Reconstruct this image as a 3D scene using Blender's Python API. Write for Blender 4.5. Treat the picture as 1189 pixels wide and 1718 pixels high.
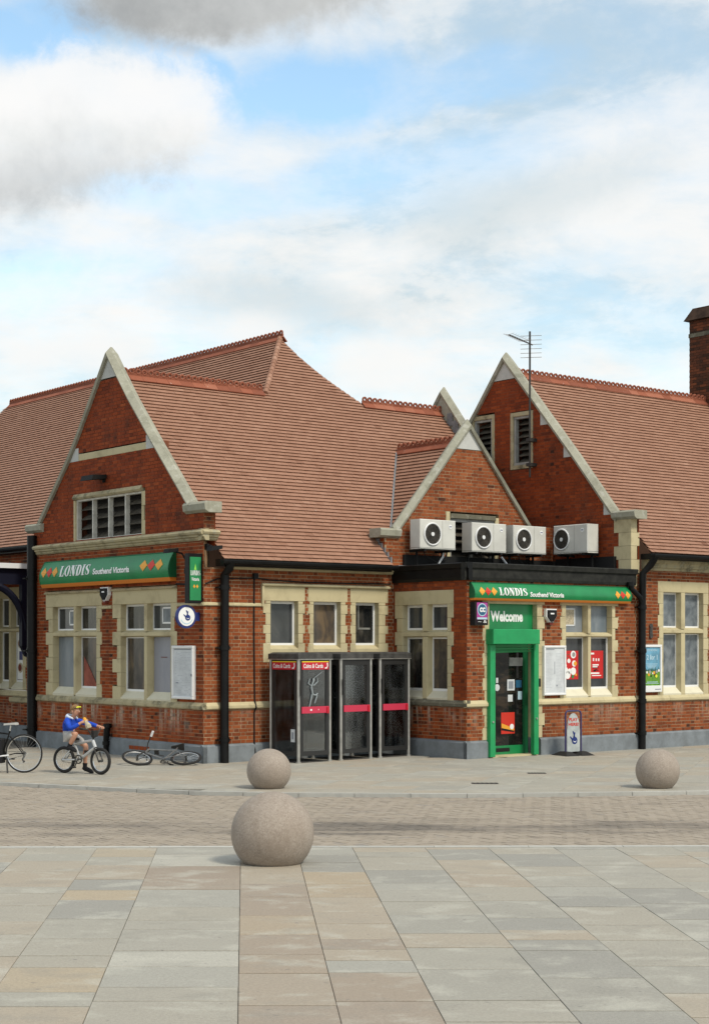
import bpy, bmesh, math, random
from mathutils import Vector, Matrix
random.seed(7)
for _o in list(bpy.data.objects):
    bpy.data.objects.remove(_o)
SC = bpy.context.scene
COL = SC.collection
R = math.radians

# ------------------------------------------------------------------ camera
FPX, CX, HOR, EYE = 2722.0, 594.5, 1081.0, 2.4      # focal length in photo pixels, principal column, horizon row, eye height
cam_d = bpy.data.cameras.new('camera')
cam = bpy.data.objects.new('camera', cam_d)
COL.objects.link(cam)
cam.location = (0, 0, EYE)
cam.rotation_euler = (R(90), 0, 0)
cam_d.sensor_fit = 'HORIZONTAL'
cam_d.sensor_width = 36.0
cam_d.lens = 36.0 * FPX / 1189.0
cam_d.shift_y = (HOR - 859.0) / 1189.0
cam_d.clip_start = 0.1
cam_d.clip_end = 2000
SC.camera = cam

# ------------------------------------------------------------------ light and sky
SUN_EL = R(50)
sun_dir = Vector((math.sin(R(44)) * math.cos(SUN_EL), -math.cos(R(44)) * math.cos(SUN_EL), math.sin(SUN_EL)))
sl = bpy.data.lights.new('sun', 'SUN')
sl.energy = 2.8
sl.angle = R(11)
sl.color = (1.0, 0.93, 0.80)
sun = bpy.data.objects.new('sun', sl)
COL.objects.link(sun)
sun.rotation_euler = sun_dir.to_track_quat('Z', 'Y').to_euler()
sun.location = (10, -10, 30)

SC.view_settings.view_transform = 'Standard'
SC.view_settings.look = 'None'
SC.view_settings.exposure = 0.0
SC.view_settings.gamma = 1.0
SC.view_settings.use_curve_mapping = False

W_ = bpy.data.worlds.new('World')
SC.world = W_
W_.use_nodes = True


class NT:
    """small helper to write node trees tersely"""
    def __init__(s, nt):
        s.t = nt
        s.n = nt.nodes
        s.l = nt.links

    def add(s, typ, ins=None, **kw):
        nd = s.n.new(typ)
        for k, val in kw.items():
            setattr(nd, k, val)
        if ins:
            for k, val in ins.items():
                s.put(nd, k, val)
        return nd

    def put(s, nd, k, val):
        sock = nd.inputs[k]
        if isinstance(val, bpy.types.NodeSocket):
            s.l.new(val, sock)
        elif isinstance(val, bpy.types.Node):
            s.l.new(val.outputs[0], sock)
        else:
            sock.default_value = val

    def math(s, op, a, b=0.0, c=None, clamp=False):
        nd = s.add('ShaderNodeMath', {0: a, 1: b}, operation=op, use_clamp=clamp)
        if c is not None:
            s.put(nd, 2, c)
        return nd.outputs[0]

    def ramp(s, fac, stops):
        nd = s.add('ShaderNodeValToRGB', {'Fac': fac})
        cr = nd.color_ramp
        while len(cr.elements) < len(stops):
            cr.elements.new(0.5)
        for e, (p, c) in zip(cr.elements, stops):
            e.position = p
            e.color = c if len(c) == 4 else (*c, 1)
        return nd.outputs[0]

    def mix(s, fac, a, b, blend='MIX'):
        nd = s.add('ShaderNodeMix', None, data_type='RGBA', blend_type=blend)
        s.put(nd, 0, fac)
        s.put(nd, 6, a if not (isinstance(a, tuple) and len(a) == 3) else (*a, 1))
        s.put(nd, 7, b if not (isinstance(b, tuple) and len(b) == 3) else (*b, 1))
        return nd.outputs[2]

    def noise(s, vec, scale, detail=4.0, rough=0.55, dist=0.0):
        nd = s.add('ShaderNodeTexNoise', {'Scale': scale, 'Detail': detail, 'Roughness': rough, 'Distortion': dist})
        if vec is not None:
            s.put(nd, 'Vector', vec)
        return nd.outputs[0]

    def mapping(s, vec, loc=(0, 0, 0), rot=(0, 0, 0), scale=(1, 1, 1)):
        nd = s.add('ShaderNodeMapping', {'Vector': vec, 'Location': loc, 'Rotation': rot, 'Scale': scale})
        return nd.outputs[0]

    def smooth(s, x, a, b):
        nd = s.add('ShaderNodeMapRange', {'Value': x, 'From Min': a, 'From Max': b}, interpolation_type='SMOOTHSTEP')
        return nd.outputs[0]


def build_sky():
    nt = W_.node_tree
    nt.nodes.clear()
    g = NT(nt)
    tc = g.add('ShaderNodeTexCoord')
    d = tc.outputs['Generated']
    sky = g.add('ShaderNodeTexSky', sky_type='NISHITA', sun_disc=False)
    sky.sun_elevation = SUN_EL
    sky.sun_rotation = math.atan2(sun_dir.x, sun_dir.y)
    sky.air_density = 1.0
    sky.dust_density = 0.6
    sky.ozone_density = 1.2
    sep = g.add('ShaderNodeSeparateXYZ', {0: d})
    x, y, z = sep.outputs
    # cloud layers: noise over the whole dome, flattened towards the horizon
    zc = g.math('MAXIMUM', z, 0.0)
    den = g.math('ADD', zc, 0.22)
    px = g.math('DIVIDE', x, den)
    py = g.math('DIVIDE', y, den)
    pv = g.add('ShaderNodeCombineXYZ', {0: px, 1: py, 2: 0.0}).outputs[0]
    big = g.noise(g.mapping(pv, loc=(3.1, 1.7, 0)), 1.5, 6, 0.58, 0.5)
    mid = g.noise(g.mapping(pv, loc=(7.3, 2.2, 4)), 4.6, 12, 0.64, 0.25)
    thin = g.noise(g.mapping(pv, loc=(1.3, 8.2, 2), scale=(1.0, 0.6, 1)), 2.6, 8, 0.6, 0.9)
    # individual clouds standing at fixed headings (u = tan heading, v = tan elevation)
    ys = g.math('MAXIMUM', y, 0.05)
    u = g.math('DIVIDE', x, ys)
    vv = g.math('DIVIDE', z, ys)
    front = g.math('GREATER_THAN', y, 0.05)
    wob = g.noise(d, 24.0, 12, 0.68, 0.15)
    wob2 = g.noise(g.mapping(d, loc=(5, 3, 1)), 9.0, 5, 0.55, 0.2)
    wsum = g.math('ADD', g.math('MULTIPLY', g.math('SUBTRACT', wob, 0.5), 1.5), g.math('MULTIPLY', g.math('SUBTRACT', wob2, 0.5), 1.5))

    def blob(pxx, pyy, rx, ry, ang=0.0, wobble=1.0, lo=1.15, hi=0.45):
        uu, v0 = (pxx - CX) / FPX, (HOR - pyy) / FPX
        du = g.math('SUBTRACT', u, uu)
        dv = g.math('SUBTRACT', vv, v0)
        ca, sa = math.cos(ang), math.sin(ang)
        e1 = g.math('ADD', g.math('MULTIPLY', du, ca * FPX / rx), g.math('MULTIPLY', dv, sa * FPX / rx))
        e2 = g.math('ADD', g.math('MULTIPLY', du, -sa * FPX / ry), g.math('MULTIPLY', dv, ca * FPX / ry))
        r2 = g.math('SQRT', g.math('ADD', g.math('MULTIPLY', e1, e1), g.math('MULTIPLY', e2, e2)))
        r2 = g.math('ADD', r2, g.math('MULTIPLY', wsum, wobble))
        return g.math('MULTIPLY', g.smooth(r2, lo, hi), front)
    # clear gaps
    gap = blob(40, 50, 150, 75, 0.0, 0.45)
    for b in ((330, 110, 130, 40, -0.3), (560, 150, 330, 95, 0.05), (800, 130, 170, 60, 0.2), (700, 290, 330, 90, 0.2), (330, 330, 260, 45, -0.1), (40, 470, 130, 70, 0.1)):
        gap = g.math('MAXIMUM', gap, g.math('MULTIPLY', blob(*b, 0.6), 0.95 if b[1] < 200 else 0.55))
    cover = g.smooth(g.math('ADD', g.math('MULTIPLY', big, 0.6), g.math('MULTIPLY', mid, 0.45)), 0.36, 0.66)
    cover = g.math('ADD', g.math('MULTIPLY', cover, 0.50), g.math('ADD', 0.42, g.math('MULTIPLY', g.smooth(z, 0.28, 0.12), 0.14)))
    cover = g.math('SUBTRACT', cover, g.math('MULTIPLY', gap, g.math('ADD', 0.50, g.math('MULTIPLY', g.math('SUBTRACT', 0.5, thin), 1.2))), clamp=True)
    # shading of cloud material: bright tops, greyer bellies
    sh = g.math('ADD', g.math('MULTIPLY', g.noise(g.mapping(pv, loc=(3.25, 1.55, 0)), 1.9, 7, 0.6, 0.5), 0.6), g.math('MULTIPLY', mid, 0.5))
    cloud = g.ramp(g.smooth(sh, 0.42, 0.66), [(0.0, (0.56, 0.66, 0.70)), (0.4, (0.82, 0.85, 0.845)), (1.0, (0.97, 0.955, 0.925))])
    # cumulus at the left: lit top, grey base
    cum = blob(150, 200, 300, 125, 0.06, 0.8, 1.10, 0.62)
    cum = g.math('MAXIMUM', cum, blob(60, 270, 230, 105, 0.2, 0.8, 1.10, 0.42))
    tone = g.math('ADD', g.math('SUBTRACT', vv, (HOR - 250) / FPX), g.math('MULTIPLY', g.math('SUBTRACT', wob2, 0.5), 0.10))
    tone = g.math('ADD', tone, g.math('MULTIPLY', g.math('SUBTRACT', wob, 0.5), 0.045))
    cumc = g.ramp(g.smooth(tone, -0.045, 0.035), [(0.0, (0.56, 0.585, 0.595)), (0.4, (0.72, 0.735, 0.735)), (0.75, (0.87, 0.88, 0.87)), (1.0, (0.98, 0.975, 0.965))])
    # heavy grey cloud overhead
    gry = blob(385, -35, 300, 125, 0.0, 0.5, 1.10, 0.66)
    gryc = g.ramp(g.smooth(g.math('ADD', g.math('MULTIPLY', wob2, 0.6), g.math('MULTIPLY', wob, 0.4)), 0.33, 0.67), [(0.0, (0.38, 0.39, 0.39)), (1.0, (0.60, 0.61, 0.60))])
    # bright puffs low down and a grey streak right of centre
    puf = blob(640, 625, 130, 70, 0.1, 0.7, 1.1, 0.3)
    puf = g.math('MAXIMUM', puf, blob(420, 560, 120, 50, 0.0, 0.8, 1.1, 0.3))
    puf = g.math('MAXIMUM', puf, blob(90, 590, 230, 60, 0.0, 0.8, 1.1, 0.3))
    streak = g.math('MAXIMUM', blob(900, 330, 300, 70, 0.25, 0.7, 1.2, 0.2), blob(480, 510, 240, 60, -0.1, 0.8, 1.2, 0.2))

    blue = g.add('ShaderNodeMix', None, data_type='RGBA', blend_type='MULTIPLY')
    g.put(blue, 0, 1.0)
    g.put(blue, 6, sky.outputs[0])
    g.put(blue, 7, (2.7, 2.75, 2.4, 1))
    c10 = g.add('ShaderNodeMix', None, data_type='RGBA', blend_type='MIX')

    def ten(c):
        nd = g.add('ShaderNodeMix', None, data_type='RGBA', blend_type='MULTIPLY')
        g.put(nd, 0, 1.0)
        g.put(nd, 6, c)
        g.put(nd, 7, (10, 10, 10, 1))
        return nd.outputs[2]
    col = g.mix(cover, blue.outputs[2], ten(cloud))
    nt.nodes.remove(c10)
    col = g.mix(g.math('MULTIPLY', streak, 0.55), col, ten(g.ramp(0.0, [(0, (0.62, 0.71, 0.745)), (1, (0.62, 0.71, 0.745))])))
    col = g.mix(g.math('MULTIPLY', puf, 0.8), col, (9.6, 9.55, 9.35))
    col = g.mix(g.math('MULTIPLY', cum, g.math('ADD', 0.72, g.math('MULTIPLY', mid, 0.4)), clamp=True), col, ten(cumc))
    col = g.mix(g.math('MULTIPLY', gry, 0.95), col, ten(gryc))
    bg = g.add('ShaderNodeBackground', {'Color': col, 'Strength': 0.1})
    out = g.add('ShaderNodeOutputWorld', {'Surface': bg.outputs[0]})


build_sky()

# ------------------------------------------------------------------ frames
TH = math.atan2(0.6246, 0.781)
V2 = Vector((math.cos(TH), math.sin(TH)))
W2 = Vector((-math.sin(TH), math.cos(TH)))
O2 = Vector((-3.0224, 32.5825))                        # corner of the shop wing on the ground


def LW(a, b, z=0.0):
    p = O2 + V2 * a + W2 * b
    return Vector((p.x, p.y, z))


def px_of(a, b, z):
    p = O2 + V2 * a + W2 * b
    return CX + FPX * p.x / p.y, HOR - FPX * (z - EYE) / p.y, p.y


def FA(a0):                                            # wall facing -a (the shaded sides): s runs along b
    f = lambda s, z, d: (a0 - d, s, z)
    f.kind, f.c = 'A', a0
    return f


def FB(b0):                                            # wall facing -b (the sunny fronts): s runs along a
    f = lambda s, z, d: (s, b0 - d, z)
    f.kind, f.c = 'B', b0
    return f


# ------------------------------------------------------------------ mesh builder
class MB:
    def __init__(s):
        s.v, s.f, s.t = [], [], []

    def poly(s, pts, tint=0.5):
        n = len(s.v)
        s.v += [tuple(p) for p in pts]
        s.f.append(tuple(range(n, n + len(pts))))
        s.t.append(tint)

    def hexa(s, p, tint=0.5, back=True):
        """8 corners: 0-3 front loop, 4-7 back loop"""
        n = len(s.v)
        s.v += [tuple(q) for q in p]
        fs = [(0, 1, 2, 3), (4, 7, 6, 5), (0, 4, 5, 1), (1, 5, 6, 2), (2, 6, 7, 3), (3, 7, 4, 0)]
        if not back:
            fs.pop(1)
        for f in fs:
            s.f.append(tuple(n + i for i in f))
            s.t.append(tint)

    def box(s, x0, x1, y0, y1, z0, z1, tint=0.5):
        s.hexa([(x0, y0, z0), (x1, y0, z0), (x1, y0, z1), (x0, y0, z1), (x0, y1, z0), (x1, y1, z0), (x1, y1, z1), (x0, y1, z1)], tint)

    def fbox(s, F, s0, s1, z0, z1, d0, d1, tint=0.5, back=True):
        """box on a wall face: d1 is the outer depth"""
        s.hexa([F(s0, z0, d1), F(s1, z0, d1), F(s1, z1, d1), F(s0, z1, d1), F(s0, z0, d0), F(s1, z0, d0), F(s1, z1, d0), F(s0, z1, d0)], tint, back)

    def bev(s, F, s0, s1, z0, z1, d0, d1, c=0.01, tint=0.5):
        """wall box with a chamfered front edge"""
        q = d1 - c
        A = [(s0, z0), (s1, z0), (s1, z1), (s0, z1)]
        B = [(s0 + c, z0 + c), (s1 - c, z0 + c), (s1 - c, z1 - c), (s0 + c, z1 - c)]
        n = len(s.v)
        s.v += [F(x, z, d0) for x, z in A] + [F(x, z, q) for x, z in A] + [F(x, z, d1) for x, z in B]
        fs = [(0, 3, 2, 1), (8, 9, 10, 11)]
        for i in range(4):
            j = (i + 1) % 4
            fs += [(i, j, 4 + j, 4 + i), (4 + i, 4 + j, 8 + j, 8 + i)]
        for f in fs:
            s.f.append(tuple(n + i for i in f))
            s.t.append(tint)

    def prism(s, pts, vec, tint=0.5):
        """extrude a 3D polygon along vec"""
        n, k = len(s.v), len(pts)
        vec = Vector(vec)
        s.v += [tuple(p) for p in pts] + [tuple(Vector(p) + vec) for p in pts]
        s.f.append(tuple(range(n, n + k)))
        s.f.append(tuple(range(n + 2 * k - 1, n + k - 1, -1)))
        s.t += [tint, tint]
        for i in range(k):
            j = (i + 1) % k
            s.f.append((n + i, n + k + i, n + k + j, n + j))
            s.t.append(tint)

    def sweep(s, F, prof, s0, s1, tint=0.5):
        """profile of (z, d) points swept along a wall from s0 to s1"""
        a = [F(s0, z, d) for z, d in prof]
        b = [F(s1, z, d) for z, d in prof]
        n, k = len(s.v), len(prof)
        s.v += a + b
        s.f.append(tuple(range(n, n + k)))
        s.f.append(tuple(range(n + 2 * k - 1, n + k - 1, -1)))
        s.t += [tint, tint]
        for i in range(k):
            j = (i + 1) % k
            s.f.append((n + i, n + k + i, n + k + j, n + j))
            s.t.append(tint)

    def tube(s, pts, r, n=8, tint=0.5, closed=False, caps=True):
        pts = [Vector(p) for p in pts]
        k = len(pts)
        rs = r if isinstance(r, (list, tuple)) else [r] * k
        base = len(s.v)
        prev = None
        for i, p in enumerate(pts):
            if closed:
                d = pts[(i + 1) % k] - pts[i - 1]
            else:
                d = pts[min(i + 1, k - 1)] - pts[max(i - 1, 0)]
            d.normalize()
            if prev is None:
                up = Vector((0, 0, 1)) if abs(d.z) < 0.9 else Vector((1, 0, 0))
                x = d.cross(up).normalized()
            else:
                x = (prev - d * prev.dot(d)).normalized()
            prev = x
            y = d.cross(x)
            for j in range(n):
                t = 2 * math.pi * j / n
                s.v.append(tuple(p + (x * math.cos(t) + y * math.sin(t)) * rs[i]))
        m = k if closed else k - 1
        for i in range(m):
            i2 = (i + 1) % k
            for j in range(n):
                j2 = (j + 1) % n
                s.f.append((base + i * n + j, base + i * n + j2, base + i2 * n + j2, base + i2 * n + j))
                s.t.append(tint)
        if caps and not closed:
            s.f.append(tuple(base + j for j in range(n - 1, -1, -1)))
            s.f.append(tuple(base + (k - 1) * n + j for j in range(n)))
            s.t += [tint, tint]

    def disc(s, c, ax, r, h, n=20, tint=0.5, r2=None):
        """short cylinder from c along ax"""
        ax = Vector(ax).normalized()
        c = Vector(c)
        s.tube([c, c + ax * h], [r, r if r2 is None else r2], n, tint)

    def ring(s, c, ax, R_, r, n=20, m=6, tint=0.5):
        ax = Vector(ax).normalized()
        up = Vector((0, 0, 1)) if abs(ax.z) < 0.9 else Vector((1, 0, 0))
        x = ax.cross(up).normalized()
        y = ax.cross(x)
        s.tube([Vector(c) + (x * math.cos(2 * math.pi * i / n) + y * math.sin(2 * math.pi * i / n)) * R_ for i in range(n)], r, m, tint, closed=True)

    def lathe(s, prof, n=24, c=(0, 0, 0), tint=0.5):
        """(r, z) profile about the vertical through c"""
        base = len(s.v)
        for r, z in prof:
            for j in range(n):
                t = 2 * math.pi * j / n
                s.v.append((c[0] + r * math.cos(t), c[1] + r * math.sin(t), c[2] + z))
        for i in range(len(prof) - 1):
            for j in range(n):
                j2 = (j + 1) % n
                s.f.append((base + i * n + j, base + i * n + j2, base + (i + 1) * n + j2, base + (i + 1) * n + j))
                s.t.append(tint)
        s.f.append(tuple(base + j for j in range(n - 1, -1, -1)))
        s.f.append(tuple(base + (len(prof) - 1) * n + j for j in range(n)))
        s.t += [tint, tint]

    def mesh(s, name, org=(0, 0, 0), smooth=False, recalc=True):
        me = bpy.data.meshes.new(name)
        ox, oy, oz = org
        me.from_pydata([(p[0] - ox, p[1] - oy, p[2] - oz) for p in s.v], [], s.f)
        if recalc:
            bm = bmesh.new()
            bm.from_mesh(me)
            bmesh.ops.recalc_face_normals(bm, faces=bm.faces)
            bm.to_mesh(me)
            bm.free()
        at = me.attributes.new('tint', 'FLOAT', 'FACE')
        at.data.foreach_set('value', s.t)
        if smooth:
            me.polygons.foreach_set('use_smooth', [True] * len(me.polygons))
            if smooth != 'all':
                try:
                    me.set_sharp_from_angle(angle=R(38))
                except Exception:
                    pass
        return me

    def build(s, name, mat, parent=None, org=None, smooth=False, kind=None, recalc=True):
        if org is None:
            org = tuple(parent['_org']) if parent is not None and '_org' in parent else (0, 0, 0)
        me = s.mesh(name, org, smooth, recalc)
        return link(name, me, mat, parent, org, kind)


def link(name, me, mat=None, parent=None, org=None, kind=None):
    if mat is not None and not me.materials:
        me.materials.append(mat)
    o = bpy.data.objects.new(name, me)
    COL.objects.link(o)
    if parent is not None:
        o.parent = parent
        if '_org' in parent:
            o['_org'] = parent['_org']
    if kind:
        o['kind'] = kind
    return o


def thing(name, label, cat, org=(0, 0, 0), group=None, loc=None, rot=None):
    """an Empty at the thing's base; org is in the building's frame unless loc gives a world point"""
    o = bpy.data.objects.new(name, None)
    o.empty_display_size = 0.2
    COL.objects.link(o)
    if loc is None:
        o.location = LW(*org)
        o.rotation_euler = (0, 0, TH)
        o['_org'] = org
    else:
        o.location = loc
        o.rotation_euler = rot or (0, 0, 0)
        o['_org'] = (0.0, 0.0, 0.0)
    o['label'] = label
    o['category'] = cat
    if group:
        o['group'] = group
    return o


def child_empty(name, parent):
    o = bpy.data.objects.new(name, None)
    COL.objects.link(o)
    o.parent = parent
    o['_org'] = parent['_org']
    return o

# ------------------------------------------------------------------ materials
def mat(name, col, rough=0.6, spec=0.5, metal=0.0, var=0.0, vscale=6.0, bump=0.0, bscale=60.0, coat=0.0, vcol=None):
    m = bpy.data.materials.new(name)
    m.use_nodes = True
    g = NT(m.node_tree)
    b = m.node_tree.nodes['Principled BSDF']
    b.inputs['Roughness'].default_value = rough
    b.inputs['Specular IOR Level'].default_value = spec
    b.inputs['Metallic'].default_value = metal
    b.inputs['Coat Weight'].default_value = coat
    b.inputs['Base Color'].default_value = (*col, 1)
    geo = g.add('ShaderNodeNewGeometry').outputs['Position']
    if var > 0:
        n = g.noise(geo, vscale, 6, 0.62)
        c2 = vcol if vcol else tuple(c * (1 - var) for c in col)
        c1 = col if vcol else tuple(min(1, c * (1 + var)) for c in col)
        g.put(b, 'Base Color', g.mix(g.smooth(n, 0.3, 0.7), c1, c2))
    if bump > 0:
        n2 = g.noise(geo, bscale, 5, 0.6)
        bp = g.add('ShaderNodeBump', {'Strength': bump, 'Distance': 0.01, 'Height': n2})
        g.put(b, 'Normal', bp.outputs[0])
    return m


def brick_mat(name, stops, streak=0.0, sooty=0.0):
    m = bpy.data.materials.new(name)
    m.use_nodes = True
    g = NT(m.node_tree)
    b = m.node_tree.nodes['Principled BSDF']
    b.inputs['Roughness'].default_value = 0.85
    b.inputs['Specular IOR Level'].default_value = 0.25
    at = g.add('ShaderNodeAttribute', attribute_name='tint').outputs['Fac']
    pos = g.add('ShaderNodeNewGeometry').outputs['Position']
    n = g.noise(pos, 30, 4, 0.6)
    nb = g.noise(pos, 1.1, 5, 0.6)
    f = g.math('ADD', at, g.math('MULTIPLY', g.math('SUBTRACT', n, 0.5), 0.35))
    f = g.math('ADD', f, g.math('MULTIPLY', g.math('SUBTRACT', nb, 0.5), 0.7), clamp=True)
    c = g.ramp(f, stops)
    sp = g.add('ShaderNodeSeparateXYZ', {0: pos})
    z = sp.outputs[2]
    if sooty > 0:
        soot = g.smooth(g.noise(g.mapping(pos, scale=(1.0, 1.0, 0.5)), 1.6, 6, 0.65, 0.3), 0.5, 0.72)
        c = g.mix(g.math('MULTIPLY', soot, sooty), c, (0.035, 0.02, 0.014))
    if streak > 0:
        sn = g.noise(g.mapping(pos, scale=(1, 1, 0.09)), 9.0, 5, 0.7)
        sn2 = g.noise(pos, 1.3, 3, 0.5)
        band = g.math('MULTIPLY', g.smooth(z, 0.42, 1.0), g.math('LESS_THAN', z, 1.12))
        k = g.math('MULTIPLY', g.math('MULTIPLY', g.smooth(sn, 0.44, 0.62), g.smooth(sn2, 0.42, 0.56)), band)
        c = g.mix(g.math('MULTIPLY', k, streak), c, (0.46, 0.40, 0.32))
    g.put(b, 'Base Color', c)
    bp = g.add('ShaderNodeBump', {'Strength': 0.35, 'Distance': 0.004, 'Height': g.noise(pos, 160, 4, 0.6)})
    g.put(b, 'Normal', bp.outputs[0])
    return m


def tile_mat(name, stops):
    m = bpy.data.materials.new(name)
    m.use_nodes = True
    g = NT(m.node_tree)
    b = m.node_tree.nodes['Principled BSDF']
    b.inputs['Roughness'].default_value = 0.75
    b.inputs['Specular IOR Level'].default_value = 0.3
    at = g.add('ShaderNodeAttribute', attribute_name='tint').outputs['Fac']
    pos = g.add('ShaderNodeNewGeometry').outputs['Position']
    f = g.math('ADD', at, g.math('MULTIPLY', g.math('SUBTRACT', g.noise(pos, 1.3, 6, 0.65), 0.5), 0.6))
    f = g.math('ADD', f, g.math('MULTIPLY', g.math('SUBTRACT', g.noise(pos, 22, 3, 0.6), 0.5), 0.25), clamp=True)
    c = g.ramp(f, stops)
    lich = g.smooth(g.noise(g.mapping(pos, loc=(4, 2, 8)), 5.5, 5, 0.7), 0.665, 0.74)
    c = g.mix(g.math('MULTIPLY', lich, 0.7), c, (0.42, 0.17, 0.03))
    lich2 = g.smooth(g.noise(g.mapping(pos, loc=(9, 12, 3)), 11, 3, 0.6), 0.70, 0.76)
    c = g.mix(g.math('MULTIPLY', lich2, 0.6), c, (0.5, 0.46, 0.40))
    g.put(b, 'Base Color', c)
    bp = g.add('ShaderNodeBump', {'Strength': 0.3, 'Distance': 0.004, 'Height': g.noise(pos, 120, 4, 0.6)})
    g.put(b, 'Normal', bp.outputs[0])
    return m


def stone_mat(name, col, dirt, amt=0.5, rough=0.85, scale=2.2, lichen=None):
    m = bpy.data.materials.new(name)
    m.use_nodes = True
    g = NT(m.node_tree)
    b = m.node_tree.nodes['Principled BSDF']
    b.inputs['Roughness'].default_value = rough
    b.inputs['Specular IOR Level'].default_value = 0.25
    pos = g.add('ShaderNodeNewGeometry').outputs['Position']
    at = g.add('ShaderNodeAttribute', attribute_name='tint').outputs['Fac']
    n1 = g.noise(pos, scale, 7, 0.68, 0.2)
    n2 = g.noise(g.mapping(pos, scale=(1, 1, 0.25)), 6.0, 5, 0.65)
    k = g.math('MULTIPLY', g.smooth(n1, 0.45, 0.75), amt)
    k = g.math('ADD', k, g.math('MULTIPLY', g.smooth(n2, 0.55, 0.8), amt * 0.5), clamp=True)
    c = g.mix(k, col, dirt)
    if lichen:
        c = g.mix(g.math('MULTIPLY', g.smooth(g.noise(g.mapping(pos, loc=(2, 5, 1)), 7, 6, 0.7), 0.52, 0.66), 0.75), c, lichen)
    br = g.math('ADD', 0.72, g.math('MULTIPLY', at, 0.56))
    c = g.mix(1.0, c, g.add('ShaderNodeCombineColor', {0: br, 1: br, 2: br}).outputs[0], 'MULTIPLY')
    g.put(b, 'Base Color', c)
    bp = g.add('ShaderNodeBump', {'Strength': 0.3, 'Distance': 0.005, 'Height': g.noise(pos, 70, 5, 0.6)})
    g.put(b, 'Normal', bp.outputs[0])
    return m


def slab_mat():
    m = bpy.data.materials.new('paving_stone')
    m.use_nodes = True
    g = NT(m.node_tree)
    b = m.node_tree.nodes['Principled BSDF']
    b.inputs['Roughness'].default_value = 0.72
    b.inputs['Specular IOR Level'].default_value = 0.4
    pos = g.add('ShaderNodeNewGeometry').outputs['Position']
    at = g.add('ShaderNodeAttribute', attribute_name='tint').outputs['Fac']
    c = g.ramp(at, [(0.0, (0.290, 0.276, 0.240)), (0.22, (0.340, 0.318, 0.265)), (0.40, (0.365, 0.312, 0.240)), (0.56, (0.305, 0.250, 0.195)),
                    (0.70, (0.39, 0.317, 0.220)), (0.84, (0.335, 0.318, 0.272)), (1.0, (0.42, 0.398, 0.338))])
    sh3 = g.add('ShaderNodeCombineXYZ', {0: g.math('MULTIPLY', at, 137.0), 1: g.math('MULTIPLY', at, 291.0), 2: 0.0}).outputs[0]
    pp = g.add('ShaderNodeVectorMath', {0: pos, 1: sh3}, operation='ADD').outputs[0]
    cloudy = g.noise(g.mapping(pp, loc=(3, 3, 0), scale=(1, 1.25, 1)), 1.7, 6, 0.62, 0.3)
    c = g.mix(g.math('MULTIPLY', g.smooth(cloudy, 0.5, 0.68), 0.55), c, (0.47, 0.45, 0.38))
    grey = g.noise(g.mapping(pp, loc=(8, 1, 2), scale=(1.0, 1.3, 1)), 2.2, 6, 0.6)
    c = g.mix(g.math('MULTIPLY', g.smooth(grey, 0.5, 0.72), 0.4), c, (0.25, 0.235, 0.20))
    sp = g.noise(pos, 230, 2, 0.5)
    c = g.mix(0.5, c, g.ramp(g.smooth(sp, 0.3, 0.7), [(0, (0.55, 0.55, 0.55)), (1, (1.35, 1.35, 1.33))]), 'MULTIPLY')
    c = g.mix(0.35, c, g.ramp(g.smooth(g.noise(g.mapping(pos, loc=(1, 2, 3)), 38, 4, 0.65), 0.3, 0.7), [(0, (0.7, 0.7, 0.7)), (1, (1.2, 1.2, 1.2))]), 'MULTIPLY')
    gum = g.smooth(g.noise(g.mapping(pos, loc=(6, 7, 0)), 13.0, 2, 0.4), 0.72, 0.745)
    c = g.mix(g.math('MULTIPLY', gum, 0.45), c, (0.12, 0.115, 0.11))
    g.put(b, 'Base Color', c)
    bp = g.add('ShaderNodeBump', {'Strength': 0.25, 'Distance': 0.004, 'Height': g.noise(pos, 90, 5, 0.65)})
    g.put(b, 'Normal', bp.outputs[0])
    return m


def paver_mat():
    m = bpy.data.materials.new('road_brick')
    m.use_nodes = True
    g = NT(m.node_tree)
    b = m.node_tree.nodes['Principled BSDF']
    b.inputs['Roughness'].default_value = 0.8
    b.inputs['Specular IOR Level'].default_value = 0.3
    pos = g.add('ShaderNodeNewGeometry').outputs['Position']
    at = g.add('ShaderNodeAttribute', attribute_name='tint').outputs['Fac']
    c = g.ramp(at, [(0.0, (0.21, 0.175, 0.14)), (0.5, (0.32, 0.27, 0.21)), (0.8, (0.35, 0.297, 0.237)), (1.0, (0.24, 0.22, 0.195))])
    sep = g.add('ShaderNodeSeparateXYZ', {0: pos})
    y = sep.outputs[1]
    nb = g.noise(g.mapping(pos, scale=(0.22, 1.4, 1)), 1.7, 6, 0.65)
    yy = g.math('ADD', y, g.math('MULTIPLY', g.math('SUBTRACT', nb, 0.5), 2.6))
    oil = g.math('MULTIPLY', g.smooth(yy, 20.6, 21.4), g.smooth(yy, 22.9, 21.8))
    brk = g.smooth(g.noise(g.mapping(pos, scale=(0.35, 1, 1), loc=(3, 1, 0)), 1.1, 5, 0.6), 0.34, 0.62)
    c = g.mix(g.math('MULTIPLY', g.math('MULTIPLY', oil, brk), 0.75), c, (0.09, 0.08, 0.07))
    st = g.smooth(g.noise(g.mapping(pos, scale=(0.3, 1, 1), loc=(8, 4, 0)), 2.3, 5, 0.65), 0.48, 0.72)
    c = g.mix(g.math('MULTIPLY', st, 0.35), c, (0.17, 0.145, 0.12))
    c = g.mix(0.3, c, g.ramp(g.noise(pos, 60, 4, 0.6), [(0.3, (0.7, 0.7, 0.7)), (0.7, (1.25, 1.25, 1.25))]), 'MULTIPLY')
    g.put(b, 'Base Color', c)
    return m


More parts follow.
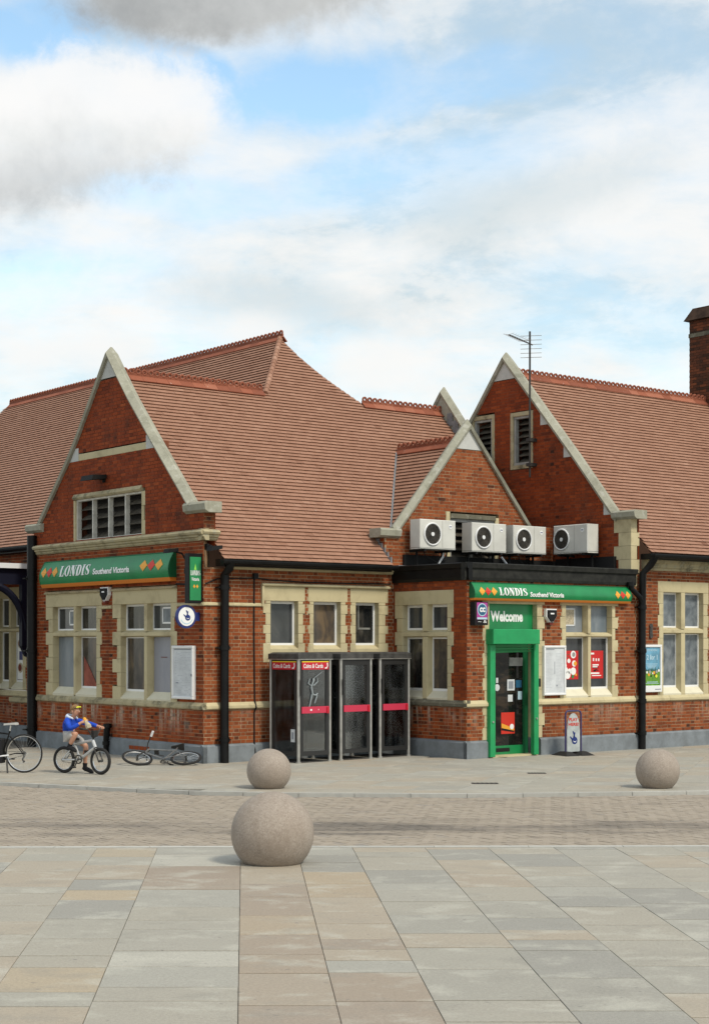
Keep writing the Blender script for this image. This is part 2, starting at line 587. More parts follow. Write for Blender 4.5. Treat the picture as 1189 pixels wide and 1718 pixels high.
def ball_mat():
    m = bpy.data.materials.new('granite_aggregate')
    m.use_nodes = True
    g = NT(m.node_tree)
    b = m.node_tree.nodes['Principled BSDF']
    b.inputs['Roughness'].default_value = 0.75
    b.inputs['Specular IOR Level'].default_value = 0.35
    pos = g.add('ShaderNodeNewGeometry').outputs['Position']
    vor = g.add('ShaderNodeTexVoronoi', {'Vector': pos, 'Scale': 85.0})
    tone = g.add('ShaderNodeSeparateColor', {0: vor.outputs['Color']}).outputs[0]
    c = g.ramp(tone, [(0.0, (0.255, 0.208, 0.17)), (0.25, (0.295, 0.247, 0.203)), (0.7, (0.325, 0.274, 0.226)), (1.0, (0.37, 0.318, 0.266))])
    pit = g.smooth(g.noise(pos, 55, 4, 0.65), 0.60, 0.70)
    c = g.mix(g.math('MULTIPLY', pit, 0.4), c, (0.17, 0.135, 0.105))
    stn = g.noise(g.mapping(pos, scale=(1, 1, 0.35)), 7.0, 6, 0.65)
    c = g.mix(g.math('MULTIPLY', g.smooth(stn, 0.5, 0.7), 0.35), c, (0.20, 0.155, 0.115))
    blot = g.noise(pos, 3.2, 5, 0.6)
    c = g.mix(g.math('MULTIPLY', g.smooth(blot, 0.42, 0.7), 0.35), c, (0.24, 0.19, 0.15))
    g.put(b, 'Base Color', c)
    hh = g.math('SUBTRACT', g.noise(pos, 110, 4, 0.6), g.math('MULTIPLY', pit, 0.8))
    bp = g.add('ShaderNodeBump', {'Strength': 0.55, 'Distance': 0.006, 'Height': hh})
    g.put(b, 'Normal', bp.outputs[0])
    return m


def glass_mat(name, tint=(0.9, 0.93, 0.92), refl=0.10, dirt=0.0, dirtcol=(0.4, 0.4, 0.38)):
    m = bpy.data.materials.new(name)
    m.use_nodes = True
    g = NT(m.node_tree)
    nt = m.node_tree
    nt.nodes.remove(nt.nodes['Principled BSDF'])
    out = nt.nodes['Material Output']
    tr = g.add('ShaderNodeBsdfTransparent', {'Color': (*tint, 1)})
    gl = g.add('ShaderNodeBsdfGlossy', {'Color': (0.95, 0.97, 1, 1), 'Roughness': 0.03})
    fr = g.add('ShaderNodeFresnel', {'IOR': 1.45})
    f = g.math('ADD', fr.outputs[0], refl * 0.5, clamp=True)
    mx = g.add('ShaderNodeMixShader', {0: f, 1: tr.outputs[0], 2: gl.outputs[0]})
    res = mx
    if dirt > 0:
        pos = g.add('ShaderNodeNewGeometry').outputs['Position']
        n = g.noise(g.mapping(pos, scale=(1, 1, 0.3)), 7, 6, 0.7)
        df = g.add('ShaderNodeBsdfDiffuse', {'Color': (*dirtcol, 1)})
        res = g.add('ShaderNodeMixShader', {0: g.math('MULTIPLY', g.smooth(n, 0.35, 0.75), dirt), 1: mx.outputs[0], 2: df.outputs[0]})
    g.l.new(res.outputs[0], out.inputs['Surface'])
    return m


def pane_mat(name, stops, rough=0.05, scale=(1, 1, 0.45), nscale=2.2, spec=0.42, loc=(0, 0, 0)):
    """window pane whose back is closed by film, a blind or a dark room, with reflections painted into its colour"""
    m = bpy.data.materials.new(name)
    m.use_nodes = True
    g = NT(m.node_tree)
    b = m.node_tree.nodes['Principled BSDF']
    b.inputs['Roughness'].default_value = rough
    b.inputs['Specular IOR Level'].default_value = spec
    pos = g.add('ShaderNodeNewGeometry').outputs['Position']
    n = g.noise(g.mapping(pos, scale=scale, loc=loc), nscale, 6, 0.6, 0.4)  # mottling painted into the colour in place of muddy reflections
    g.put(b, 'Base Color', g.ramp(g.smooth(n, 0.28, 0.72), stops))
    return m


M = {}
M['brick_wing'] = brick_mat('brick_wing', [(0.0, (0.05, 0.014, 0.006)), (0.3, (0.18, 0.036, 0.009)), (0.65, (0.285, 0.058, 0.012)), (1.0, (0.35, 0.09, 0.024))], streak=0.75, sooty=0.35)
M['brick_front'] = brick_mat('brick_front', [(0.0, (0.06, 0.019, 0.009)), (0.3, (0.155, 0.038, 0.012)), (0.65, (0.24, 0.060, 0.017)), (1.0, (0.31, 0.096, 0.033))], streak=0.3, sooty=0.18)
M['brick_gable'] = brick_mat('brick_gable', [(0.0, (0.055, 0.014, 0.006)), (0.35, (0.18, 0.032, 0.008)), (0.7, (0.265, 0.048, 0.010)), (1.0, (0.32, 0.070, 0.018))], sooty=0.6)
M['mortar_light'] = mat('mortar_light', (0.36, 0.275, 0.17), 0.9, 0.2, var=0.3, vscale=2.5)
M['mortar_wing'] = mat('mortar_wing', (0.34, 0.215, 0.12), 0.9, 0.2, var=0.35, vscale=2.5)
M['brick_chimney'] = brick_mat('brick_chimney', [(0.0, (0.045, 0.020, 0.011)), (0.5, (0.13, 0.040, 0.017)), (1.0, (0.22, 0.065, 0.025))], sooty=0.6)
M['mortar_soot'] = mat('mortar_soot', (0.05, 0.03, 0.02), 0.9, 0.2, var=0.4, vscale=3)
M['mortar_red'] = mat('mortar_red', (0.17, 0.06, 0.032), 0.9, 0.2, var=0.4, vscale=2)
M['stone'] = stone_mat('stone', (0.51, 0.44, 0.268), (0.25, 0.20, 0.115), 0.6)
M['stone_lintel'] = stone_mat('stone_lintel', (0.49, 0.42, 0.252), (0.29, 0.24, 0.14), 0.55)
M['sill_paint'] = stone_mat('sill_paint', (0.64, 0.60, 0.46), (0.42, 0.38, 0.26), 0.35)
M['stone_dirty'] = stone_mat('stone_dirty', (0.42, 0.36, 0.22), (0.07, 0.065, 0.04), 0.95, scale=2.8, lichen=(0.36, 0.34, 0.25))
M['stone_sooty'] = stone_mat('stone_sooty', (0.13, 0.12, 0.085), (0.035, 0.035, 0.028), 0.9, lichen=(0.24, 0.23, 0.18))
M['coping'] = stone_mat('coping', (0.33, 0.32, 0.25), (0.17, 0.165, 0.12), 0.75, lichen=(0.42, 0.41, 0.35))
M['apex_stone'] = stone_mat('apex_stone', (0.50, 0.50, 0.47), (0.30, 0.29, 0.25), 0.4)
M['tile'] = tile_mat('tile', [(0.0, (0.165, 0.07, 0.038)), (0.3, (0.262, 0.13, 0.081)), (0.7, (0.325, 0.172, 0.112)), (1.0, (0.385, 0.225, 0.155))])
M['ridge'] = tile_mat('ridge', [(0.0, (0.15, 0.045, 0.024)), (0.5, (0.27, 0.082, 0.042)), (1.0, (0.35, 0.135, 0.08))])
M['sarking'] = mat('sarking', (0.10, 0.045, 0.03), 0.9, 0.2)
M['black_paint'] = mat('black_paint', (0.005, 0.005, 0.005), 0.45, 0.22, var=0.4, vscale=3)
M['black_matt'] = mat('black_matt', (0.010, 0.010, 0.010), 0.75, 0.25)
M['navy_paint'] = mat('navy_paint', (0.006, 0.007, 0.018), 0.5, 0.25)
M['bitumen'] = mat('bitumen', (0.012, 0.012, 0.011), 0.85, 0.25, var=0.6, vscale=6, vcol=(0.028, 0.028, 0.024))
M['lead'] = mat('lead', (0.17, 0.18, 0.19), 0.6, 0.5, var=0.25, vscale=5)
M['plinth_paint'] = mat('plinth_paint', (0.205, 0.228, 0.245), 0.7, 0.4, var=0.28, vscale=3.5, bump=0.4, bscale=25, vcol=(0.145, 0.16, 0.17))
M['green'] = mat('green', (0.008, 0.20, 0.060), 0.35, 0.5, var=0.12, vscale=2)
M['green_bright'] = mat('green_bright', (0.010, 0.27, 0.085), 0.45, 0.45, var=0.1, vscale=3)
M['green_dark'] = mat('green_dark', (0.004, 0.10, 0.035), 0.5, 0.4)
M['orange'] = mat('orange', (0.62, 0.19, 0.025), 0.45, 0.4)
M['amber'] = mat('amber', (0.72, 0.33, 0.03), 0.5, 0.4)
M['red'] = mat('red', (0.55, 0.030, 0.015), 0.5, 0.4)
M['poster_red'] = mat('poster_red', (0.52, 0.018, 0.018), 0.45, 0.4)
M['white'] = mat('white', (0.78, 0.78, 0.76), 0.5, 0.4)
M['upvc'] = mat('upvc', (0.78, 0.78, 0.76), 0.35, 0.5)
M['case_white'] = mat('case_white', (0.74, 0.74, 0.73), 0.4, 0.5)
M['paper'] = mat('paper', (0.56, 0.58, 0.59), 0.6, 0.3, var=0.12, vscale=3)
M['print_grey'] = mat('print_grey', (0.24, 0.26, 0.29), 0.7, 0.3)
M['print_faint'] = mat('print_faint', (0.45, 0.47, 0.49), 0.7, 0.3)
M['ac_white'] = mat('ac_white', (0.58, 0.57, 0.52), 0.45, 0.4, var=0.08, vscale=2)
M['ac_side'] = M['ac_white']
M['grille'] = mat('grille', (0.035, 0.033, 0.03), 0.6, 0.4)
M['steel'] = mat('steel', (0.42, 0.41, 0.38), 0.42, 0.5, metal=0.7, var=0.15, vscale=8)
M['chrome'] = mat('chrome', (0.66, 0.66, 0.65), 0.25, 0.5, metal=0.9)
M['silver_paint'] = mat('silver_paint', (0.55, 0.55, 0.54), 0.3, 0.5, metal=0.4)
M['rubber'] = mat('rubber', (0.022, 0.021, 0.020), 0.8, 0.3)
M['booth_black'] = mat('booth_black', (0.018, 0.018, 0.018), 0.45, 0.5)
M['booth_roof'] = mat('booth_roof', (0.055, 0.053, 0.05), 0.5, 0.4, var=0.4, vscale=6)
M['booth_red'] = mat('booth_red', (0.50, 0.012, 0.03), 0.45, 0.4)
M['booth_pink'] = mat('booth_pink', (0.52, 0.035, 0.075), 0.45, 0.4)
M['booth_grey'] = mat('booth_grey', (0.26, 0.26, 0.24), 0.5, 0.5, metal=0.3, var=0.2, vscale=4)
M['yellow'] = mat('yellow', (0.70, 0.55, 0.03), 0.5, 0.4)
M['etch'] = mat('etch', (0.26, 0.29, 0.30), 0.7, 0.3)
M['glass'] = glass_mat('glass', (0.92, 0.935, 0.93), 0.0, 0.05)
M['pane_dark'] = pane_mat('pane_dark', [(0, (0.008, 0.009, 0.010)), (0.5, (0.022, 0.022, 0.021)), (0.8, (0.05, 0.046, 0.04)), (1, (0.11, 0.10, 0.085))], nscale=4.0)  # paler stops imitate reflections on the dark glass
M['pane_grey'] = pane_mat('pane_grey', [(0, (0.028, 0.032, 0.037)), (0.6, (0.05, 0.055, 0.06)), (1, (0.075, 0.078, 0.078))])
M['pane_film'] = pane_mat('pane_film', [(0, (0.13, 0.16, 0.185)), (0.5, (0.19, 0.215, 0.235)), (1, (0.23, 0.235, 0.24))], 0.25)
M['pane_lilac'] = pane_mat('pane_lilac', [(0, (0.235, 0.245, 0.28)), (1, (0.285, 0.285, 0.315))], 0.3)
M['pane_frost'] = pane_mat('pane_frost', [(0, (0.075, 0.09, 0.105)), (0.45, (0.14, 0.16, 0.175)), (1, (0.225, 0.245, 0.26))], 0.3, (1, 1, 0.8), 4.0)  # uneven tone imitates trees reflected in frosted glass
M['pane_brown'] = pane_mat('pane_brown', [(0, (0.03, 0.028, 0.026)), (0.5, (0.075, 0.062, 0.05)), (1, (0.16, 0.115, 0.07))], 0.12, nscale=3.5)
M['pink_card'] = mat('pink_card', (0.26, 0.075, 0.05), 0.7, 0.3, var=0.3, vscale=4)
M['notice'] = mat('notice', (0.30, 0.30, 0.28), 0.7, 0.3, var=0.2, vscale=7)
M['door_glass'] = pane_mat('door_glass', [(0, (0.006, 0.006, 0.006)), (0.55, (0.012, 0.012, 0.011)), (1, (0.045, 0.032, 0.022))], 0.06, (1, 1, 2.5), 3.0)
M['blue_sign'] = mat('blue_sign', (0.012, 0.022, 0.13), 0.4, 0.5)
M['blue_logo'] = mat('blue_logo', (0.012, 0.03, 0.16), 0.5, 0.4)
M['magenta'] = mat('magenta', (0.36, 0.045, 0.25), 0.45, 0.4)
M['teal_logo'] = mat('teal_logo', (0.02, 0.10, 0.19), 0.45, 0.4)
M['lemon'] = mat('lemon', (0.72, 0.72, 0.04), 0.4, 0.4)
M['lime'] = mat('lime', (0.25, 0.62, 0.08), 0.5, 0.4)
M['maroon'] = mat('maroon', (0.16, 0.03, 0.02), 0.6, 0.3)
M['purple_metal'] = mat('purple_metal', (0.035, 0.028, 0.10), 0.35, 0.5)
M['aboard_panel'] = mat('aboard_panel', (0.40, 0.43, 0.42), 0.5, 0.4, var=0.15, vscale=5)
M['sky_print'] = mat('sky_print', (0.14, 0.34, 0.48), 0.5, 0.4, var=0.25, vscale=3)
M['pale_print'] = mat('pale_print', (0.42, 0.58, 0.66), 0.5, 0.4)
M['grass_print'] = mat('grass_print', (0.16, 0.34, 0.03), 0.5, 0.4, var=0.5, vscale=14, vcol=(0.06, 0.20, 0.02))
M['tree_print'] = mat('tree_print', (0.03, 0.10, 0.09), 0.5, 0.4, var=0.4, vscale=20)
M['slab'] = slab_mat()
M['paver'] = paver_mat()
M['road_base'] = mat('road_base', (0.20, 0.17, 0.14), 0.9, 0.2, var=0.25, vscale=2)
M['joint'] = mat('joint', (0.14, 0.13, 0.11), 0.9, 0.2)
M['ground'] = mat('ground', (0.30, 0.29, 0.26), 0.9, 0.2, var=0.2, vscale=0.5)
M['kerb'] = stone_mat('kerb_granite', (0.42, 0.41, 0.37), (0.28, 0.27, 0.25), 0.5, scale=5)
M['ball'] = ball_mat()
M['iron'] = mat('iron', (0.05, 0.045, 0.04), 0.7, 0.4, var=0.4, vscale=20)
M['skin'] = mat('skin', (0.50, 0.26, 0.17), 0.55, 0.4)
M['hair'] = mat('hair', (0.27, 0.16, 0.07), 0.7, 0.3, var=0.3, vscale=60)
M['hoodie'] = mat('hoodie', (0.018, 0.065, 0.42), 0.85, 0.2, var=0.2, vscale=12)
M['hood_white'] = mat('hood_white', (0.55, 0.60, 0.70), 0.85, 0.2)
M['shorts'] = mat('shorts', (0.42, 0.40, 0.375), 0.9, 0.2, var=0.15, vscale=14)
M['black_cloth'] = mat('black_cloth', (0.014, 0.014, 0.015), 0.8, 0.3)
M['snack'] = mat('snack', (0.42, 0.36, 0.25), 0.5, 0.4, var=0.3, vscale=30)
M['room'] = mat('room', (0.03, 0.028, 0.026), 0.9, 0.2)

# ------------------------------------------------------------------ ground, road, pavements
def kerb_far(x):
    pts = [(-40, 33.5), (-12, 30.3), (-6.15, 28.16), (-3.49, 26.77), (-2.55, 26.38), (-1.0, 26.1), (1.96, 25.92), (5.78, 26.45), (12, 28.6), (40, 42)]
    for (x0, y0), (x1, y1) in zip(pts, pts[1:]):
        if x <= x1:
            t = (x - x0) / (x1 - x0)
            return y0 + (y1 - y0) * t
    return pts[-1][1]


def kerb_near(x):
    return 19.27 + 0.012 * x


def flat(name, pts, z, m, kind='structure'):
    mb = MB()
    mb.poly([(x, y, z) for x, y in pts])
    o = mb.build(name, m)
    o['kind'] = kind
    return o


flat('ground', [(-600, -300), (600, -300), (600, 900), (-600, 900)], -0.12, M['ground'])
road = flat('road', [(-40, kerb_near(-40)), (40, kerb_near(40))] + [(x, kerb_far(x)) for x in (40, 12, 5.78, 1.96, -1, -2.55, -3.49, -6.15, -12, -40)], -0.060, M['road_base'])


def herringbone():
    mb = MB()
    u = 0.105
    ang = R(38)
    ca, sa = math.cos(ang), math.sin(ang)
    rnd = random.Random(3)

    def put(x, y, w, h):
        cxw, cyw = (x + w / 2) * u, (y + h / 2) * u
        X, Y = ca * cxw - sa * cyw, 23 + sa * cxw + ca * cyw
        if abs(X) > 8.2 or Y < kerb_near(X) + 0.10 or Y > kerb_far(X) - 0.12:
            return
        g = 0.004
        z = -0.047 + rnd.uniform(-0.0022, 0.0022)
        tl = [rnd.uniform(-0.0012, 0.0012) for _ in range(4)]
        q = [(x * u + g, y * u + g), ((x + w) * u - g, y * u + g), ((x + w) * u - g, (y + h) * u - g), (x * u + g, (y + h) * u - g)]
        top = [(ca * a - sa * b, 23 + sa * a + ca * b, z + tl[i]) for i, (a, b) in enumerate(q)]
        bot = [(p[0], p[1], -0.059) for p in top]
        mb.hexa(top + bot, min(1, max(0, rnd.gauss(0.6, 0.11))), back=False)
    for i in range(-90, 91):
        for j in range(-60, 61):
            x, y = i + 2 * j, i - 2 * j
            if abs(x) > 150 or abs(y) > 150:
                continue
            put(x, y, 2, 1)
            put(x, y + 1, 1, 2)
    o = mb.build('road_bricks', M['paver'], road, recalc=False)
    o['kind'] = 'stuff'


herringbone()

DX = -0.068                                            # the paving's heading: X shifts by this per metre of depth
SLABX = [-7.1, -6.3, -5.45, -4.2, -3.35, -2.55, -1.73, -1.02, -0.04, 0.615, 1.275, 2.13, 2.87, 3.65, 4.36, 5.05, 5.85, 6.5, 7.3, 8.1]


def slab_object(parent, pts, z, tint, name='paving_slab', kind=None, mb=None):
    own = mb is None
    mb = mb or MB()
    c = 0.0025
    n = len(pts)
    cxm = sum(p[0] for p in pts) / n
    cym = sum(p[1] for p in pts) / n

    def shrink(p, k):
        dx, dy = cxm - p[0], cym - p[1]
        ky = k * 3.6
        return (p[0] + (k if dx > 0 else -k), p[1] + (ky if dy > 0 else -ky))
    b = len(mb.v)
    tz = random.uniform(-0.0015, 0.0015)
    tx, ty = random.uniform(-0.0012, 0.0012), random.uniform(-0.0012, 0.0012)
    A = [shrink(p, 0.002 + random.uniform(0, 0.001)) for p in pts]
    B = [shrink(p, 0.0025 + c) for p in pts]
    mb.v += [(p[0], p[1], z - 0.03) for p in A] + [(p[0], p[1], z - c + tz) for p in A] + [(p[0], p[1], z + tz + tx * (p[0] - cxm) + ty * (p[1] - cym)) for p in B]
    fs = [tuple(2 * n + i for i in range(n))]
    for i in range(n):
        j = (i + 1) % n
        fs += [(i, j, n + j, n + i), (n + i, n + j, 2 * n + j, 2 * n + i)]
    for f in fs:
        mb.f.append(tuple(b + i for i in f))
        mb.t.append(tint)
    if own:
        return mb.build(name, M['slab'], parent, kind=kind, recalc=False)


def lay_slabs(parent, y0f, y1f, z, lens, tints, seed, xmin=-9, xmax=9, ymin=0, ymax=60, skip=None):
    rnd = random.Random(seed)
    cells = []
    for ci in range(len(SLABX) - 1):
        xa, xb = SLABX[ci], SLABX[ci + 1]
        y = ymin - rnd.uniform(0, 0.8)
        while y < ymax:
            L = rnd.choice(lens)
            yb = y + L
            P = [(xa + DX * y, y), (xb + DX * y, y), (xb + DX * yb, yb), (xa + DX * yb, yb)]
            lo = [max(p[1], y0f(p[0])) for p in P]
            hi = [min(q, y1f(p[0])) for p, q in zip(P, lo)]
            P = [(p[0] + DX * (q - p[1]), q) for p, q in zip(P, hi)]
            if min(P[3][1] - P[0][1], P[2][1] - P[1][1]) > 0.05:
                cx_, cy_ = (P[0][0] + P[2][0]) / 2, (P[0][1] + P[2][1]) / 2
                if xmin < cx_ < xmax and not (skip and skip(cx_, cy_)):
                    base = tints(ci, cx_, cy_, rnd)
                    vis = abs(cx_) < 0.235 * cy_ + 0.8 and cy_ > 9.2
                    cells.append((vis, P, base))
            y = yb
    solo = [c for c in cells if c[0]][:300]
    rest = [c for c in cells if not c[0]] + [c for c in cells if c[0]][300:]
    for v_, P, t in solo:
        slab_object(parent, P, z, t)
    if rest:
        mb = MB()
        for v_, P, t in rest:
            slab_object(None, P, z, t, mb=mb)
        mb.build('paving_slabs', M['slab'], parent, kind='stuff', recalc=False)


plaza = flat('plaza', [(-14, 3), (14, 3), (14, kerb_near(14) - 0.11), (-14, kerb_near(-14) - 0.11)], -0.018, M['joint'])
PAL = {'g': 0.0, 'lg': 0.24, 'b': 0.40, 'br': 0.56, 'y': 0.72, 'pg': 0.84, 'w': 1.0}


def plaza_tint(ci, x, y, rnd):
    if ci in (7,):                                     # pale column left of the ball
        return rnd.choice([PAL['lg'], PAL['pg'], PAL['w'], PAL['br'], PAL['pg']]) + rnd.uniform(-0.03, 0.03)
    if ci in (6,):
        return rnd.choice([PAL['y'], PAL['y'], PAL['lg'], PAL['b'], PAL['g']]) + rnd.uniform(-0.04, 0.04)
    if ci == 8:
        return rnd.choice([PAL['b'], PAL['br'], PAL['br'], 0.47, 0.62]) + rnd.uniform(-0.03, 0.03)
    if ci == 9:
        return rnd.choice([PAL['b'], PAL['g'], PAL['br'], PAL['pg'], 0.65]) + rnd.uniform(-0.03, 0.03)
    if ci < 6:
        return rnd.choice([PAL['lg'], PAL['g'], PAL['b'], PAL['lg'], 0.33]) + rnd.uniform(-0.04, 0.04)
    return rnd.choice([PAL['lg'], PAL['g'], PAL['pg'], PAL['lg'], PAL['b'], 0.12]) + rnd.uniform(-0.04, 0.04)


lay_slabs(plaza, lambda x: 3.0, lambda x: kerb_near(x) - 0.125, 0.0, (0.62, 0.85, 0.72, 0.95, 1.05, 0.45), plaza_tint, 12, ymin=4, ymax=20)

far_pave = flat('pavement', [(-40, 60), (-40, kerb_far(-40) + 0.1)] + [(x, kerb_far(x) + 0.1) for x in (-12, -6.15, -3.49, -2.55, -1, 1.96, 5.78, 12)] + [(40, kerb_far(40) + 0.1), (40, 60)], -0.018, M['joint'])


def inside_building(x, y):
    p = Vector((x, y)) - O2
    a, b = p.dot(V2), p.dot(W2)
    if a > 4.9:
        return b > -2.1
    return a > 0.25 and b > 0.25


SLABX_NEAR = SLABX
SLABX = [x * 1.0 for x in (-11, -10.1, -9.3, -8.4, -7.6, -6.7, -5.9, -5.0, -4.2, -3.4, -2.5, -1.7, -0.8, 0.0, 0.9, 1.7, 2.6, 3.4, 4.3, 5.1, 6.0, 6.8, 7.7, 8.5, 9.4, 10.2, 11)]
DX = 0.30


def far_tint(ci, x, y, rnd):
    return rnd.choice([PAL['lg'], PAL['pg'], PAL['lg'], 0.3, PAL['pg'], 0.33, 0.12, 0.36]) + rnd.uniform(-0.04, 0.04)


SLABX = [x - 8.0 for x in SLABX]
lay_slabs(far_pave, lambda x: kerb_far(x) + 0.115, lambda x: 60, 0.0, (0.6, 0.9, 0.75), far_tint, 5, xmin=-10, xmax=10.5, ymin=24, ymax=43, skip=inside_building)

# kerb stones: a flush granite edge on each side of the brick road
kn = bpy.data.objects.new('kerb', None)
COL.objects.link(kn)
kn['kind'] = 'structure'
kf = bpy.data.objects.new('kerb', None)
COL.objects.link(kf)
kf['kind'] = 'structure'


def kerb_run(parent, fn, sgn, x0, x1, step, wid):
    x = x0
    while x < x1:
        xb = x + step
        n = 3
        top, bot = [], []
        mb = MB()
        xs = [x + 0.004 + (xb - x - 0.008) * i / n for i in range(n + 1)]
        ring = [(q, fn(q)) for q in xs] + [(q, fn(q) + sgn * wid) for q in reversed(xs)]
        zz = 0.004 + random.uniform(-0.001, 0.001)
        mb.prism([(p[0], p[1], -0.10) for p in ring], (0, 0, 0.10 + zz), random.uniform(0.35, 0.65))
        mb.build('kerb_stone', M['kerb'], parent)
        x = xb


kerb_run(kn, kerb_near, -1, -6.9, 7.0, 1.12, 0.12)
kerb_run(kf, kerb_far, 1, -9.0, 9.0, 0.9, 0.11)

# ------------------------------------------------------------------ the station building
st = thing('station_building', 'red brick Victorian station building with steep tiled roofs, stone gables and a corner shop', 'building')
CH = 0.0753
CAND = []


def wall(F, z0, z1, iv, holes, mm, bm, phase=0.0, hd=0.3, name='brick_wall', base=0.6, prot=0.006, visible=True, nrm=None):
    part = None
    mb = MB()
    rnd = random.Random(int(z0 * 100 + F.c * 1000) + 17)
    k = round(z0 / CH)
    z = z0
    bricks = []
    row = 0
    while z < z1 - 0.015:
        zt = min(z + CH, z1)
        zm = (z + zt) / 2
        runs = list(iv(zm))
        for (h0, h1, hz0, hz1) in holes:
            if hz0 < zm < hz1:
                nr = []
                for a, b in runs:
                    if h1 <= a or h0 >= b:
                        nr.append((a, b))
                    else:
                        if h0 > a:
                            nr.append((a, h0))
                        if h1 < b:
                            nr.append((h1, b))
                runs = nr
        ends = list(iv(zm))
        lo_e, hi_e = min(q[0] for q in ends) if ends else 0, max(q[1] for q in ends) if ends else 0
        TB = 0.37
        if hi_e - lo_e > 2.2 * TB:
            mb.poly([F(lo_e + TB, z, -TB), F(hi_e - TB, z, -TB), F(hi_e - TB, zt, -TB), F(lo_e + TB, zt, -TB)])
        for a, b in runs:
            mb.poly([F(a, z, 0), F(b, z, 0), F(b, zt, 0), F(a, zt, 0)])
            if hi_e - lo_e > 2.2 * TB:
                for e_, oth in ((a, lo_e), (b, hi_e)):
                    e2 = e_ + (TB if e_ == lo_e else -TB if e_ == hi_e else 0)
                    mb.poly([F(e_, z, 0), F(e_, zt, 0), F(e2, zt, -TB), F(e2, z, -TB)])
            P = 0.3375
            off = phase + (P / 2 if row % 2 else 0)
            i = math.floor((a - off) / P) - 1
            while True:
                s0 = off + i * P
                if s0 > b:
                    break
                for (q0, q1, hdr) in ((s0, s0 + 0.2250, False), (s0 + 0.2250, s0 + P, True)):
                    c0, c1 = max(q0 + 0.006, a + 0.001), min(q1 - 0.006, b - 0.001)
                    if c1 - c0 < 0.025:
                        continue
                    t = rnd.gauss(base, 0.13)
                    if hdr and rnd.random() < 0.75:
                        t -= hd
                    if rnd.random() < 0.05:
                        t -= 0.25
                    bricks.append((c0, c1, z + 0.006, zt - 0.006, prot + rnd.uniform(-0.0025, 0.0025), min(1, max(0, t))))
                i += 1
        z = zt
        row += 1
    part = mb.build(name, mm, st, recalc=False)
    for br in bricks:
        s = (br[0] + br[1]) / 2
        A, B, Z = F(s, br[2], 0)
        X, Y, D = px_of(A, B, Z)
        vis = visible and 0 < X < 1189
        n = (-V2 if F.kind == 'A' else -W2)
        p = O2 + V2 * A + W2 * B
        area = (br[1] - br[0]) * (br[3] - br[2]) * max(0, -n.dot(p) / p.length) / D ** 2 if vis else 0
        CAND.append((area, part, F, br, bm))
    return part


def flush_bricks():
    CAND.sort(key=lambda c: -c[0])
    cache = {}
    for area, part, F, br, bm in CAND[:300]:
        L, H = round(br[1] - br[0], 3), round(br[3] - br[2], 3)
        ti = round(br[5] * 7) / 7
        key = (F.kind, L, H, ti, bm.name)
        if key not in cache:
            mb = MB()
            f0 = (lambda s, z, d: (-d, s, z)) if F.kind == 'A' else (lambda s, z, d: (s, -d, z))
            mb.fbox(f0, -L / 2, L / 2, -H / 2, H / 2, -0.012, 0, ti, back=False)
            me = mb.mesh('brick', recalc=True)
            me.materials.append(bm)
            cache[key] = me
        o = bpy.data.objects.new('brick', cache[key])
        COL.objects.link(o)
        o.parent = part
        o.location = F((br[0] + br[1]) / 2, (br[2] + br[3]) / 2, br[4])
    rest = {}
    for area, part, F, br, bm in CAND[300:]:
        rest.setdefault(part.name, (part, bm, MB()))[2].fbox(F, br[0], br[1], br[2], br[3], -0.006, br[4], br[5], back=False)
    for part, bm, mb in rest.values():
        mb.build('brickwork', bm, part, kind='stuff')


def stones(parent, F, s_in, sgn, narrow, wide, z0, z1, n, m, first_wide=True, name='jamb_stone', back=-0.2, front=0.012, rnd=random.Random(4)):
    """toothed jamb: returns the rectangles it fills. sgn +1 grows towards larger s"""
    out = []
    dz = (z1 - z0) / n
    for i in range(n):
        w = wide if (i % 2 == 0) == first_wide else narrow
        a, b = (s_in, s_in + w) if sgn > 0 else (s_in - w, s_in)
        zz0, zz1 = z0 + i * dz, z0 + (i + 1) * dz
        mb = MB()
        mb.bev(F, a, b, zz0 + 0.002, zz1 - 0.002, back, front, 0.006, rnd.uniform(0.4, 0.6))
        mb.build(name, m, parent)
        out.append((a, b, zz0, zz1))
    return out


def light(parent, F, s0, s1, z0, z1, pane, d=-0.15, fw=0.05, frame=True, panelm=None):
    mb = MB()
    if frame:
        mb.fbox(F, s0, s1, z0, z0 + fw, d - 0.03, d + 0.02)
        mb.fbox(F, s0, s1, z1 - fw, z1, d - 0.03, d + 0.02)
        mb.fbox(F, s0, s0 + fw, z0 + fw, z1 - fw, d - 0.03, d + 0.02)
        mb.fbox(F, s1 - fw, s1, z0 + fw, z1 - fw, d - 0.03, d + 0.02)
        mb.build('frame', M['upvc'], parent)
        k = fw
    else:
        k = 0.0
    p = MB()
    p.fbox(F, s0 + k, s1 - k, z0 + k, z1 - k, d - 0.02, d - 0.005)
    p.build('pane', pane, parent)


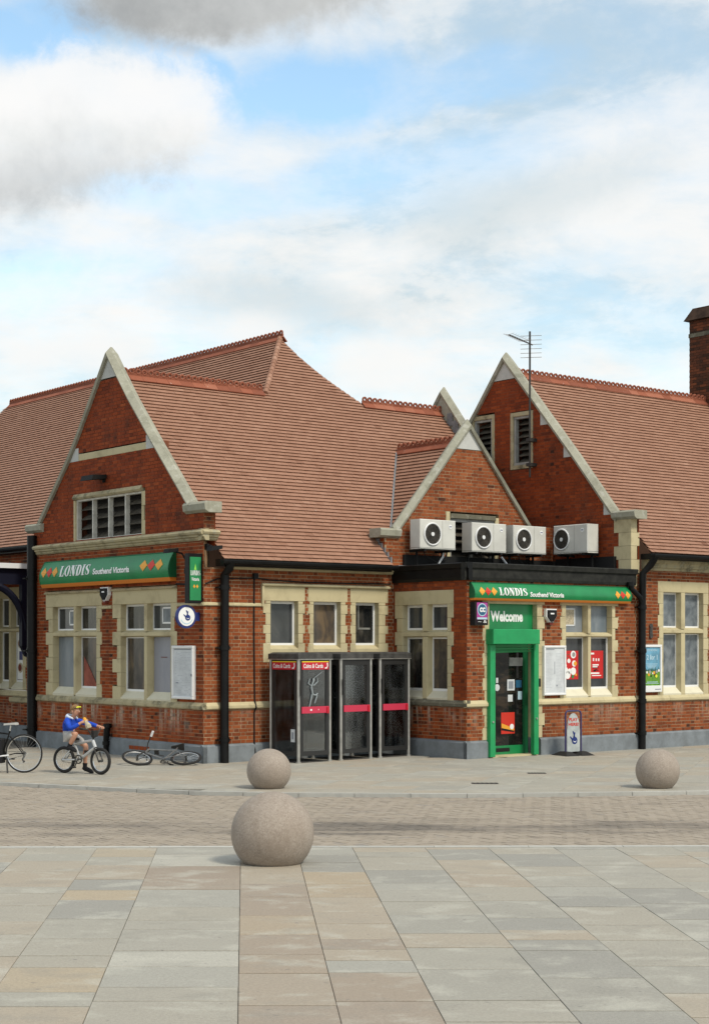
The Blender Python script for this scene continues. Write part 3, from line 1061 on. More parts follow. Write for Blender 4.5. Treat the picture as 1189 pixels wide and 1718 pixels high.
def window(F, cols, zs, ztr, zh, zl, lout, rout, lwide, rwide, njamb, panes, name='window', lintel_m='stone_lintel', noframe=(), hood=True, rev=0.15, fw=0.045):
    """stone mullioned window. cols: light spans left to right in growing s; ztr=(z0,z1) of the transom; returns holes for the bricks"""
    w = child_empty(name, st)
    holes = []
    s0, s1 = cols[0][0], cols[-1][1]
    holes.append((s0, s1, zs - 0.05, zh))
    holes += stones(w, F, s0, -1, lout, lwide, zs - 0.05, zh, njamb, M['stone'])
    holes += stones(w, F, s1, +1, rout, rwide, zs - 0.05, zh, njamb, M['stone'])
    mb = MB()
    mb.bev(F, s0 - lwide, s1 + rwide, zh, zl, -0.2, 0.014, 0.008, 0.5)
    mb.build('lintel', M[lintel_m], w)
    holes.append((s0 - lwide, s1 + rwide, zh, zl))
    if hood:
        mb = MB()
        mb.sweep(F, [(zl - 0.045, 0.0), (zl - 0.045, 0.05), (zl - 0.02, 0.065), (zl + 0.012, 0.02), (zl + 0.012, 0.0)], s0 - lwide - 0.01, s1 + rwide + 0.01)
        mb.build('hood_mould', M['stone_dirty'], w)
    # mullions with splayed sides
    for (a0, a1), (b0, b1) in zip(cols, cols[1:]):
        m0, m1 = a1, b0
        for (z0, z1) in ((zs - 0.02, ztr[0]), (ztr[1], zh)):
            mb = MB()
            prof = [(m0, 0.008), (m1, 0.008), (m1 + 0.025, -0.12), (m1 + 0.025, -0.2), (m0 - 0.025, -0.2), (m0 - 0.025, -0.12)]
            lo = [F(s, z0, d) for s, d in prof]
            hi = [F(s, z1, d) for s, d in prof]
            mb.prism(lo, Vector(hi[0]) - Vector(lo[0]), 0.5)
            mb.build('mullion', M['stone'], w)
    mb = MB()
    mb.sweep(F, [(ztr[0], -0.2), (ztr[0] - 0.012, -0.1), (ztr[0] + 0.012, 0.004), (ztr[1] - 0.02, 0.004), (ztr[1] + 0.03, -0.13), (ztr[1] + 0.03, -0.2)], s0, s1, 0.5)
    mb.build('transom', M['stone'], w)
    # sloping sills
    mb = MB()
    for a, b in cols:
        mb.sweep(F, [(zs - 0.05, -0.2), (zs - 0.05, 0.006), (zs, 0.012), (zs + 0.15, -0.14), (zs + 0.15, -0.2)], a, b, 0.5)
    mb.build('sill', M['sill_paint'], w)
    i = 0
    for a, b in cols:
        for (z0, z1) in ((zs + 0.14, ztr[0] + 0.01), (ztr[1] + 0.02, zh)):
            pn = panes[i]
            light(w, F, a - 0.01, b + 0.01, z0, z1, M[pn], frame=(i not in noframe), fw=fw)
            i += 1
    return w, holes


F1, F2, FS, F3, F0 = FA(0.0), FB(0.0), FA(4.97), FB(-2.376), FA(1.05)

# --- wing wall F1 (s = b, smaller s is to the right in the picture)
w1, h1 = window(F1, [(4.297, 5.239), (5.33, 6.315)][::1], 1.272, (2.577, 2.686), 3.255, 3.60, 0.158, 0.20, 0.228, 0.333, 7,
                ['pane_brown', 'pane_dark', 'pane_film', 'pane_grey'], noframe=(2,))
w2, h2 = window(F1, [(1.23, 2.167), (2.282, 3.248)], 1.245, (2.565, 2.670), 3.258, 3.60, 0.14, 0.152, 0.24, 0.35, 7,
                ['pane_lilac', 'pane_grey', 'pane_brown', 'pane_dark'], noframe=(0,))
holes1 = h1 + h2
wall(F1, 0.374, 1.085, lambda z: [(0.0, 7.25)], holes1, M['mortar_wing'], M['brick_wing'], hd=0.18, base=0.55)
wall(F1, 1.215, 3.18, lambda z: [(0.0, 7.25)], holes1, M['mortar_wing'], M['brick_wing'], hd=0.15, base=0.5)
wall(F1, 3.18, 4.49, lambda z: [(0.0, 7.25)], holes1, M['mortar_wing'], M['brick_wing'], hd=0.12, base=0.5)

# --- gable over the wing
G1R = [(0.42, 5.34), (1.92, 6.88), (2.85, 7.86), (3.45, 8.56), (3.75, 8.93)]
G1L = [(7.0, 5.30), (5.32, 6.95), (4.06, 8.52), (3.75, 8.93)]


def inv(pl, z):
    """s on a sloping polyline at height z"""
    for (s0, z0), (s1, z1) in zip(pl, pl[1:]):
        if z <= z1:
            return s0 + (s1 - s0) * (z - z0) / (z1 - z0)
    return pl[-1][0]


def gable_iv(L, Rr, sl, sr, zk):
    def f(z):
        if z < zk:
            return [(sl, sr)]
        a, b = inv(L, z + 0.16), inv(Rr, z + 0.16)
        a, b = max(min(a, b), sl), min(max(a, b), sr)
        return [(a, b)] if b - a > 0.03 else []
    return f


LV = (2.384, 5.247, 4.72, 5.66)
gh = [LV, (2.24, 2.384, 4.72, 5.72), (5.247, 5.33, 4.72, 5.72), (2.24, 5.33, 5.62, 5.76), (1.9, 5.4, 6.53, 6.68), (2.8, 4.6, 8.24, 9.2)]
wall(F1, 4.67, 8.3, gable_iv(G1R, G1L, 0.0, 7.25, 5.17), gh, M['mortar_red'], M['brick_gable'], hd=0.08, base=0.6)


def coping(pl, F, d0, d1, th, n, name='coping_stone', extra=None):
    """stones laid along a sloping polyline; th is the vertical thickness"""
    L = [0]
    for p, q in zip(pl, pl[1:]):
        L.append(L[-1] + math.hypot(q[0] - p[0], q[1] - p[1]))

    def at(t):
        for i in range(len(pl) - 1):
            if t <= L[i + 1] + 1e-9:
                k = (t - L[i]) / (L[i + 1] - L[i])
                return (pl[i][0] + (pl[i + 1][0] - pl[i][0]) * k, pl[i][1] + (pl[i + 1][1] - pl[i][1]) * k)
        return pl[-1]
    for i in range(n):
        p, q = at(L[-1] * i / n), at(L[-1] * (i + 1) / n - 0.004)
        mb = MB()
        c = 0.02
        dm = (d0 + d1) / 2
        dm = d1 - 0.15
        f1_, f2_ = 0.15, th + 0.08
        A = [(p[1] - f2_, d1 - 0.03), (p[1] - f1_, d1), (p[1] - 0.012, dm + c), (p[1] - 0.012, dm - c), (p[1] - f1_, d0), (p[1] - f2_, d0)]
        B = [(q[1] - f2_, d1 - 0.03), (q[1] - f1_, d1), (q[1] - 0.012, dm + c), (q[1] - 0.012, dm - c), (q[1] - f1_, d0), (q[1] - f2_, d0)]
        n0 = len(mb.v)
        mb.v += [F(p[0], z, d) for z, d in A] + [F(q[0], z, d) for z, d in B]
        k6 = len(A)
        fs = [tuple(range(k6)), tuple(range(2 * k6 - 1, k6 - 1, -1))]
        for j in range(k6):
            j2 = (j + 1) % k6
            fs.append((j, k6 + j, k6 + j2, j2))
        for f in fs:
            mb.f.append(f)
            mb.t.append(random.Random(i * 7 + int(p[0] * 50)).uniform(0.38, 0.62))
        mb.build(name, M['coping'], st)


def apex(F, s, z, w, h, d0, d1):
    """pointed saddle stone closing a gable and the pale triangle under it"""
    mb = MB()
    lo = [F(s - w, z - h, d1), F(s + w, z - h, d1), F(s + 0.02, z, d1), F(s - 0.02, z, d1)]
    back = [F(s - w, z - h, d0), F(s + w, z - h, d0), F(s + 0.02, z + 0.06, d0), F(s - 0.02, z + 0.06, d0)]
    mb.hexa(lo + back, 0.5)
    mb.build('saddle_stone', M['coping'], st)


def tri_stone(F, pts, name='apex_stone', m='apex_stone', d=0.012):
    mb = MB()
    P = [F(s, z, d) for s, z in pts]
    Q = [F(s, z, -0.1) for s, z in pts]
    mb.prism(P, Vector(Q[0]) - Vector(P[0]), 0.5)
    mb.build(name, M[m], st)


coping(G1R, F1, -0.22, 0.10, 0.15, 7)
coping(G1L, F1, -0.22, 0.10, 0.15, 7)
tri_stone(F1, [(3.36, 8.24), (4.10, 8.24), (3.75, 8.70)])
# kneelers and corner piers of the gable
mb = MB()
mb.sweep(F1, [(5.05, -0.30), (5.05, 0.02), (5.10, 0.10), (5.22, 0.12), (5.27, 0.08), (5.27, -0.30)], -0.20, 0.62)
mb.build('kneeler', M['coping'], st)
mb = MB()
mb.sweep(F1, [(5.02, -0.30), (5.02, 0.02), (5.07, 0.10), (5.18, 0.12), (5.22, 0.08), (5.22, -0.30)], 6.75, 7.5)
mb.build('kneeler', M['coping'], st)
FP = FB(0.0)
wall(FP, 4.67, 5.05, lambda z: [(0.0, 0.26)], [], M['mortar_wing'], M['brick_front'], base=0.5)
mb = MB()
mb.box(0.255, 0.27, -0.01, 0.7, 4.3, 5.1)
mb.build('parapet_back', M['brick_gable'], st)
# stone band with pale end blocks
mb = MB()
mb.bev(F1, 2.2, 5.10, 6.53, 6.68, -0.1, 0.012, 0.006)
mb.build('stone_band', M['stone'], st)
tri_stone(F1, [(1.80, 6.53), (2.2, 6.53), (2.2, 6.82), (2.06, 6.82)], 'band_end_stone')
tri_stone(F1, [(5.50, 6.53), (5.10, 6.53), (5.10, 6.82), (5.24, 6.82)], 'band_end_stone')
# moulded cornice under the gable, weathered
mb = MB()
CORN = [(4.49, -0.05), (4.49, 0.03), (4.52, 0.06), (4.55, 0.06), (4.565, 0.10), (4.60, 0.10), (4.615, 0.14), (4.655, 0.16), (4.69, 0.13), (4.72, 0.02), (4.72, -0.05)]
mb.sweep(F1, CORN, -0.12, 7.1)
mb.build('cornice', M['stone_dirty'], st)
mb = MB()
mb.sweep(F2, CORN, -0.10, 0.30)
mb.build('cornice', M['stone_dirty'], st)
# louvred opening in the gable
lv = child_empty('louvre_window', st)


M['old_white'] = mat('old_white', (0.56, 0.54, 0.48), 0.5, 0.4, var=0.2, vscale=6)


def louvre(parent, F, s0, s1, z0, z1, nb, ns, d=-0.10, fr=0.042, surround=True):
    mb = MB()
    mb.fbox(F, s0, s1, z0, z0 + fr, d - 0.03, d + 0.08)
    mb.fbox(F, s0, s1, z1 - fr, z1, d - 0.03, d + 0.08)
    for i in range(nb + 1):
        c = s0 + fr / 2 + (s1 - s0 - fr) * i / nb
        mb.fbox(F, c - fr / 2, c + fr / 2, z0 + fr, z1 - fr, d - 0.03, d + 0.075)
    mb.build('frame', M['old_white'] if surround else M['notice'], parent)
    for i in range(nb):
        a = s0 + fr + (s1 - s0 - fr) * i / nb
        b = s0 + (s1 - s0 - fr) * (i + 1) / nb
        for j in range(ns):
            zc = z0 + fr + (z1 - z0 - 2 * fr) * (j + 0.05) / ns
            mb = MB()
            mb.sweep(F, [(zc, d - 0.02), (zc + 0.02, d - 0.02), (zc + 0.13, d - 0.17), (zc + 0.11, d - 0.17)], a, b)
            mb.build('louvre_slat', M['louvre_wood'], parent)
    mb = MB()
    mb.fbox(F, s0, s1, z0, z1, d - 0.24, d - 0.2)
    mb.build('backing', M['room'], parent)


M['louvre_wood'] = mat('louvre_wood', (0.075, 0.064, 0.048), 0.85, 0.3, var=0.4, vscale=8)
louvre(lv, F1, LV[0], LV[1], LV[2], LV[3], 4, 4)
for i, (a, b) in enumerate(((2.24, 2.384), (5.247, 5.33))):
    for j in range(3):
        mb = MB()
        k = 0.05 if (j % 2 and i == 0) else 0
        mb.bev(F1, a + k, b, 4.725 + j * 0.31, 4.725 + (j + 1) * 0.31 - 0.004, -0.15, 0.012, 0.006)
        mb.build('jamb_stone', M['stone'], lv)
mb = MB()
mb.sweep(F1, [(5.66, -0.15), (5.66, 0.04), (5.70, 0.07), (5.78, 0.02), (5.78, -0.15)], 2.36, 5.30)
mb.build('lintel', M['stone_dirty'], lv)

# string courses and plinth
STR = [(1.075, -0.05), (1.075, 0.035), (1.10, 0.06), (1.15, 0.06), (1.225, 0.0), (1.225, -0.05)]
UPS = [(3.175, -0.05), (3.175, 0.03), (3.19, 0.045), (3.225, 0.045), (3.245, 0.01), (3.245, -0.05)]
PLI = [(-0.05, -0.05), (-0.05, 0.05), (0.33, 0.05), (0.372, 0.0), (0.372, -0.05)]


def strip(name, prof, F, s0, s1, m, seg=0.0):
    if seg:
        n = max(1, round((s1 - s0) / seg))
        for i in range(n):
            mb = MB()
            mb.sweep(F, prof, s0 + (s1 - s0) * i / n, s0 + (s1 - s0) * (i + 1) / n - 0.004, random.uniform(0.35, 0.65))
            mb.build(name, M[m], st)
    else:
        mb = MB()
        mb.sweep(F, prof, s0, s1, 0.5)
        mb.build(name, M[m], st)


strip('string_course', STR, F1, -0.03, 7.25, 'stone_dirty', 1.2)
strip('string_course', UPS, F1, -0.03, 0.985, 'stone', 0.5)
strip('string_course', UPS, F1, 3.62, 4.05, 'stone')
strip('plinth', PLI, F1, -0.05, 7.25, 'plinth_paint')
# an unpainted patch of brick showing in the plinth
for i in range(4):
    mb = MB()
    s = 2.0 + i * 0.21
    mb.fbox(F1, s, s + 0.19, 0.155, 0.235, 0.0, 0.056, 0.5)
    mb.build('vent_brick', M['brick_wing'], st)

# --- link wall F2 with three lights above the phone boxes
holes2 = []
w3 = child_empty('window', st)
L3 = [(1.641, 2.353, 'pane_grey'), (2.76, 3.486, 'pane_brown'), (3.90, 4.543, 'pane_dark')]
Z0, ZH, ZL = 2.31, 3.30, 3.60
edges = [(1.641, 1.452, 1.512), (2.353, 2.531, 2.48), (2.76, 2.616, 2.656), (3.486, 3.675, 3.619), (3.90, 3.747, 3.785), (4.543, 4.806, 4.731)]
for i, (a, narrow, wide) in enumerate(edges):
    sg = -1 if i % 2 == 0 else 1
    nw, ww = abs(a - narrow), abs(a - wide)
    # the brick strips are toothed: the stone is full width where the strip is narrow
    zz = [2.02, 2.42, 2.62, 2.80, 3.04, 3.24, 3.30] if True else []
    for j in range(6):
        wv = nw if j % 2 == 0 else ww
        mb = MB()
        s0_, s1_ = (a - wv, a) if sg < 0 else (a, a + wv)
        mb.bev(F2, s0_, s1_, zz[j] + 0.002, zz[j + 1] - 0.002, -0.2, 0.012, 0.006, random.uniform(0.42, 0.58))
        mb.build('jamb_stone', M['stone'], w3)
        holes2.append((s0_, s1_, zz[j], zz[j + 1]))
for i, (a, b, pn) in enumerate(L3):
    lo, hi = edges[2 * i][1], edges[2 * i + 1][1]
    mb = MB()
    mb.bev(F2, lo, hi, ZH, ZL, -0.2, 0.013, 0.006, random.uniform(0.45, 0.58))
    mb.build('lintel', M['stone_lintel'], w3)
    holes2.append((lo, hi, ZH, ZL))
    holes2.append((a, b, 2.02, ZH))
    mb = MB()
    mb.sweep(F2, [(2.02, -0.2), (2.02, 0.01), (2.30, 0.012), (2.38, -0.13), (2.38, -0.2)], a, b)
    mb.build('sill', M['stone'], w3)
    light(w3, F2, a - 0.008, b + 0.008, 2.37, ZH, M[pn], fw=0.055)
mb = MB()
mb.sweep(F2, [(ZL, -0.02), (ZL, 0.05), (ZL + 0.02, 0.075), (ZL + 0.05, 0.075), (ZL + 0.075, 0.0), (ZL + 0.075, -0.02)], 1.40, 4.83)
mb.build('hood_mould', M['stone'], w3)
mb = MB()
mb.fbox(F2, 1.395, 1.452, 3.18, ZL, -0.02, 0.06)
mb.build('hood_mould', M['stone'], w3)
wall(F2, 0.374, 1.085, lambda z: [(0.0, 4.97)], holes2, M['mortar_light'], M['brick_front'], hd=0.2, base=0.62)
wall(F2, 1.215, 3.95, lambda z: [(0.0, 4.97)], holes2, M['mortar_light'], M['brick_front'], hd=0.2, base=0.62)
strip('string_course', STR, F2, 0.03, 4.97, 'stone', 1.2)
strip('string_course', UPS, F2, -0.03, 1.40, 'stone', 0.7)
strip('plinth', PLI, F2, -0.05, 4.97, 'plinth_paint')
strip('cornice', [(3.93, -0.05), (3.93, 0.05), (3.95, 0.08), (3.98, 0.08), (3.99, 0.12), (4.03, 0.13), (4.04, 0.0), (4.04, -0.05)], F2, 0.60, 4.90, 'stone', 1.1)

# --- annex left face FS and front F3, right range front F4 (one plane with F3)
w4, holesS = window(FS, [(-1.772, -1.121), (-0.975, -0.323)], 1.255, (2.56, 2.675), 3.25, 3.55, 0.12, 0.20, 0.197, 0.268, 7,
                    ['pane_brown', 'pane_grey', 'pane_dark', 'pane_grey'], hood=False, fw=0.055)
wall(FS, 0.374, 1.085, lambda z: [(-2.376, 0.0)], holesS, M['mortar_wing'], M['brick_wing'], hd=0.25, base=0.55)
wall(FS, 1.215, 3.76, lambda z: [(-2.376, 0.0)], holesS, M['mortar_red'], M['brick_wing'], hd=0.10, base=0.5)
strip('string_course', STR, FS, -2.43, 0.0, 'stone_sooty', 1.2)
strip('plinth', PLI, FS, -2.43, 0.0, 'plinth_paint')

holes3 = []
dw = child_empty('doorway', st)
holes3.append((5.60, 7.02, 0.0, 3.26))
holes3 += stones(dw, F3, 5.60, -1, 0.135, 0.185, 0.374, 3.26, 11, M['stone'], back=-0.55)
holes3 += stones(dw, F3, 7.02, +1, 0.158, 0.232, 0.374, 3.26, 11, M['stone'], first_wide=False, back=-0.55)
mb = MB()
mb.bev(F3, 5.40, 7.25, 3.26, 3.34, -0.55, 0.01, 0.005)
mb.build('lintel', M['stone'], dw)
holes3.append((5.40, 7.25, 3.26, 3.34))
w5, h5 = window(F3, [(7.915, 8.618), (8.705, 9.399)], 1.26, (2.565, 2.635), 3.26, 3.34, 0.127, 0.104, 0.183, 0.193, 8,
                ['pane_grey', 'pane_film', 'pane_grey', 'pane_film'], hood=False, noframe=(1, 3))
holes3 += h5
w6, h6 = window(F3, [(11.145, 11.778), (11.915, 12.579)], 1.25, (2.655, 2.76), 3.61, 3.865, 0.146, 0.153, 0.194, 0.194, 9,
                ['pane_frost'] * 4, hood=False)
holes4 = list(h6)
w7, h7 = window(F3, [(13.85, 14.48), (14.62, 15.28)], 1.25, (2.655, 2.76), 3.61, 3.865, 0.146, 0.153, 0.194, 0.194, 9,
                ['pane_frost'] * 4, hood=False)
holes4 += h7
wall(F3, 0.374, 1.085, lambda z: [(4.97, 10.20)], holes3, M['mortar_light'], M['brick_front'], hd=0.34, base=0.66)
wall(F3, 1.215, 3.76, lambda z: [(4.97, 10.20)], holes3, M['mortar_light'], M['brick_front'], hd=0.34, base=0.66)
wall(F3, 0.374, 1.085, lambda z: [(10.2, 17.0)], holes4, M['mortar_light'], M['brick_front'], hd=0.34, base=0.62, phase=0.1)
wall(F3, 1.215, 4.12, lambda z: [(10.2, 17.0)], holes4, M['mortar_light'], M['brick_front'], hd=0.34, base=0.62, phase=0.1)
strip('string_course', STR, F3, 4.92, 5.60, 'stone')
strip('string_course', STR, F3, 7.02, 10.15, 'stone', 1.1)
strip('string_course', STR, F3, 10.2, 17.0, 'stone', 1.2)
strip('plinth', PLI, F3, 4.92, 5.55, 'plinth_paint')
strip('plinth', PLI, F3, 7.10, 17.0, 'plinth_paint')
strip('cornice', [(4.10, -0.05), (4.10, 0.03), (4.13, 0.05), (4.16, 0.05), (4.17, 0.09), (4.26, 0.11), (4.28, 0.15), (4.34, 0.16), (4.34, -0.05)], F3, 10.45, 17.0, 'stone_dirty', 1.3)
flush_list = True

# ------------------------------------------------------------------ gable 2 over the annex, gable 3 behind the air conditioners, parapet 4
G2F = FA(10.036)
G2R = [(-1.95, 5.48), (-0.6, 7.05), (0.55, 8.33), (1.75, 9.66)]
G2L = [(5.5, 5.48), (2.95, 8.20), (1.75, 9.66)]
q2 = [(-2.5, -2.04, 3.6, 5.3)]
lvA, lvB = (0.863, 1.443, 6.80, 8.0), (2.209, 2.864, 6.95, 8.05)
for (a, b, c, d) in (lvA, lvB):
    q2.append((a - 0.10, b + 0.10, c - 0.12, d + 0.12))
q2.append((1.35, 2.15, 8.96, 9.8))
wall(G2F, 3.90, 9.1, gable_iv(G2R, G2L, -2.376, 5.9, 5.36), q2, M['mortar_red'], M['brick_gable'], hd=0.08, base=0.55)
coping(G2R, G2F, -0.26, 0.10, 0.17, 8)
coping(G2L, G2F, -0.26, 0.10, 0.17, 7)
tri_stone(G2F, [(1.30, 8.96), (2.22, 8.96), (1.75, 9.42)])
for s, z in ((0.205, 7.70), (-0.57, 6.85), (-1.85, 5.40)):
    tri_stone(G2F, [(s - 0.03, z), (s + 0.30, z), (s + 0.30, z + 0.36), (s - 0.03, z + 0.02)], 'skew_stone')
mb = MB()
mb.sweep(G2F, [(5.26, -0.32), (5.26, 0.03), (5.31, 0.10), (5.42, 0.12), (5.46, 0.08), (5.46, -0.32)], -2.58, -1.86)
mb.build('kneeler', M['coping'], st)
# stone quoin pier at the gable's front corner
rq = random.Random(9)
zq = 3.72
for i in range(5):
    h = 0.31
    w = 0.50 if i % 2 == 0 else 0.36
    mb = MB()
    mb.box(10.02, 10.30 if i % 2 else 10.22, -2.396, -2.376 + w, zq + 0.003, zq + h - 0.003, rq.uniform(0.4, 0.6))
    mb.build('quoin_stone', M['stone'], st)
    zq += h
mb = MB()
mb.box(10.3, 10.33, -2.36, 1.7, 4.2, 5.4)
mb.build('parapet_back', M['brick_gable'], st)
for (a, b, c, d) in (lvA, lvB):
    e = child_empty('louvre_window', st)
    louvre(e, G2F, a, b, c, d, 1, 7, surround=False, fr=0.06)
    for (x0, x1, z0, z1, nm) in ((a - 0.1, a, c - 0.1, d + 0.1, 'jamb_stone'), (b, b + 0.1, c - 0.1, d + 0.1, 'jamb_stone'), (a, b, d, d + 0.1, 'lintel'), (a, b, c - 0.1, c, 'sill')):
        mb = MB()
        mb.bev(G2F, x0, x1, z0, z1, -0.15, 0.014, 0.006)
        mb.build(nm, M['stone_dirty'], e)

G3F = FB(-0.03)
G3L = [(4.95, 5.00), (7.18, 7.56)]
G3R = [(9.16, 5.26), (7.18, 7.56)]
lv3 = (6.60, 8.00, 4.30, 5.25)
q3 = [(6.48, 8.12, 4.25, 5.42), (6.8, 7.56, 6.85, 7.6)]
wall(G3F, 4.05, 7.0, lambda z: [(max(inv(G3L, z + 0.16), 4.70) if z > 4.9 else 4.70, min(inv(G3R, z + 0.16) if z > 5.2 else 9.9, 9.9))], q3, M['mortar_light'], M['brick_front'], hd=0.12, base=0.66)
coping(G3L, G3F, -0.26, 0.10, 0.16, 5)
coping(G3R, G3F, -0.26, 0.10, 0.16, 5)
tri_stone(G3F, [(6.78, 6.85), (7.58, 6.85), (7.18, 7.32)])
mb = MB()
mb.sweep(G3F, [(4.74, -0.30), (4.74, 0.02), (4.78, 0.09), (4.90, 0.11), (4.94, 0.08), (4.94, -0.30)], 4.50, 5.10)
mb.build('kneeler', M['coping'], st)
PF = FA(4.70)
wall(PF, 4.05, 4.74, lambda z: [(-0.03, 0.30)], [], M['mortar_wing'], M['brick_wing'], base=0.5)
# stepped lead flashing where the main roof meets the pier
for i in range(5):
    mb = MB()
    b0 = -0.28 + i * 0.105
    mb.box(4.66, 4.70 - 0.005, b0, b0 + 0.10, 4.12 + i * 0.107, 4.30 + i * 0.107)
    mb.build('flashing', M['lead'], st)
e = child_empty('louvre_window', st)
louvre(e, G3F, lv3[0], lv3[1], lv3[2], lv3[3], 2, 5, surround=False, fr=0.07)
for (x0, x1, z0, z1, nm, m_) in ((6.48, 6.6, 5.1, 5.40, 'jamb_stone', 'stone'), (8.0, 8.12, 5.05, 5.32, 'jamb_stone', 'stone'), (6.50, 6.6, 4.25, 5.1, 'jamb_stone', 'stone'), (8.0, 8.1, 4.25, 5.05, 'jamb_stone', 'stone'), (6.6, 8.0, 5.25, 5.36, 'lintel', 'stone_sooty')):
    mb = MB()
    mb.bev(G3F, x0, x1, z0, z1, -0.15, 0.02 if nm == 'jamb_stone' else 0.05, 0.008)
    mb.build(nm, M[m_], e)

G4F = FA(9.72)
G4R = [(1.0, 5.75), (3.75, 9.02)]
G4L = [(6.5, 5.75), (3.75, 9.02)]
coping(G4R, G4F, -0.22, 0.06, 0.16, 7)
coping(G4L, G4F, -0.22, 0.06, 0.16, 7)
mb = MB()
P = [G4F(s, z - 0.05, 0.0) for s, z in ((1.0, 4.6), (6.5, 4.6), (6.5, 5.7), (3.75, 8.95), (1.0, 5.7))]
mb.prism(P, (0.18, 0, 0))
mb.build('parapet', M['coping'], st)
for i in range(9):
    mb = MB()
    b0 = 3.5 - i * 0.2
    z0 = 8.286 - (3.77 - b0) * 1.02
    mb.box(9.69, 9.715, b0 - 0.2, b0, z0 - 0.05, z0 + 0.27)
    mb.build('flashing', M['lead'], st)

# ------------------------------------------------------------------ tiled roofs
TC = []


def roof(name, P0, sd, td, tmax, iv, sheet=True, nrm=None, tiles=True):
    """P0 a point on the eaves, sd along the eaves, td up the slope (unit), iv(t) the spans of s at slope distance t"""
    P0, sd, td = Vector(P0), Vector(sd), Vector(td)
    n = sd.cross(td)
    if n.z < 0:
        n = -n
    mb = MB()
    rnd = random.Random(int(P0.x * 100) + int(tmax * 31))
    G = 0.118
    rows = int(tmax / G)
    pt = lambda s, t, h: P0 + sd * s + td * t + n * h
    rows_l = []
    for r in range(rows):
        t = r * G
        for a, b in iv(t + G / 2):
            if b - a < 0.03:
                continue
            if sheet:
                mb.poly([pt(a, t, -0.02), pt(b, t, -0.02), pt(b, t + G, -0.02), pt(a, t + G, -0.02)])
            rows_l.append((r, t, a, b))
    part = mb.build(name, M['sarking'], st)
    if not tiles:
        return part
    Wd = 0.19
    vdir = None
    for r, t, a, b in rows_l:
        s0 = math.floor(a / Wd) * Wd + (Wd / 2 if r % 2 else 0) - Wd
        wav = rnd.uniform(-0.003, 0.003)
        while s0 < b:
            c0, c1 = max(s0 + 0.0015, a), min(s0 + Wd - 0.0015, b)
            if c1 - c0 > 0.02:
                tj = t + rnd.uniform(-0.0015, 0.0015) + wav
                h0 = 0.036 + rnd.uniform(-0.001, 0.002)
                h1 = 0.004
                hj = rnd.uniform(-0.0015, 0.0015)
                c = [pt(c0, tj, h0 + hj), pt(c1, tj, h0 - hj), pt(c1, tj + G + 0.03, h1 - hj), pt(c0, tj + G + 0.03, h1 + hj),
                     pt(c0, tj + 0.001, h0 + hj - 0.014), pt(c1, tj + 0.001, h0 - hj - 0.014), pt(c1, tj + G + 0.03, h1 - 0.014), pt(c0, tj + G + 0.03, h1 - 0.014)]
                m_ = pt((c0 + c1) / 2, tj + 0.06, 0)
                X, Y, D = px_of(m_.x, m_.y, m_.z)
                wp = O2 + V2 * m_.x + W2 * m_.y
                view = Vector((-wp.x, -wp.y, EYE - m_.z)).normalized()
                nw = V2 * n.x + W2 * n.y
                nn = Vector((nw.x, nw.y, n.z))
                ar = (c1 - c0) * max(0, nn.dot(view)) / D ** 2 if 0 < X < 1189 else 0
                tint = min(1, max(0, rnd.gauss(0.55, 0.075) - (0.25 if rnd.random() < 0.012 else 0)))
                TC.append((ar, part, c, tint))
            s0 += Wd
    return part


def flush_tiles():
    TC.sort(key=lambda c: -c[0])
    for ar, part, c, tint in TC[:300]:
        mb = MB()
        mb.hexa(c, tint)
        mb.build('roof_tile', M['tile'], part)
    rest = {}
    for ar, part, c, tint in TC[300:]:
        rest.setdefault(part.name, (part, MB()))[1].hexa(c, tint)
    for part, mb in rest.values():
        mb.build('roof_tiles', M['tile'], part, kind='stuff')


def slope(tn):
    th_ = math.atan(tn)
    return math.cos(th_), math.sin(th_)


cP, sP = slope(1.02)


def ivP(t):
    b = -0.33 + t * cP
    z = 4.10 + t * sP
    if b < 0.26:
        return [(0.26, 4.67)]
    if b <= 3.77:
        k = (7.02 - z - 0.12) / 1.1
        if k > 0.05:
            return [(0.12, 7.22 - k), (min(9.66, 7.22 + k), 9.70)]
        return [(0.12, 9.70)]
    l = 4.20 + (b - 3.77) * 0.982
    r = 7.18 - (b - 3.77) * 0.76 - 0.28 * math.sin(math.pi * min(1, max(0, (b - 3.77) / 1.71))) * 0.7
    return [(l, r)] if r - l > 0.02 else []


roofP = roof('roof', (0, -0.33, 4.10), (1, 0, 0), (0, cP, sP), (5.48 + 0.33) / cP, ivP)


def ivL(t):
    a = 0.78 + t * cP
    lo = 3.77 + (a - 4.2) * 1.018 if a > 4.2 else 3.77 + (4.2 - a)
    return [(lo, 20.4)]


roofL = roof('roof', (0.78, 0, 4.84), (0, 1, 0), (cP, 0, sP), (5.88 - 0.78) / cP, ivL)
cR, sR = slope(1.034)
roofR = roof('roof', (0, -2.72, 4.48), (1, 0, 0), (0, cR, sR), (1.74 + 2.72) / cR, lambda t: [(10.34 if t < 0.5 else 10.26, 20.0)])
c3, s3 = slope(1.1)


def iv3(t):
    z = 4.50 + t * s3
    return [(0.2, (z - 4.135) / 1.02 - 0.3 + 0.06)]


roof3 = roof('roof', (4.93, 0, 4.50), (0, 1, 0), (c3, 0, s3), (7.22 - 4.93) / c3, iv3)
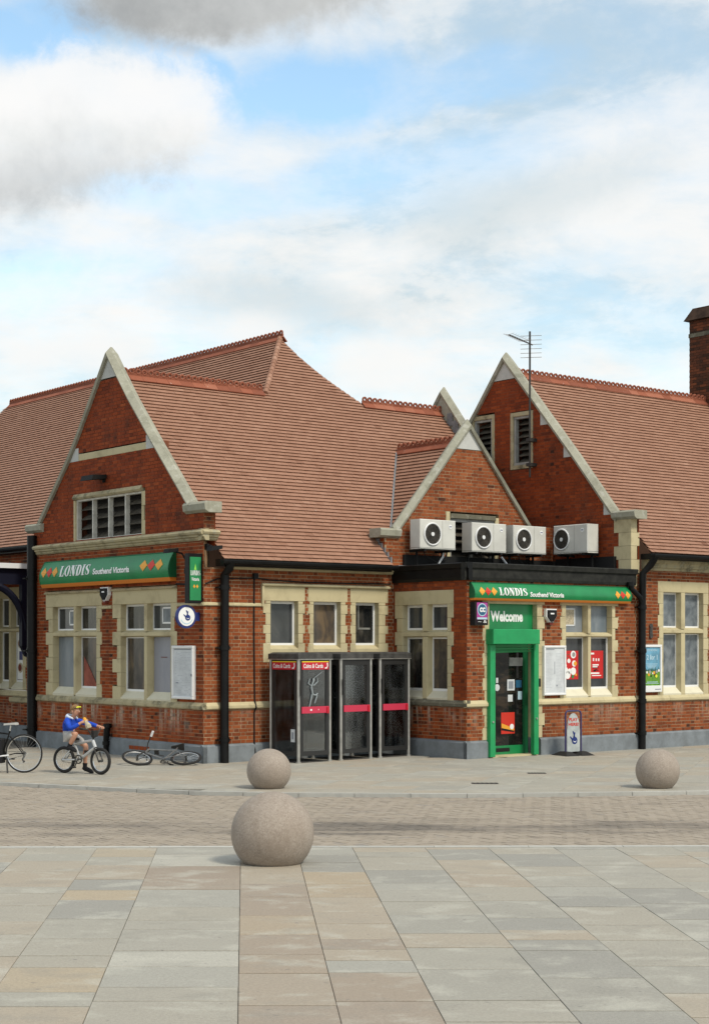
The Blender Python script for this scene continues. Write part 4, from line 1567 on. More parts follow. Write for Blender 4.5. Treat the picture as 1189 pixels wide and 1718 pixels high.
# far sides of the roofs
for pts in ([(0.2, 3.77, 8.27), (4.3, 3.77, 8.27), (4.3, 7.8, 4.15), (0.2, 7.8, 4.15)],
            [(5.88, 5.48, 9.97), (5.88, 20.4, 9.97), (11.0, 20.4, 4.75), (11.0, 5.48, 4.75), (7.14, 3.80, 8.20)],
            [(7.0, 3.77, 8.27), (9.8, 3.77, 8.27), (9.8, 7.8, 4.15), (7.0, 7.8, 4.15)],
            [(10.1, 1.74, 9.07), (20, 1.74, 9.07), (20, 6.2, 4.5), (10.1, 6.2, 4.5)],
            [(7.22, 0.2, 7.0), (7.22, 2.8, 7.0), (9.6, 0.9, 4.4), (9.6, 0.2, 4.4)],
            [(5.88, 20.4, 10.02), (0.8, 20.41, 4.84), (11.0, 20.41, 4.8)]):
    mb = MB()
    mb.poly(pts)
    mb.build('roof', M['tile'], st)


def ridge_mesh(L=0.33, hook=True):
    mb = MB()
    rn = random.Random(5)
    for sg in (-1, 1):
        mb.hexa([(0.002, 0, 0.06), (L - 0.002, 0, 0.06), (L - 0.002, sg * 0.135, -0.075), (0.002, sg * 0.135, -0.075),
                 (0.002, 0, 0.03), (L - 0.002, 0, 0.03), (L - 0.002, sg * 0.12, -0.095), (0.002, sg * 0.12, -0.095)], 0.5)
    if hook:
        mb.hexa([(0.002, -0.018, 0.04), (L - 0.002, -0.018, 0.04), (L - 0.002, -0.018, 0.10), (0.002, -0.018, 0.10),
                 (0.002, 0.018, 0.04), (L - 0.002, 0.018, 0.04), (L - 0.002, 0.018, 0.10), (0.002, 0.018, 0.10)], 0.45)
        for i in range(2):
            mb.ring((L * (0.25 + 0.5 * i), 0, 0.13), (0, 1, 0), 0.052, 0.027, 12, 6, 0.4)
    return mb


RM = []
for k in range(4):
    q = ridge_mesh()
    q.t = [min(1, max(0, t + random.uniform(-0.3, 0.3))) for t in q.t]
    me = q.mesh('ridge_tile')
    me.materials.append(M['ridge'])
    RM.append(me)


def ridge(part, p0, axis, length, L=0.33):
    n = int(length / L)
    for i in range(n):
        o = bpy.data.objects.new('ridge_tile', random.choice(RM))
        COL.objects.link(o)
        o.parent = part
        if axis == 'a':
            o.location = (p0[0] + i * L, p0[1], p0[2])
        else:
            o.location = (p0[0], p0[1] + i * L, p0[2])
            o.rotation_euler = (0, 0, R(90))
        o.rotation_euler.y += random.uniform(-0.006, 0.006)


ridge(roofP, (0.16, 3.77, 8.31), 'a', 4.15)
ridge(roofP, (7.12, 3.77, 8.31), 'a', 2.65)
ridge(roofL, (5.88, 5.36, 10.05), 'b', 15.0)
ridge(roofR, (10.25, 1.74, 9.10), 'a', 9.9)
ridge(roof3, (7.22, 0.22, 7.03), 'b', 2.4)
# pale mortar hip between the two slopes and a verge fillet on the right
for i in range(16):
    t0, t1 = i / 16, (i + 1) / 16
    p = Vector((4.2, 3.77, 8.30)).lerp(Vector((5.88, 5.48, 10.06)), t0)
    q = Vector((4.2, 3.77, 8.30)).lerp(Vector((5.88, 5.48, 10.06)), t1)
    mb = MB()
    mb.tube([p, q], [0.075, 0.066], 8, random.uniform(0.3, 0.9))
    mb.build('hip_tile', M['hip'] if 'hip' in M else M['tile'], roofP)
# lead valley beside the small gable
mb = MB()
pts = []
for i in range(9):
    a = 5.05 + (7.15 - 5.05) * i / 8
    z = 4.50 + (a - 4.93) * 1.1
    pts.append((a - 0.02, (z - 4.135) / 1.02 - 0.3 + 0.02, z + 0.045))
mb.tube(pts, 0.028, 6)
mb.build('valley_lead', M['lead'], roof3)

# ------------------------------------------------------------------ gutters, fascias, pipes
def bar(name, F, s0, s1, z0, z1, d0, d1, m):
    mb = MB()
    mb.fbox(F, s0, s1, z0, z1, d0, d1)
    return mb.build(name, M[m], st)


def gutter(a0, a1, b, z, axis='a', r=0.075):
    mb = MB()
    prof = [(-r, 0.0), (-r, -0.03)] + [(-r * math.cos(math.pi * i / 6), -0.03 - r * math.sin(math.pi * i / 6)) for i in range(1, 6)] + [(r, -0.03), (r, 0.0), (r - 0.012, 0.0), (r - 0.012, -0.02), (-r + 0.012, -0.02), (-r + 0.012, 0)]
    F = FB(b) if axis == 'a' else FA(b)
    mb.sweep(F, [(z + p[1], p[0]) for p in prof], a0, a1)
    return mb.build('gutter', M['black_paint'], st)


bar('fascia', F2, 0.27, 4.68, 3.975, 4.12, 0.02, 0.30, 'black_paint')
gutter(0.20, 4.75, -0.36, 4.10)
bar('fascia', F3, 10.34, 19.0, 4.34, 4.47, 0.02, 0.36, 'black_paint')
gutter(10.30, 19.0, -2.80, 4.46)
bar('fascia', F0, 7.0, 20.3, 4.70, 4.84, 0.02, 0.26, 'black_paint')
gutter(7.0, 20.3, 0.72, 4.84, 'b')
# annex: deep black fascia, felt roof
mb = MB()
mb.box(4.90, 10.02, -2.45, 0.0, 4.00, 4.07)
mb.build('flat_roof', M['bitumen'], st)
FASC = [(3.74, -0.05), (3.74, 0.04), (3.80, 0.06), (3.98, 0.06), (4.0, 0.10), (4.09, 0.12), (4.11, 0.10), (4.11, -0.05)]
mb = MB()
mb.sweep(FS, FASC, -2.496, 0.0)
mb.build('fascia', M['black_paint'], st)
mb = MB()
mb.sweep(F3, FASC, 4.85, 10.16)
mb.build('fascia', M['bitumen'], st)
mb = MB()  # black upstand strips, also standing in for the dark shadow under the units
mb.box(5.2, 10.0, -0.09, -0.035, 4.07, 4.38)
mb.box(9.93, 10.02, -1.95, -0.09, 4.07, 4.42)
mb.build('shadow_upstand', M['black_matt'], st)
mb = MB()
mb.box(4.9, 5.75, -0.25, 0.0, 4.08, 4.13)
mb.build('flashing', M['lead'], st)
mb = MB()
mb.box(9.2, 10.0, -2.44, -1.7, 4.075, 4.10)
mb.build('flashing', M['lead'], st)


def pipe(pts, r, zcol=(), base=None):
    mb = MB()
    mb.tube(pts, r, 12)
    x, y = pts[-1][0], pts[-1][1]
    for z in zcol:
        mb.disc((x, y, z), (0, 0, 1), r + 0.018, 0.10, 12)
        mb.box(x - r - 0.06, x + r + 0.06, y - 0.01, y + r + 0.03, z + 0.03, z + 0.06)
    return mb.build('drainpipe', M['black_paint'], st, smooth=True)


pipe([(0.41, -0.36, 4.06), (0.41, -0.30, 3.92), (0.41, -0.14, 3.80), (0.41, -0.13, 2.0), (0.41, -0.13, 0.0)], 0.088, (0.42, 2.28, 3.5))
pipe([(-0.10, 7.16, 4.95), (-0.10, 7.16, 2.0), (-0.10, 7.16, 0.0)], 0.115, (0.35, 2.2, 3.9))
pipe([(0.22, 7.5, 4.9), (0.22, 7.5, 2.0), (0.22, 7.5, 0.0)], 0.10, (0.35, 2.2, 3.9))
pipe([(10.42, -2.78, 4.40), (10.40, -2.66, 4.22), (10.30, -2.50, 4.02), (10.29, -2.49, 3.0), (10.29, -2.49, 0.0)], 0.082, (0.32, 1.05, 2.2, 3.2))
mb = MB()
mb.tube([(9.90, -2.48, 3.80), (9.92, -2.50, 3.66), (10.22, -2.50, 3.46), (10.29, -2.49, 3.30)], 0.062, 10)
mb.disc((9.90, -2.48, 3.72), (0, 0, 1), 0.085, 0.09, 10)
mb.build('drainpipe', M['black_paint'], st, smooth=True)
mb = MB()
mb.tube([(-0.11, 3.70, 0.0), (-0.11, 3.70, 0.30), (-0.12, 3.66, 0.40), (-0.12, 3.62, 0.66)], [0.06, 0.06, 0.07, 0.075], 12)
mb.disc((-0.12, 3.62, 0.58), (0, 0, 1), 0.092, 0.09, 12)
mb.disc((-0.11, 3.70, 0.2), (0, 0, 1), 0.08, 0.08, 12)
mb.build('drainpipe', M['black_paint'], st, smooth=True)
# cables clipped to the link wall
mb = MB()
mb.tube([(1.22, -0.02, 3.86), (1.21, -0.02, 2.6), (1.23, -0.02, 1.25), (1.23, -0.075, 1.1), (1.22, -0.02, 1.0), (1.22, -0.02, 0.4), (1.22, -0.07, 0.05)], 0.016, 6)
mb.build('cable', M['black_matt'], st)
mb = MB()
mb.tube([(0.02, -0.03, 3.62), (0.3, -0.03, 3.72), (0.7, -0.03, 3.74), (1.25, -0.03, 3.76), (1.6, -0.03, 3.73), (2.6, -0.03, 3.70), (4.85, -0.03, 3.72)], 0.014, 6)
mb.build('cable', M['black_matt'], st)
mb = MB()
mb.box(1.18, 1.28, -0.08, -0.01, 3.74, 3.86)
mb.build('junction_box', M['black_matt'], st)
mb = MB()
mb.tube([(-0.03, 0.98, 3.64), (-0.03, 0.6, 3.62), (-0.03, 0.1, 3.66)], 0.02, 6)
mb.build('cable', M['black_matt'], st)
mb = MB()
mb.fbox(F3, 10.66, 10.75, 2.60, 2.82, 0, 0.03)
mb.disc(F3(10.705, 2.82, 0.0), (0, -1, 0), 0.055, 0.035, 12)
mb.disc(F3(10.705, 2.59, 0.0), (0, -1, 0), 0.055, 0.035, 12)
mb.build('wall_tie', M['iron'], st)

# ------------------------------------------------------------------ chimney
mb = MB()
ch = child_empty('chimney', st)
CHF, CHB = FA(17.72), FB(1.15)
for z0, z1, g in ((8.2, 10.98, 0), (10.98, 11.09, 1), (11.09, 11.45, 0)):
    mb = MB()
    e_ = 0.02 * g
    mb.box(17.72 - e_, 19.4 + e_, 1.15 - e_, 2.30 + e_, z0, z1)
    mb.build('stack' if not g else 'stone_band', M['mortar_soot'] if not g else M['stone_sooty'], ch)
rb = random.Random(2)
mbk = MB()
for zi in range(43):
    z = 8.2 + zi * CH
    if z > 11.37 or 10.93 < z < 11.08:
        continue
    off = (zi % 2) * 0.1125
    s = 1.15 - 0.1125 + off
    while s < 2.30:
        a, b = max(s, 1.15), min(s + 0.215, 2.30)
        if b - a > 0.04:
            mbk.fbox(CHF, a, b, z + 0.005, z + CH - 0.005, -0.01, 0.007, min(1, max(0, rb.gauss(0.35, 0.2))), back=False)
        s += 0.225
    s = 17.72 + off - 0.1125
    while s < 19.4:
        a, b = max(s, 17.72), min(s + 0.215, 19.4)
        if b - a > 0.04:
            mbk.fbox(CHB, a, b, z + 0.005, z + CH - 0.005, -0.01, 0.007, min(1, max(0, rb.gauss(0.4, 0.2))), back=False)
        s += 0.225
mbk.build('brickwork', M['brick_chimney'], ch, kind='stuff')
mb = MB()
lo = [(17.60, 1.02, 11.45), (19.52, 1.02, 11.45), (19.52, 2.42, 11.45), (17.60, 2.42, 11.45)]
hi = [(17.76, 1.2, 11.80), (19.36, 1.2, 11.80), (19.36, 2.22, 11.80), (17.76, 2.22, 11.80)]
mb.hexa(lo + hi)
mb.build('chimney_cap', M['mortar_soot'], ch)

# ------------------------------------------------------------------ set-back wall F0 with its window, pier and the platform canopy
w8, h8 = window(F0, [(9.86, 10.50), (10.62, 11.24)], 1.30, (2.72, 2.82), 3.57, 3.85, 0.14, 0.14, 0.2, 0.2, 8, ['pane_dark', 'pane_grey', 'pane_dark', 'pane_grey'], hood=False)
w9, h9 = window(F0, [(12.3, 12.95), (13.1, 13.7)], 1.30, (2.72, 2.82), 3.57, 3.85, 0.14, 0.14, 0.2, 0.2, 8, ['pane_dark', 'pane_grey', 'pane_dark', 'pane_grey'], hood=False)
wall(F0, 0.374, 1.085, lambda z: [(6.8, 16.0)], h8 + h9, M['mortar_wing'], M['brick_wing'], hd=0.2, base=0.5)
wall(F0, 1.215, 4.72, lambda z: [(6.8, 16.0)], h8 + h9, M['mortar_wing'], M['brick_wing'], hd=0.2, base=0.5)
strip('string_course', STR, F0, 6.8, 16.0, 'stone', 1.3)
strip('plinth', PLI, F0, 6.8, 16.0, 'plinth_paint')
F0P = FA(0.88)
wall(F0P, 0.374, 0.93, lambda z: [(9.05, 10.15)], [], M['mortar_wing'], M['brick_wing'], base=0.5)
strip('pier_plinth', PLI, F0P, 9.05, 10.15, 'plinth_paint')
strip('pier_cap', [(0.93, -0.15), (0.93, 0.03), (0.96, 0.06), (1.06, 0.06), (1.09, -0.15)], F0P, 9.02, 10.18, 'stone_dirty')
FPP = FB(9.05)
wall(FPP, 0.374, 0.93, lambda z: [(0.88, 1.05)], [], M['mortar_light'], M['brick_front'], base=0.5)
cn = child_empty('canopy', st)
mb = MB()
mb.box(-6.0, 1.03, 9.2, 20.0, 4.275, 4.30)
mb.build('canopy_deck', M['navy_paint'], cn)
mb = MB()
mb.box(-6.0, 1.06, 9.14, 9.20, 4.275, 4.40)
mb.build('canopy_edge', M['case_white'], cn)
for yb in (9.25, 11.8, 14.4):
    mb = MB()
    mb.box(-6.0, 1.03, yb, yb + 0.12, 3.88, 4.27)
    mb.build('canopy_beam', M['navy_paint'], cn)
    mb = MB()
    mb.box(0.70, 1.03, yb - 0.02, yb + 0.14, 2.35, 3.88)
    mb.hexa([(0.82, yb, 2.10), (1.03, yb, 2.02), (1.03, yb, 2.35), (0.70, yb, 2.35), (0.82, yb + 0.12, 2.10), (1.03, yb + 0.12, 2.02), (1.03, yb + 0.12, 2.35), (0.70, yb + 0.12, 2.35)])
    mb.build('canopy_bracket', M['navy_paint'], cn)
    mb = MB()
    mb.tube([(0.80 - 0.95 * (1 - math.cos(R(90) * i / 10)), yb + 0.06, 2.75 + 1.12 * math.sin(R(90) * i / 10)) for i in range(11)], 0.095, 8)
    mb.build('canopy_brace', M['navy_paint'], cn)

# ------------------------------------------------------------------ shop door with its roller shutter
dr = child_empty('door', st)
DF = FB(-2.376)
dd = -0.26
mb = MB()
mb.fbox(DF, 5.62, 5.78, 0.03, 2.42, dd - 0.05, dd)
mb.build('door_stile', M['green'], dr)
mb = MB()
mb.fbox(DF, 6.86, 7.015, 0.03, 2.42, dd - 0.05, dd)
mb.build('door_stile', M['green_dark'], dr)
mb = MB()
mb.fbox(DF, 5.78, 6.86, 0.03, 0.22, dd - 0.05, dd)
mb.build('bottom_rail', M['green'], dr)
mb = MB()
mb.fbox(DF, 5.78, 6.86, 2.22, 2.42, dd - 0.05, dd)
mb.build('top_rail', M['green'], dr)
mb = MB()
mb.fbox(DF, 6.05, 6.45, 0.09, 0.17, dd, dd + 0.008)
mb.build('letter_plate', M['black_matt'], dr)
mb = MB()
mb.fbox(DF, 5.78, 6.86, 0.22, 2.22, dd - 0.035, dd - 0.02)
mb.build('door_pane', M['door_glass'], dr)
mb = MB()
mb.fbox(DF, 5.6, 7.02, 0.0, 0.03, -0.5, 0.04)
mb.build('threshold', M['stone'], dr)


def sticker(a0, a1, z0, z1, m, name='sticker', d=0.0):
    mb = MB()
    mb.fbox(DF, a0, a1, z0, z1, dd - 0.02, dd - 0.015 + d)
    mb.build(name, M[m], dr)


sticker(6.46, 6.86, 1.93, 2.11, 'notice')
sticker(6.40, 6.62, 1.40, 1.64, 'paper')
sticker(6.44, 6.58, 1.44, 1.60, 'print_grey', d=0.003)
sticker(6.42, 6.56, 1.16, 1.31, 'paper')
sticker(6.66, 6.83, 1.46, 1.62, 'teal_logo')
sticker(6.72, 6.84, 1.20, 1.38, 'pale_print')
mb = MB()
mb.disc(DF(6.10, 1.47, dd - 0.019), (0, -1, 0), 0.075, 0.004, 16)
mb.fbox(DF, 6.07, 6.13, 1.57, 1.68, dd - 0.02, dd - 0.015)
mb.build('sticker', M['paper'], dr)
sticker(6.22, 6.62, 0.47, 0.93, 'red')
mb = MB()
mb.poly([DF(6.225, 0.70, dd - 0.010), DF(6.225, 0.60, dd - 0.010), DF(6.60, 0.52, dd - 0.010), DF(6.60, 0.58, dd - 0.010)])
mb.build('sticker', M['amber'], dr)
mb = MB()
mb.poly([DF(6.225, 0.60, dd - 0.009), DF(6.225, 0.55, dd - 0.009), DF(6.60, 0.50, dd - 0.009), DF(6.60, 0.53, dd - 0.009)])
mb.build('sticker', M['black_matt'], dr)
mb = MB()
mb.disc(DF(6.53, 0.62, dd - 0.012), (0, -1, 0), 0.06, 0.006, 14)
mb.build('sticker', M['white'], dr)
# shutter
sh = child_empty('roller_shutter', st)
mb = MB()
mb.bev(DF, 5.50, 6.87, 2.40, 2.718, -0.02, 0.25, 0.012)
mb.build('shutter_box', M['green_bright'], sh)
for a0, a1 in ((5.53, 5.68), (6.825, 6.965)):
    mb = MB()
    mb.bev(DF, a0, a1, 0.02, 2.398, 0.015, 0.12, 0.008)
    mb.build('guide_rail', M['green_bright'], sh)
for k in range(3):
    mb = MB()
    z = 2.385 - k * 0.06
    mb.hexa([DF(5.69, z - 0.055, 0.06), DF(6.82, z - 0.045 + 0.012 * k, 0.06), DF(6.82, z, 0.075), DF(5.69, z, 0.075), DF(5.69, z - 0.055, 0.0), DF(6.82, z - 0.045 + 0.012 * k, 0.0), DF(6.82, z, 0.0), DF(5.69, z, 0.0)])
    mb.build('shutter_slat', M['green'], sh)
mb = MB()
mb.fbox(DF, 6.96, 7.04, 1.48, 1.66, 0.02, 0.10)
mb.build('shutter_lock', M['black_matt'], sh)
mb = MB()
mb.disc(DF(6.89, 0.80, 0.12), (0, -1, 0), 0.022, 0.02, 10)
mb.disc(DF(5.60, 0.76, 0.12), (0, -1, 0), 0.022, 0.02, 10)
mb.build('shutter_bolt', M['steel'], sh)
mb = MB()
mb.fbox(DF, 5.60, 7.02, 2.70, 3.262, -0.20, -0.13)
mb.build('welcome_panel', M['green'], dw)

# ------------------------------------------------------------------ lettering
def glyph_text(body, bold=0.0, spacing=1.0, shear=0.0):
    cu = bpy.data.curves.new('lettering', 'FONT')
    cu.body = body
    cu.size = 1.0
    cu.offset = bold
    cu.space_character = spacing
    cu.shear = shear
    cu.resolution_u = 3
    ob = bpy.data.objects.new('lettering', cu)
    COL.objects.link(ob)
    dg = bpy.context.evaluated_depsgraph_get()
    me = bpy.data.meshes.new_from_object(ob.evaluated_get(dg))
    bpy.data.objects.remove(ob)
    bpy.data.curves.remove(cu)
    bm = bmesh.new()
    bm.from_mesh(me)
    bpy.data.meshes.remove(me)
    return bm


def poly_bm(polys):
    bm = bmesh.new()
    for p in polys:
        bm.faces.new([bm.verts.new((x, y, 0)) for x, y in p])
    return bm


def arc_pts(cx, cy, rx, ry, a0, a1, n):
    return [(cx + rx * math.cos(R(a0 + (a1 - a0) * i / n)), cy + ry * math.sin(R(a0 + (a1 - a0) * i / n))) for i in range(n + 1)]


def strip_polys(outer, inner):
    return [[outer[i], outer[i + 1], inner[i + 1], inner[i]] for i in range(len(outer) - 1)]


def serif_word(word):
    """heavy condensed serif capitals, cap height 1"""
    rect = lambda a, b, c, d: [(a, c), (b, c), (b, d), (a, d)]
    out = []
    x = 0.0
    for chx in word:
        P = []
        if chx == 'L':
            P = [rect(0.07, 0.29, 0, 1), rect(0, 0.36, 0.94, 1), rect(0, 0.07, 0, 0.06), rect(0.29, 0.58, 0, 0.07), [(0.44, 0.07), (0.58, 0.07), (0.62, 0.34), (0.57, 0.34)]]
            w = 0.64
        elif chx == 'O':
            P = strip_polys(arc_pts(0.34, 0.5, 0.34, 0.52, 0, 360, 24), arc_pts(0.34, 0.5, 0.13, 0.44, 0, 360, 24))
            w = 0.71
        elif chx == 'N':
            P = [rect(0.09, 0.16, 0, 1), rect(0, 0.25, 0, 0.06), rect(0, 0.16, 0.94, 1), [(0.10, 1), (0.36, 1), (0.66, 0.0), (0.60, 0.0), (0.44, 0.0)], rect(0.58, 0.65, 0.0, 1), rect(0.49, 0.74, 0.94, 1)]
            w = 0.77
        elif chx == 'D':
            P = [rect(0.07, 0.29, 0, 1), rect(0, 0.07, 0.94, 1), rect(0, 0.07, 0, 0.06)]
            P += strip_polys([(0.29, 1.0)] + arc_pts(0.30, 0.5, 0.38, 0.5, 90, -90, 14) + [(0.29, 0.0)], [(0.29, 0.93)] + arc_pts(0.30, 0.5, 0.165, 0.43, 90, -90, 14) + [(0.29, 0.07)])
            w = 0.71
        elif chx == 'I':
            P = [rect(0.07, 0.29, 0, 1), rect(0, 0.36, 0.94, 1), rect(0, 0.36, 0, 0.06)]
            w = 0.46
        elif chx == 'S':
            mid = arc_pts(0.27, 0.74, 0.19, 0.21, 20, 200, 8) + [(0.15, 0.60), (0.27, 0.50), (0.40, 0.40)] + arc_pts(0.27, 0.26, 0.19, 0.21, 20, -160, 8)
            wd = [0.03, 0.035, 0.04, 0.05, 0.06, 0.08, 0.10, 0.11, 0.115, 0.12, 0.125, 0.12, 0.115, 0.11, 0.10, 0.08, 0.06, 0.05, 0.04, 0.035, 0.03]
            L_, R_ = [], []
            for i, p in enumerate(mid):
                a = mid[max(0, i - 1)]
                b = mid[min(len(mid) - 1, i + 1)]
                dx, dy = b[0] - a[0], b[1] - a[1]
                l = math.hypot(dx, dy)
                k = wd[min(i, len(wd) - 1)]
                L_.append((p[0] - dy / l * k, p[1] + dx / l * k * 0.6))
                R_.append((p[0] + dy / l * k, p[1] - dx / l * k * 0.6))
            P = strip_polys(L_, R_) + [rect(0.43, 0.48, 0.68, 1.0), rect(0.05, 0.10, 0.0, 0.32)]
            w = 0.56
        out += [[(px + x, py) for px, py in p] for p in P]
        x += w + 0.03
    return poly_bm(out)


def put_flat(parent, name, bm, F, m, s0, s1, z0, z1, dfun, flip=False, levels=0, keep=False):
    """fit a flat 2D shape into the rectangle s0..s1 (left to right as seen) and z0..z1 and lay it on a face"""
    if levels:
        ys = [v.co.y for v in bm.verts]
        lo, hi = min(ys), max(ys)
        for i in range(1, levels):
            y = lo + (hi - lo) * i / levels
            bmesh.ops.bisect_plane(bm, geom=bm.verts[:] + bm.edges[:] + bm.faces[:], plane_co=(0, y, 0), plane_no=(0, 1, 0))
    xs = [v.co.x for v in bm.verts]
    ys = [v.co.y for v in bm.verts]
    x0, x1, y0, y1 = min(xs), max(xs), min(ys), max(ys)
    org = Vector(parent['_org'])
    df = dfun if callable(dfun) else (lambda z: dfun)
    for v in bm.verts:
        s = s0 + (s1 - s0) * (v.co.x - x0) / (x1 - x0)
        z = z0 + (z1 - z0) * (v.co.y - y0) / (y1 - y0)
        v.co = Vector(F(s, z, df(z))) - org
    me = bpy.data.meshes.new(name)
    bm.to_mesh(me)
    bm.free()
    me.attributes.new('tint', 'FLOAT', 'FACE')
    return link(name, me, M[m], parent)


def hand_logo():
    """a palm with crossed fingers and a smile, facing right"""
    palm = arc_pts(0.55, 0.28, 0.27, 0.28, 0, 360, 18)[:-1]
    thumb = [(0.08, 0.56), (0.16, 0.60), (0.36, 0.42), (0.42, 0.20), (0.33, 0.16), (0.26, 0.34)]
    f1 = [(0.40, 0.48), (0.55, 0.52), (0.62, 0.86), (0.52, 0.90), (0.46, 0.70)]
    f2 = [(0.50, 0.50), (0.60, 0.52), (0.50, 0.84), (0.42, 1.0), (0.34, 0.95), (0.45, 0.72)]
    return [poly_bm([palm]), poly_bm([thumb]), poly_bm([f1]), poly_bm([f2])], poly_bm(strip_polys(arc_pts(0.57, 0.30, 0.17, 0.16, 200, 350, 8), arc_pts(0.57, 0.30, 0.17, 0.11, 200, 350, 8)))


def put_hand(parent, F, s0, s1, z0, z1, d, m='blue_logo', smile='white'):
    polys, sm = hand_logo()
    bm = bmesh.new()
    for i, q in enumerate(polys):
        vm = {}
        for v in q.verts:
            vm[v] = bm.verts.new((v.co.x, v.co.y, 0))
        for f in q.faces:
            bm.faces.new([vm[v] for v in f.verts])
        q.free()
    put_flat(parent, 'emblem', bm, F, m, s0, s1, z0, z1, d)
    W_s, H_z = s1 - s0, z1 - z0
    put_flat(parent, 'emblem_line', sm, F, smile, s0 + W_s * 0.44, s0 + W_s * 0.86, z0 + H_z * 0.14, z0 + H_z * 0.30, d + 0.004)


# ------------------------------------------------------------------ shop fascia signs
def fascia_sign(label, F, sl, sr, z0, z1, word, sub, dl, drr, wz, sz, dz, group):
    """sl is the left end as seen. word / sub / dl / drr: spans of the lettering and of the diamond groups"""
    lo, hi = min(sl, sr), max(sl, sr)
    t = thing('fascia_sign', label, 'shop sign', tuple(F((sl + sr) / 2, z0, 0)), group)
    H = z1 - z0
    k = H / 0.6

    def dep(z):
        f = (z - z0) / H
        return (0.05 + 0.15 * math.sin(math.pi * (0.18 + 0.80 * f))) * (0.6 + 0.4 * k)
    n = 12
    zs = [z0 + H * 0.13 + (H * 0.87) * i / n for i in range(n + 1)]
    mb = MB()
    mb.sweep(F, [(z, dep(z)) for z in zs] + [(z1, 0.0), (z0 + 0.13 * H, 0.0)], lo + 0.006, hi - 0.006)
    mb.build('sign_panel', M['green'], t, smooth=True)
    mb = MB()
    zo = [z0 + H * 0.13 * i / 3 for i in range(4)]
    mb.sweep(F, [(z, dep(z) + 0.006) for z in zo] + [(zo[-1], 0.0), (z0, 0.0)], lo, hi)
    mb.build('trim_strip', M['orange'], t)
    for s in (lo, hi):
        mb = MB()
        mb.sweep(F, [(z, dep(z) + 0.008) for z in zs] + [(z1 + 0.006, 0.0), (z0 + 0.13 * H, 0.0)], s - 0.008, s + 0.008)
        mb.build('end_cap', M['green_dark'], t)
    mb = MB()
    mb.fbox(F, lo, hi, z1 - 0.004, z1 + 0.012, 0.0, dep(z1) + 0.012)
    mb.build('top_trim', M['green_dark'], t)
    fd = lambda z: dep(z) + 0.008
    put_flat(t, 'lettering', serif_word('LONDIS'), F, 'white', word[0], word[1], wz[0], wz[1], fd, levels=6)
    put_flat(t, 'lettering', glyph_text('Southend Victoria', 0.035, 0.98), F, 'white', sub[0], sub[1], sz[0], sz[1], fd, levels=4)
    for g0, g1 in (dl, drr):
        for i, mm in enumerate(('amber', 'red', 'amber')):
            a = g0 + (g1 - g0) * i / 3
            b = g0 + (g1 - g0) * (i + 1) / 3
            put_flat(t, 'diamond', poly_bm([[(0, 1), (1, 0), (2, 1), (1, 2)]]), F, mm, a, b, dz[0], dz[1], fd, levels=4)
    return t


fascia_sign('long green curved shop sign with white lettering and diamonds above the two left windows', F1, 6.60, 1.02, 3.70, 4.30,
            (5.64, 4.27), (4.12, 2.56), (6.53, 5.74), (2.16, 1.24), (3.93, 4.18), (3.93, 4.065), (3.93, 4.17), 'green shop fascia signs')
fascia_sign('green curved shop sign with orange base strip above the door and posters at right', F3, 5.037, 9.876, 3.318, 3.69,
            (5.75, 6.57), (6.65, 7.68), (5.16, 5.68), (9.33, 9.83), (3.43, 3.60), (3.415, 3.52), (3.42, 3.60), 'green shop fascia signs')
put_flat(dw, 'lettering', glyph_text('Welcome', 0.045, 1.0), FB(-2.376), 'white', 5.76, 6.72, 2.88, 3.11, -0.124)

# projecting box sign on the corner
t = thing('projecting_sign', 'narrow upright green box sign with black frame projecting at the corner', 'shop sign', (-0.16, 0.06, 3.25))
FQ = FB(0.04)
mb = MB()
mb.fbox(FQ, -0.345, -0.005, 3.22, 4.22, -0.13, -0.005)
mb.build('sign_box', M['black_paint'], t)
mb = MB()
mb.fbox(FQ, -0.305, -0.045, 3.28, 4.15, -0.01, 0.0)
mb.build('sign_face', M['green'], t)
put_flat(t, 'lettering', serif_word('LONDIS'), FQ, 'white', -0.29, -0.06, 3.78, 3.88, 0.004)
put_flat(t, 'lettering', glyph_text('Victoria', 0.02), FQ, 'white', -0.27, -0.09, 3.67, 3.74, 0.004)
put_flat(t, 'leaf_mark', poly_bm([[(0, 0), (2, 0), (1, 4)]]), FQ, 'lime', -0.21, -0.15, 3.89, 4.02, 0.004)
for i in range(2):
    put_flat(t, 'diamond', poly_bm([[(0, 1), (1, 0), (2, 1), (1, 2)]]), FQ, 'amber', -0.235 + i * 0.07, -0.175 + i * 0.07, 3.52, 3.60, 0.004)

# round lottery sign
t = thing('round_sign', 'round white sign with blue rim and crossed-fingers emblem beside the white notice case', 'sign', (-0.32, 0.15, 2.75))
FQ = FB(0.15)
cz = 2.955
mb = MB()
mb.disc(FQ(-0.33, cz, -0.04), (0, -1, 0), 0.235, 0.06, 32)
mb.build('rim', M['blue_sign'], t, smooth=True)
mb = MB()
mb.disc(FQ(-0.33, cz, 0.021), (0, -1, 0), 0.19, 0.004, 32)
mb.build('sign_face', M['white'], t, smooth=True)
mb = MB()
mb.fbox(FQ, -0.11, -0.01, cz - 0.085, cz + 0.085, -0.03, 0.012)
mb.build('bracket', M['blue_sign'], t)
put_hand(t, FQ, -0.41, -0.24, cz - 0.08, cz + 0.13, 0.029)
put_flat(t, 'lettering', poly_bm(strip_polys(arc_pts(0, 0, 1, 1, 205, 335, 14), arc_pts(0, 0, 0.88, 0.88, 205, 335, 14))), FQ, 'pale_print', -0.47, -0.19, cz - 0.155, cz - 0.055, 0.028)

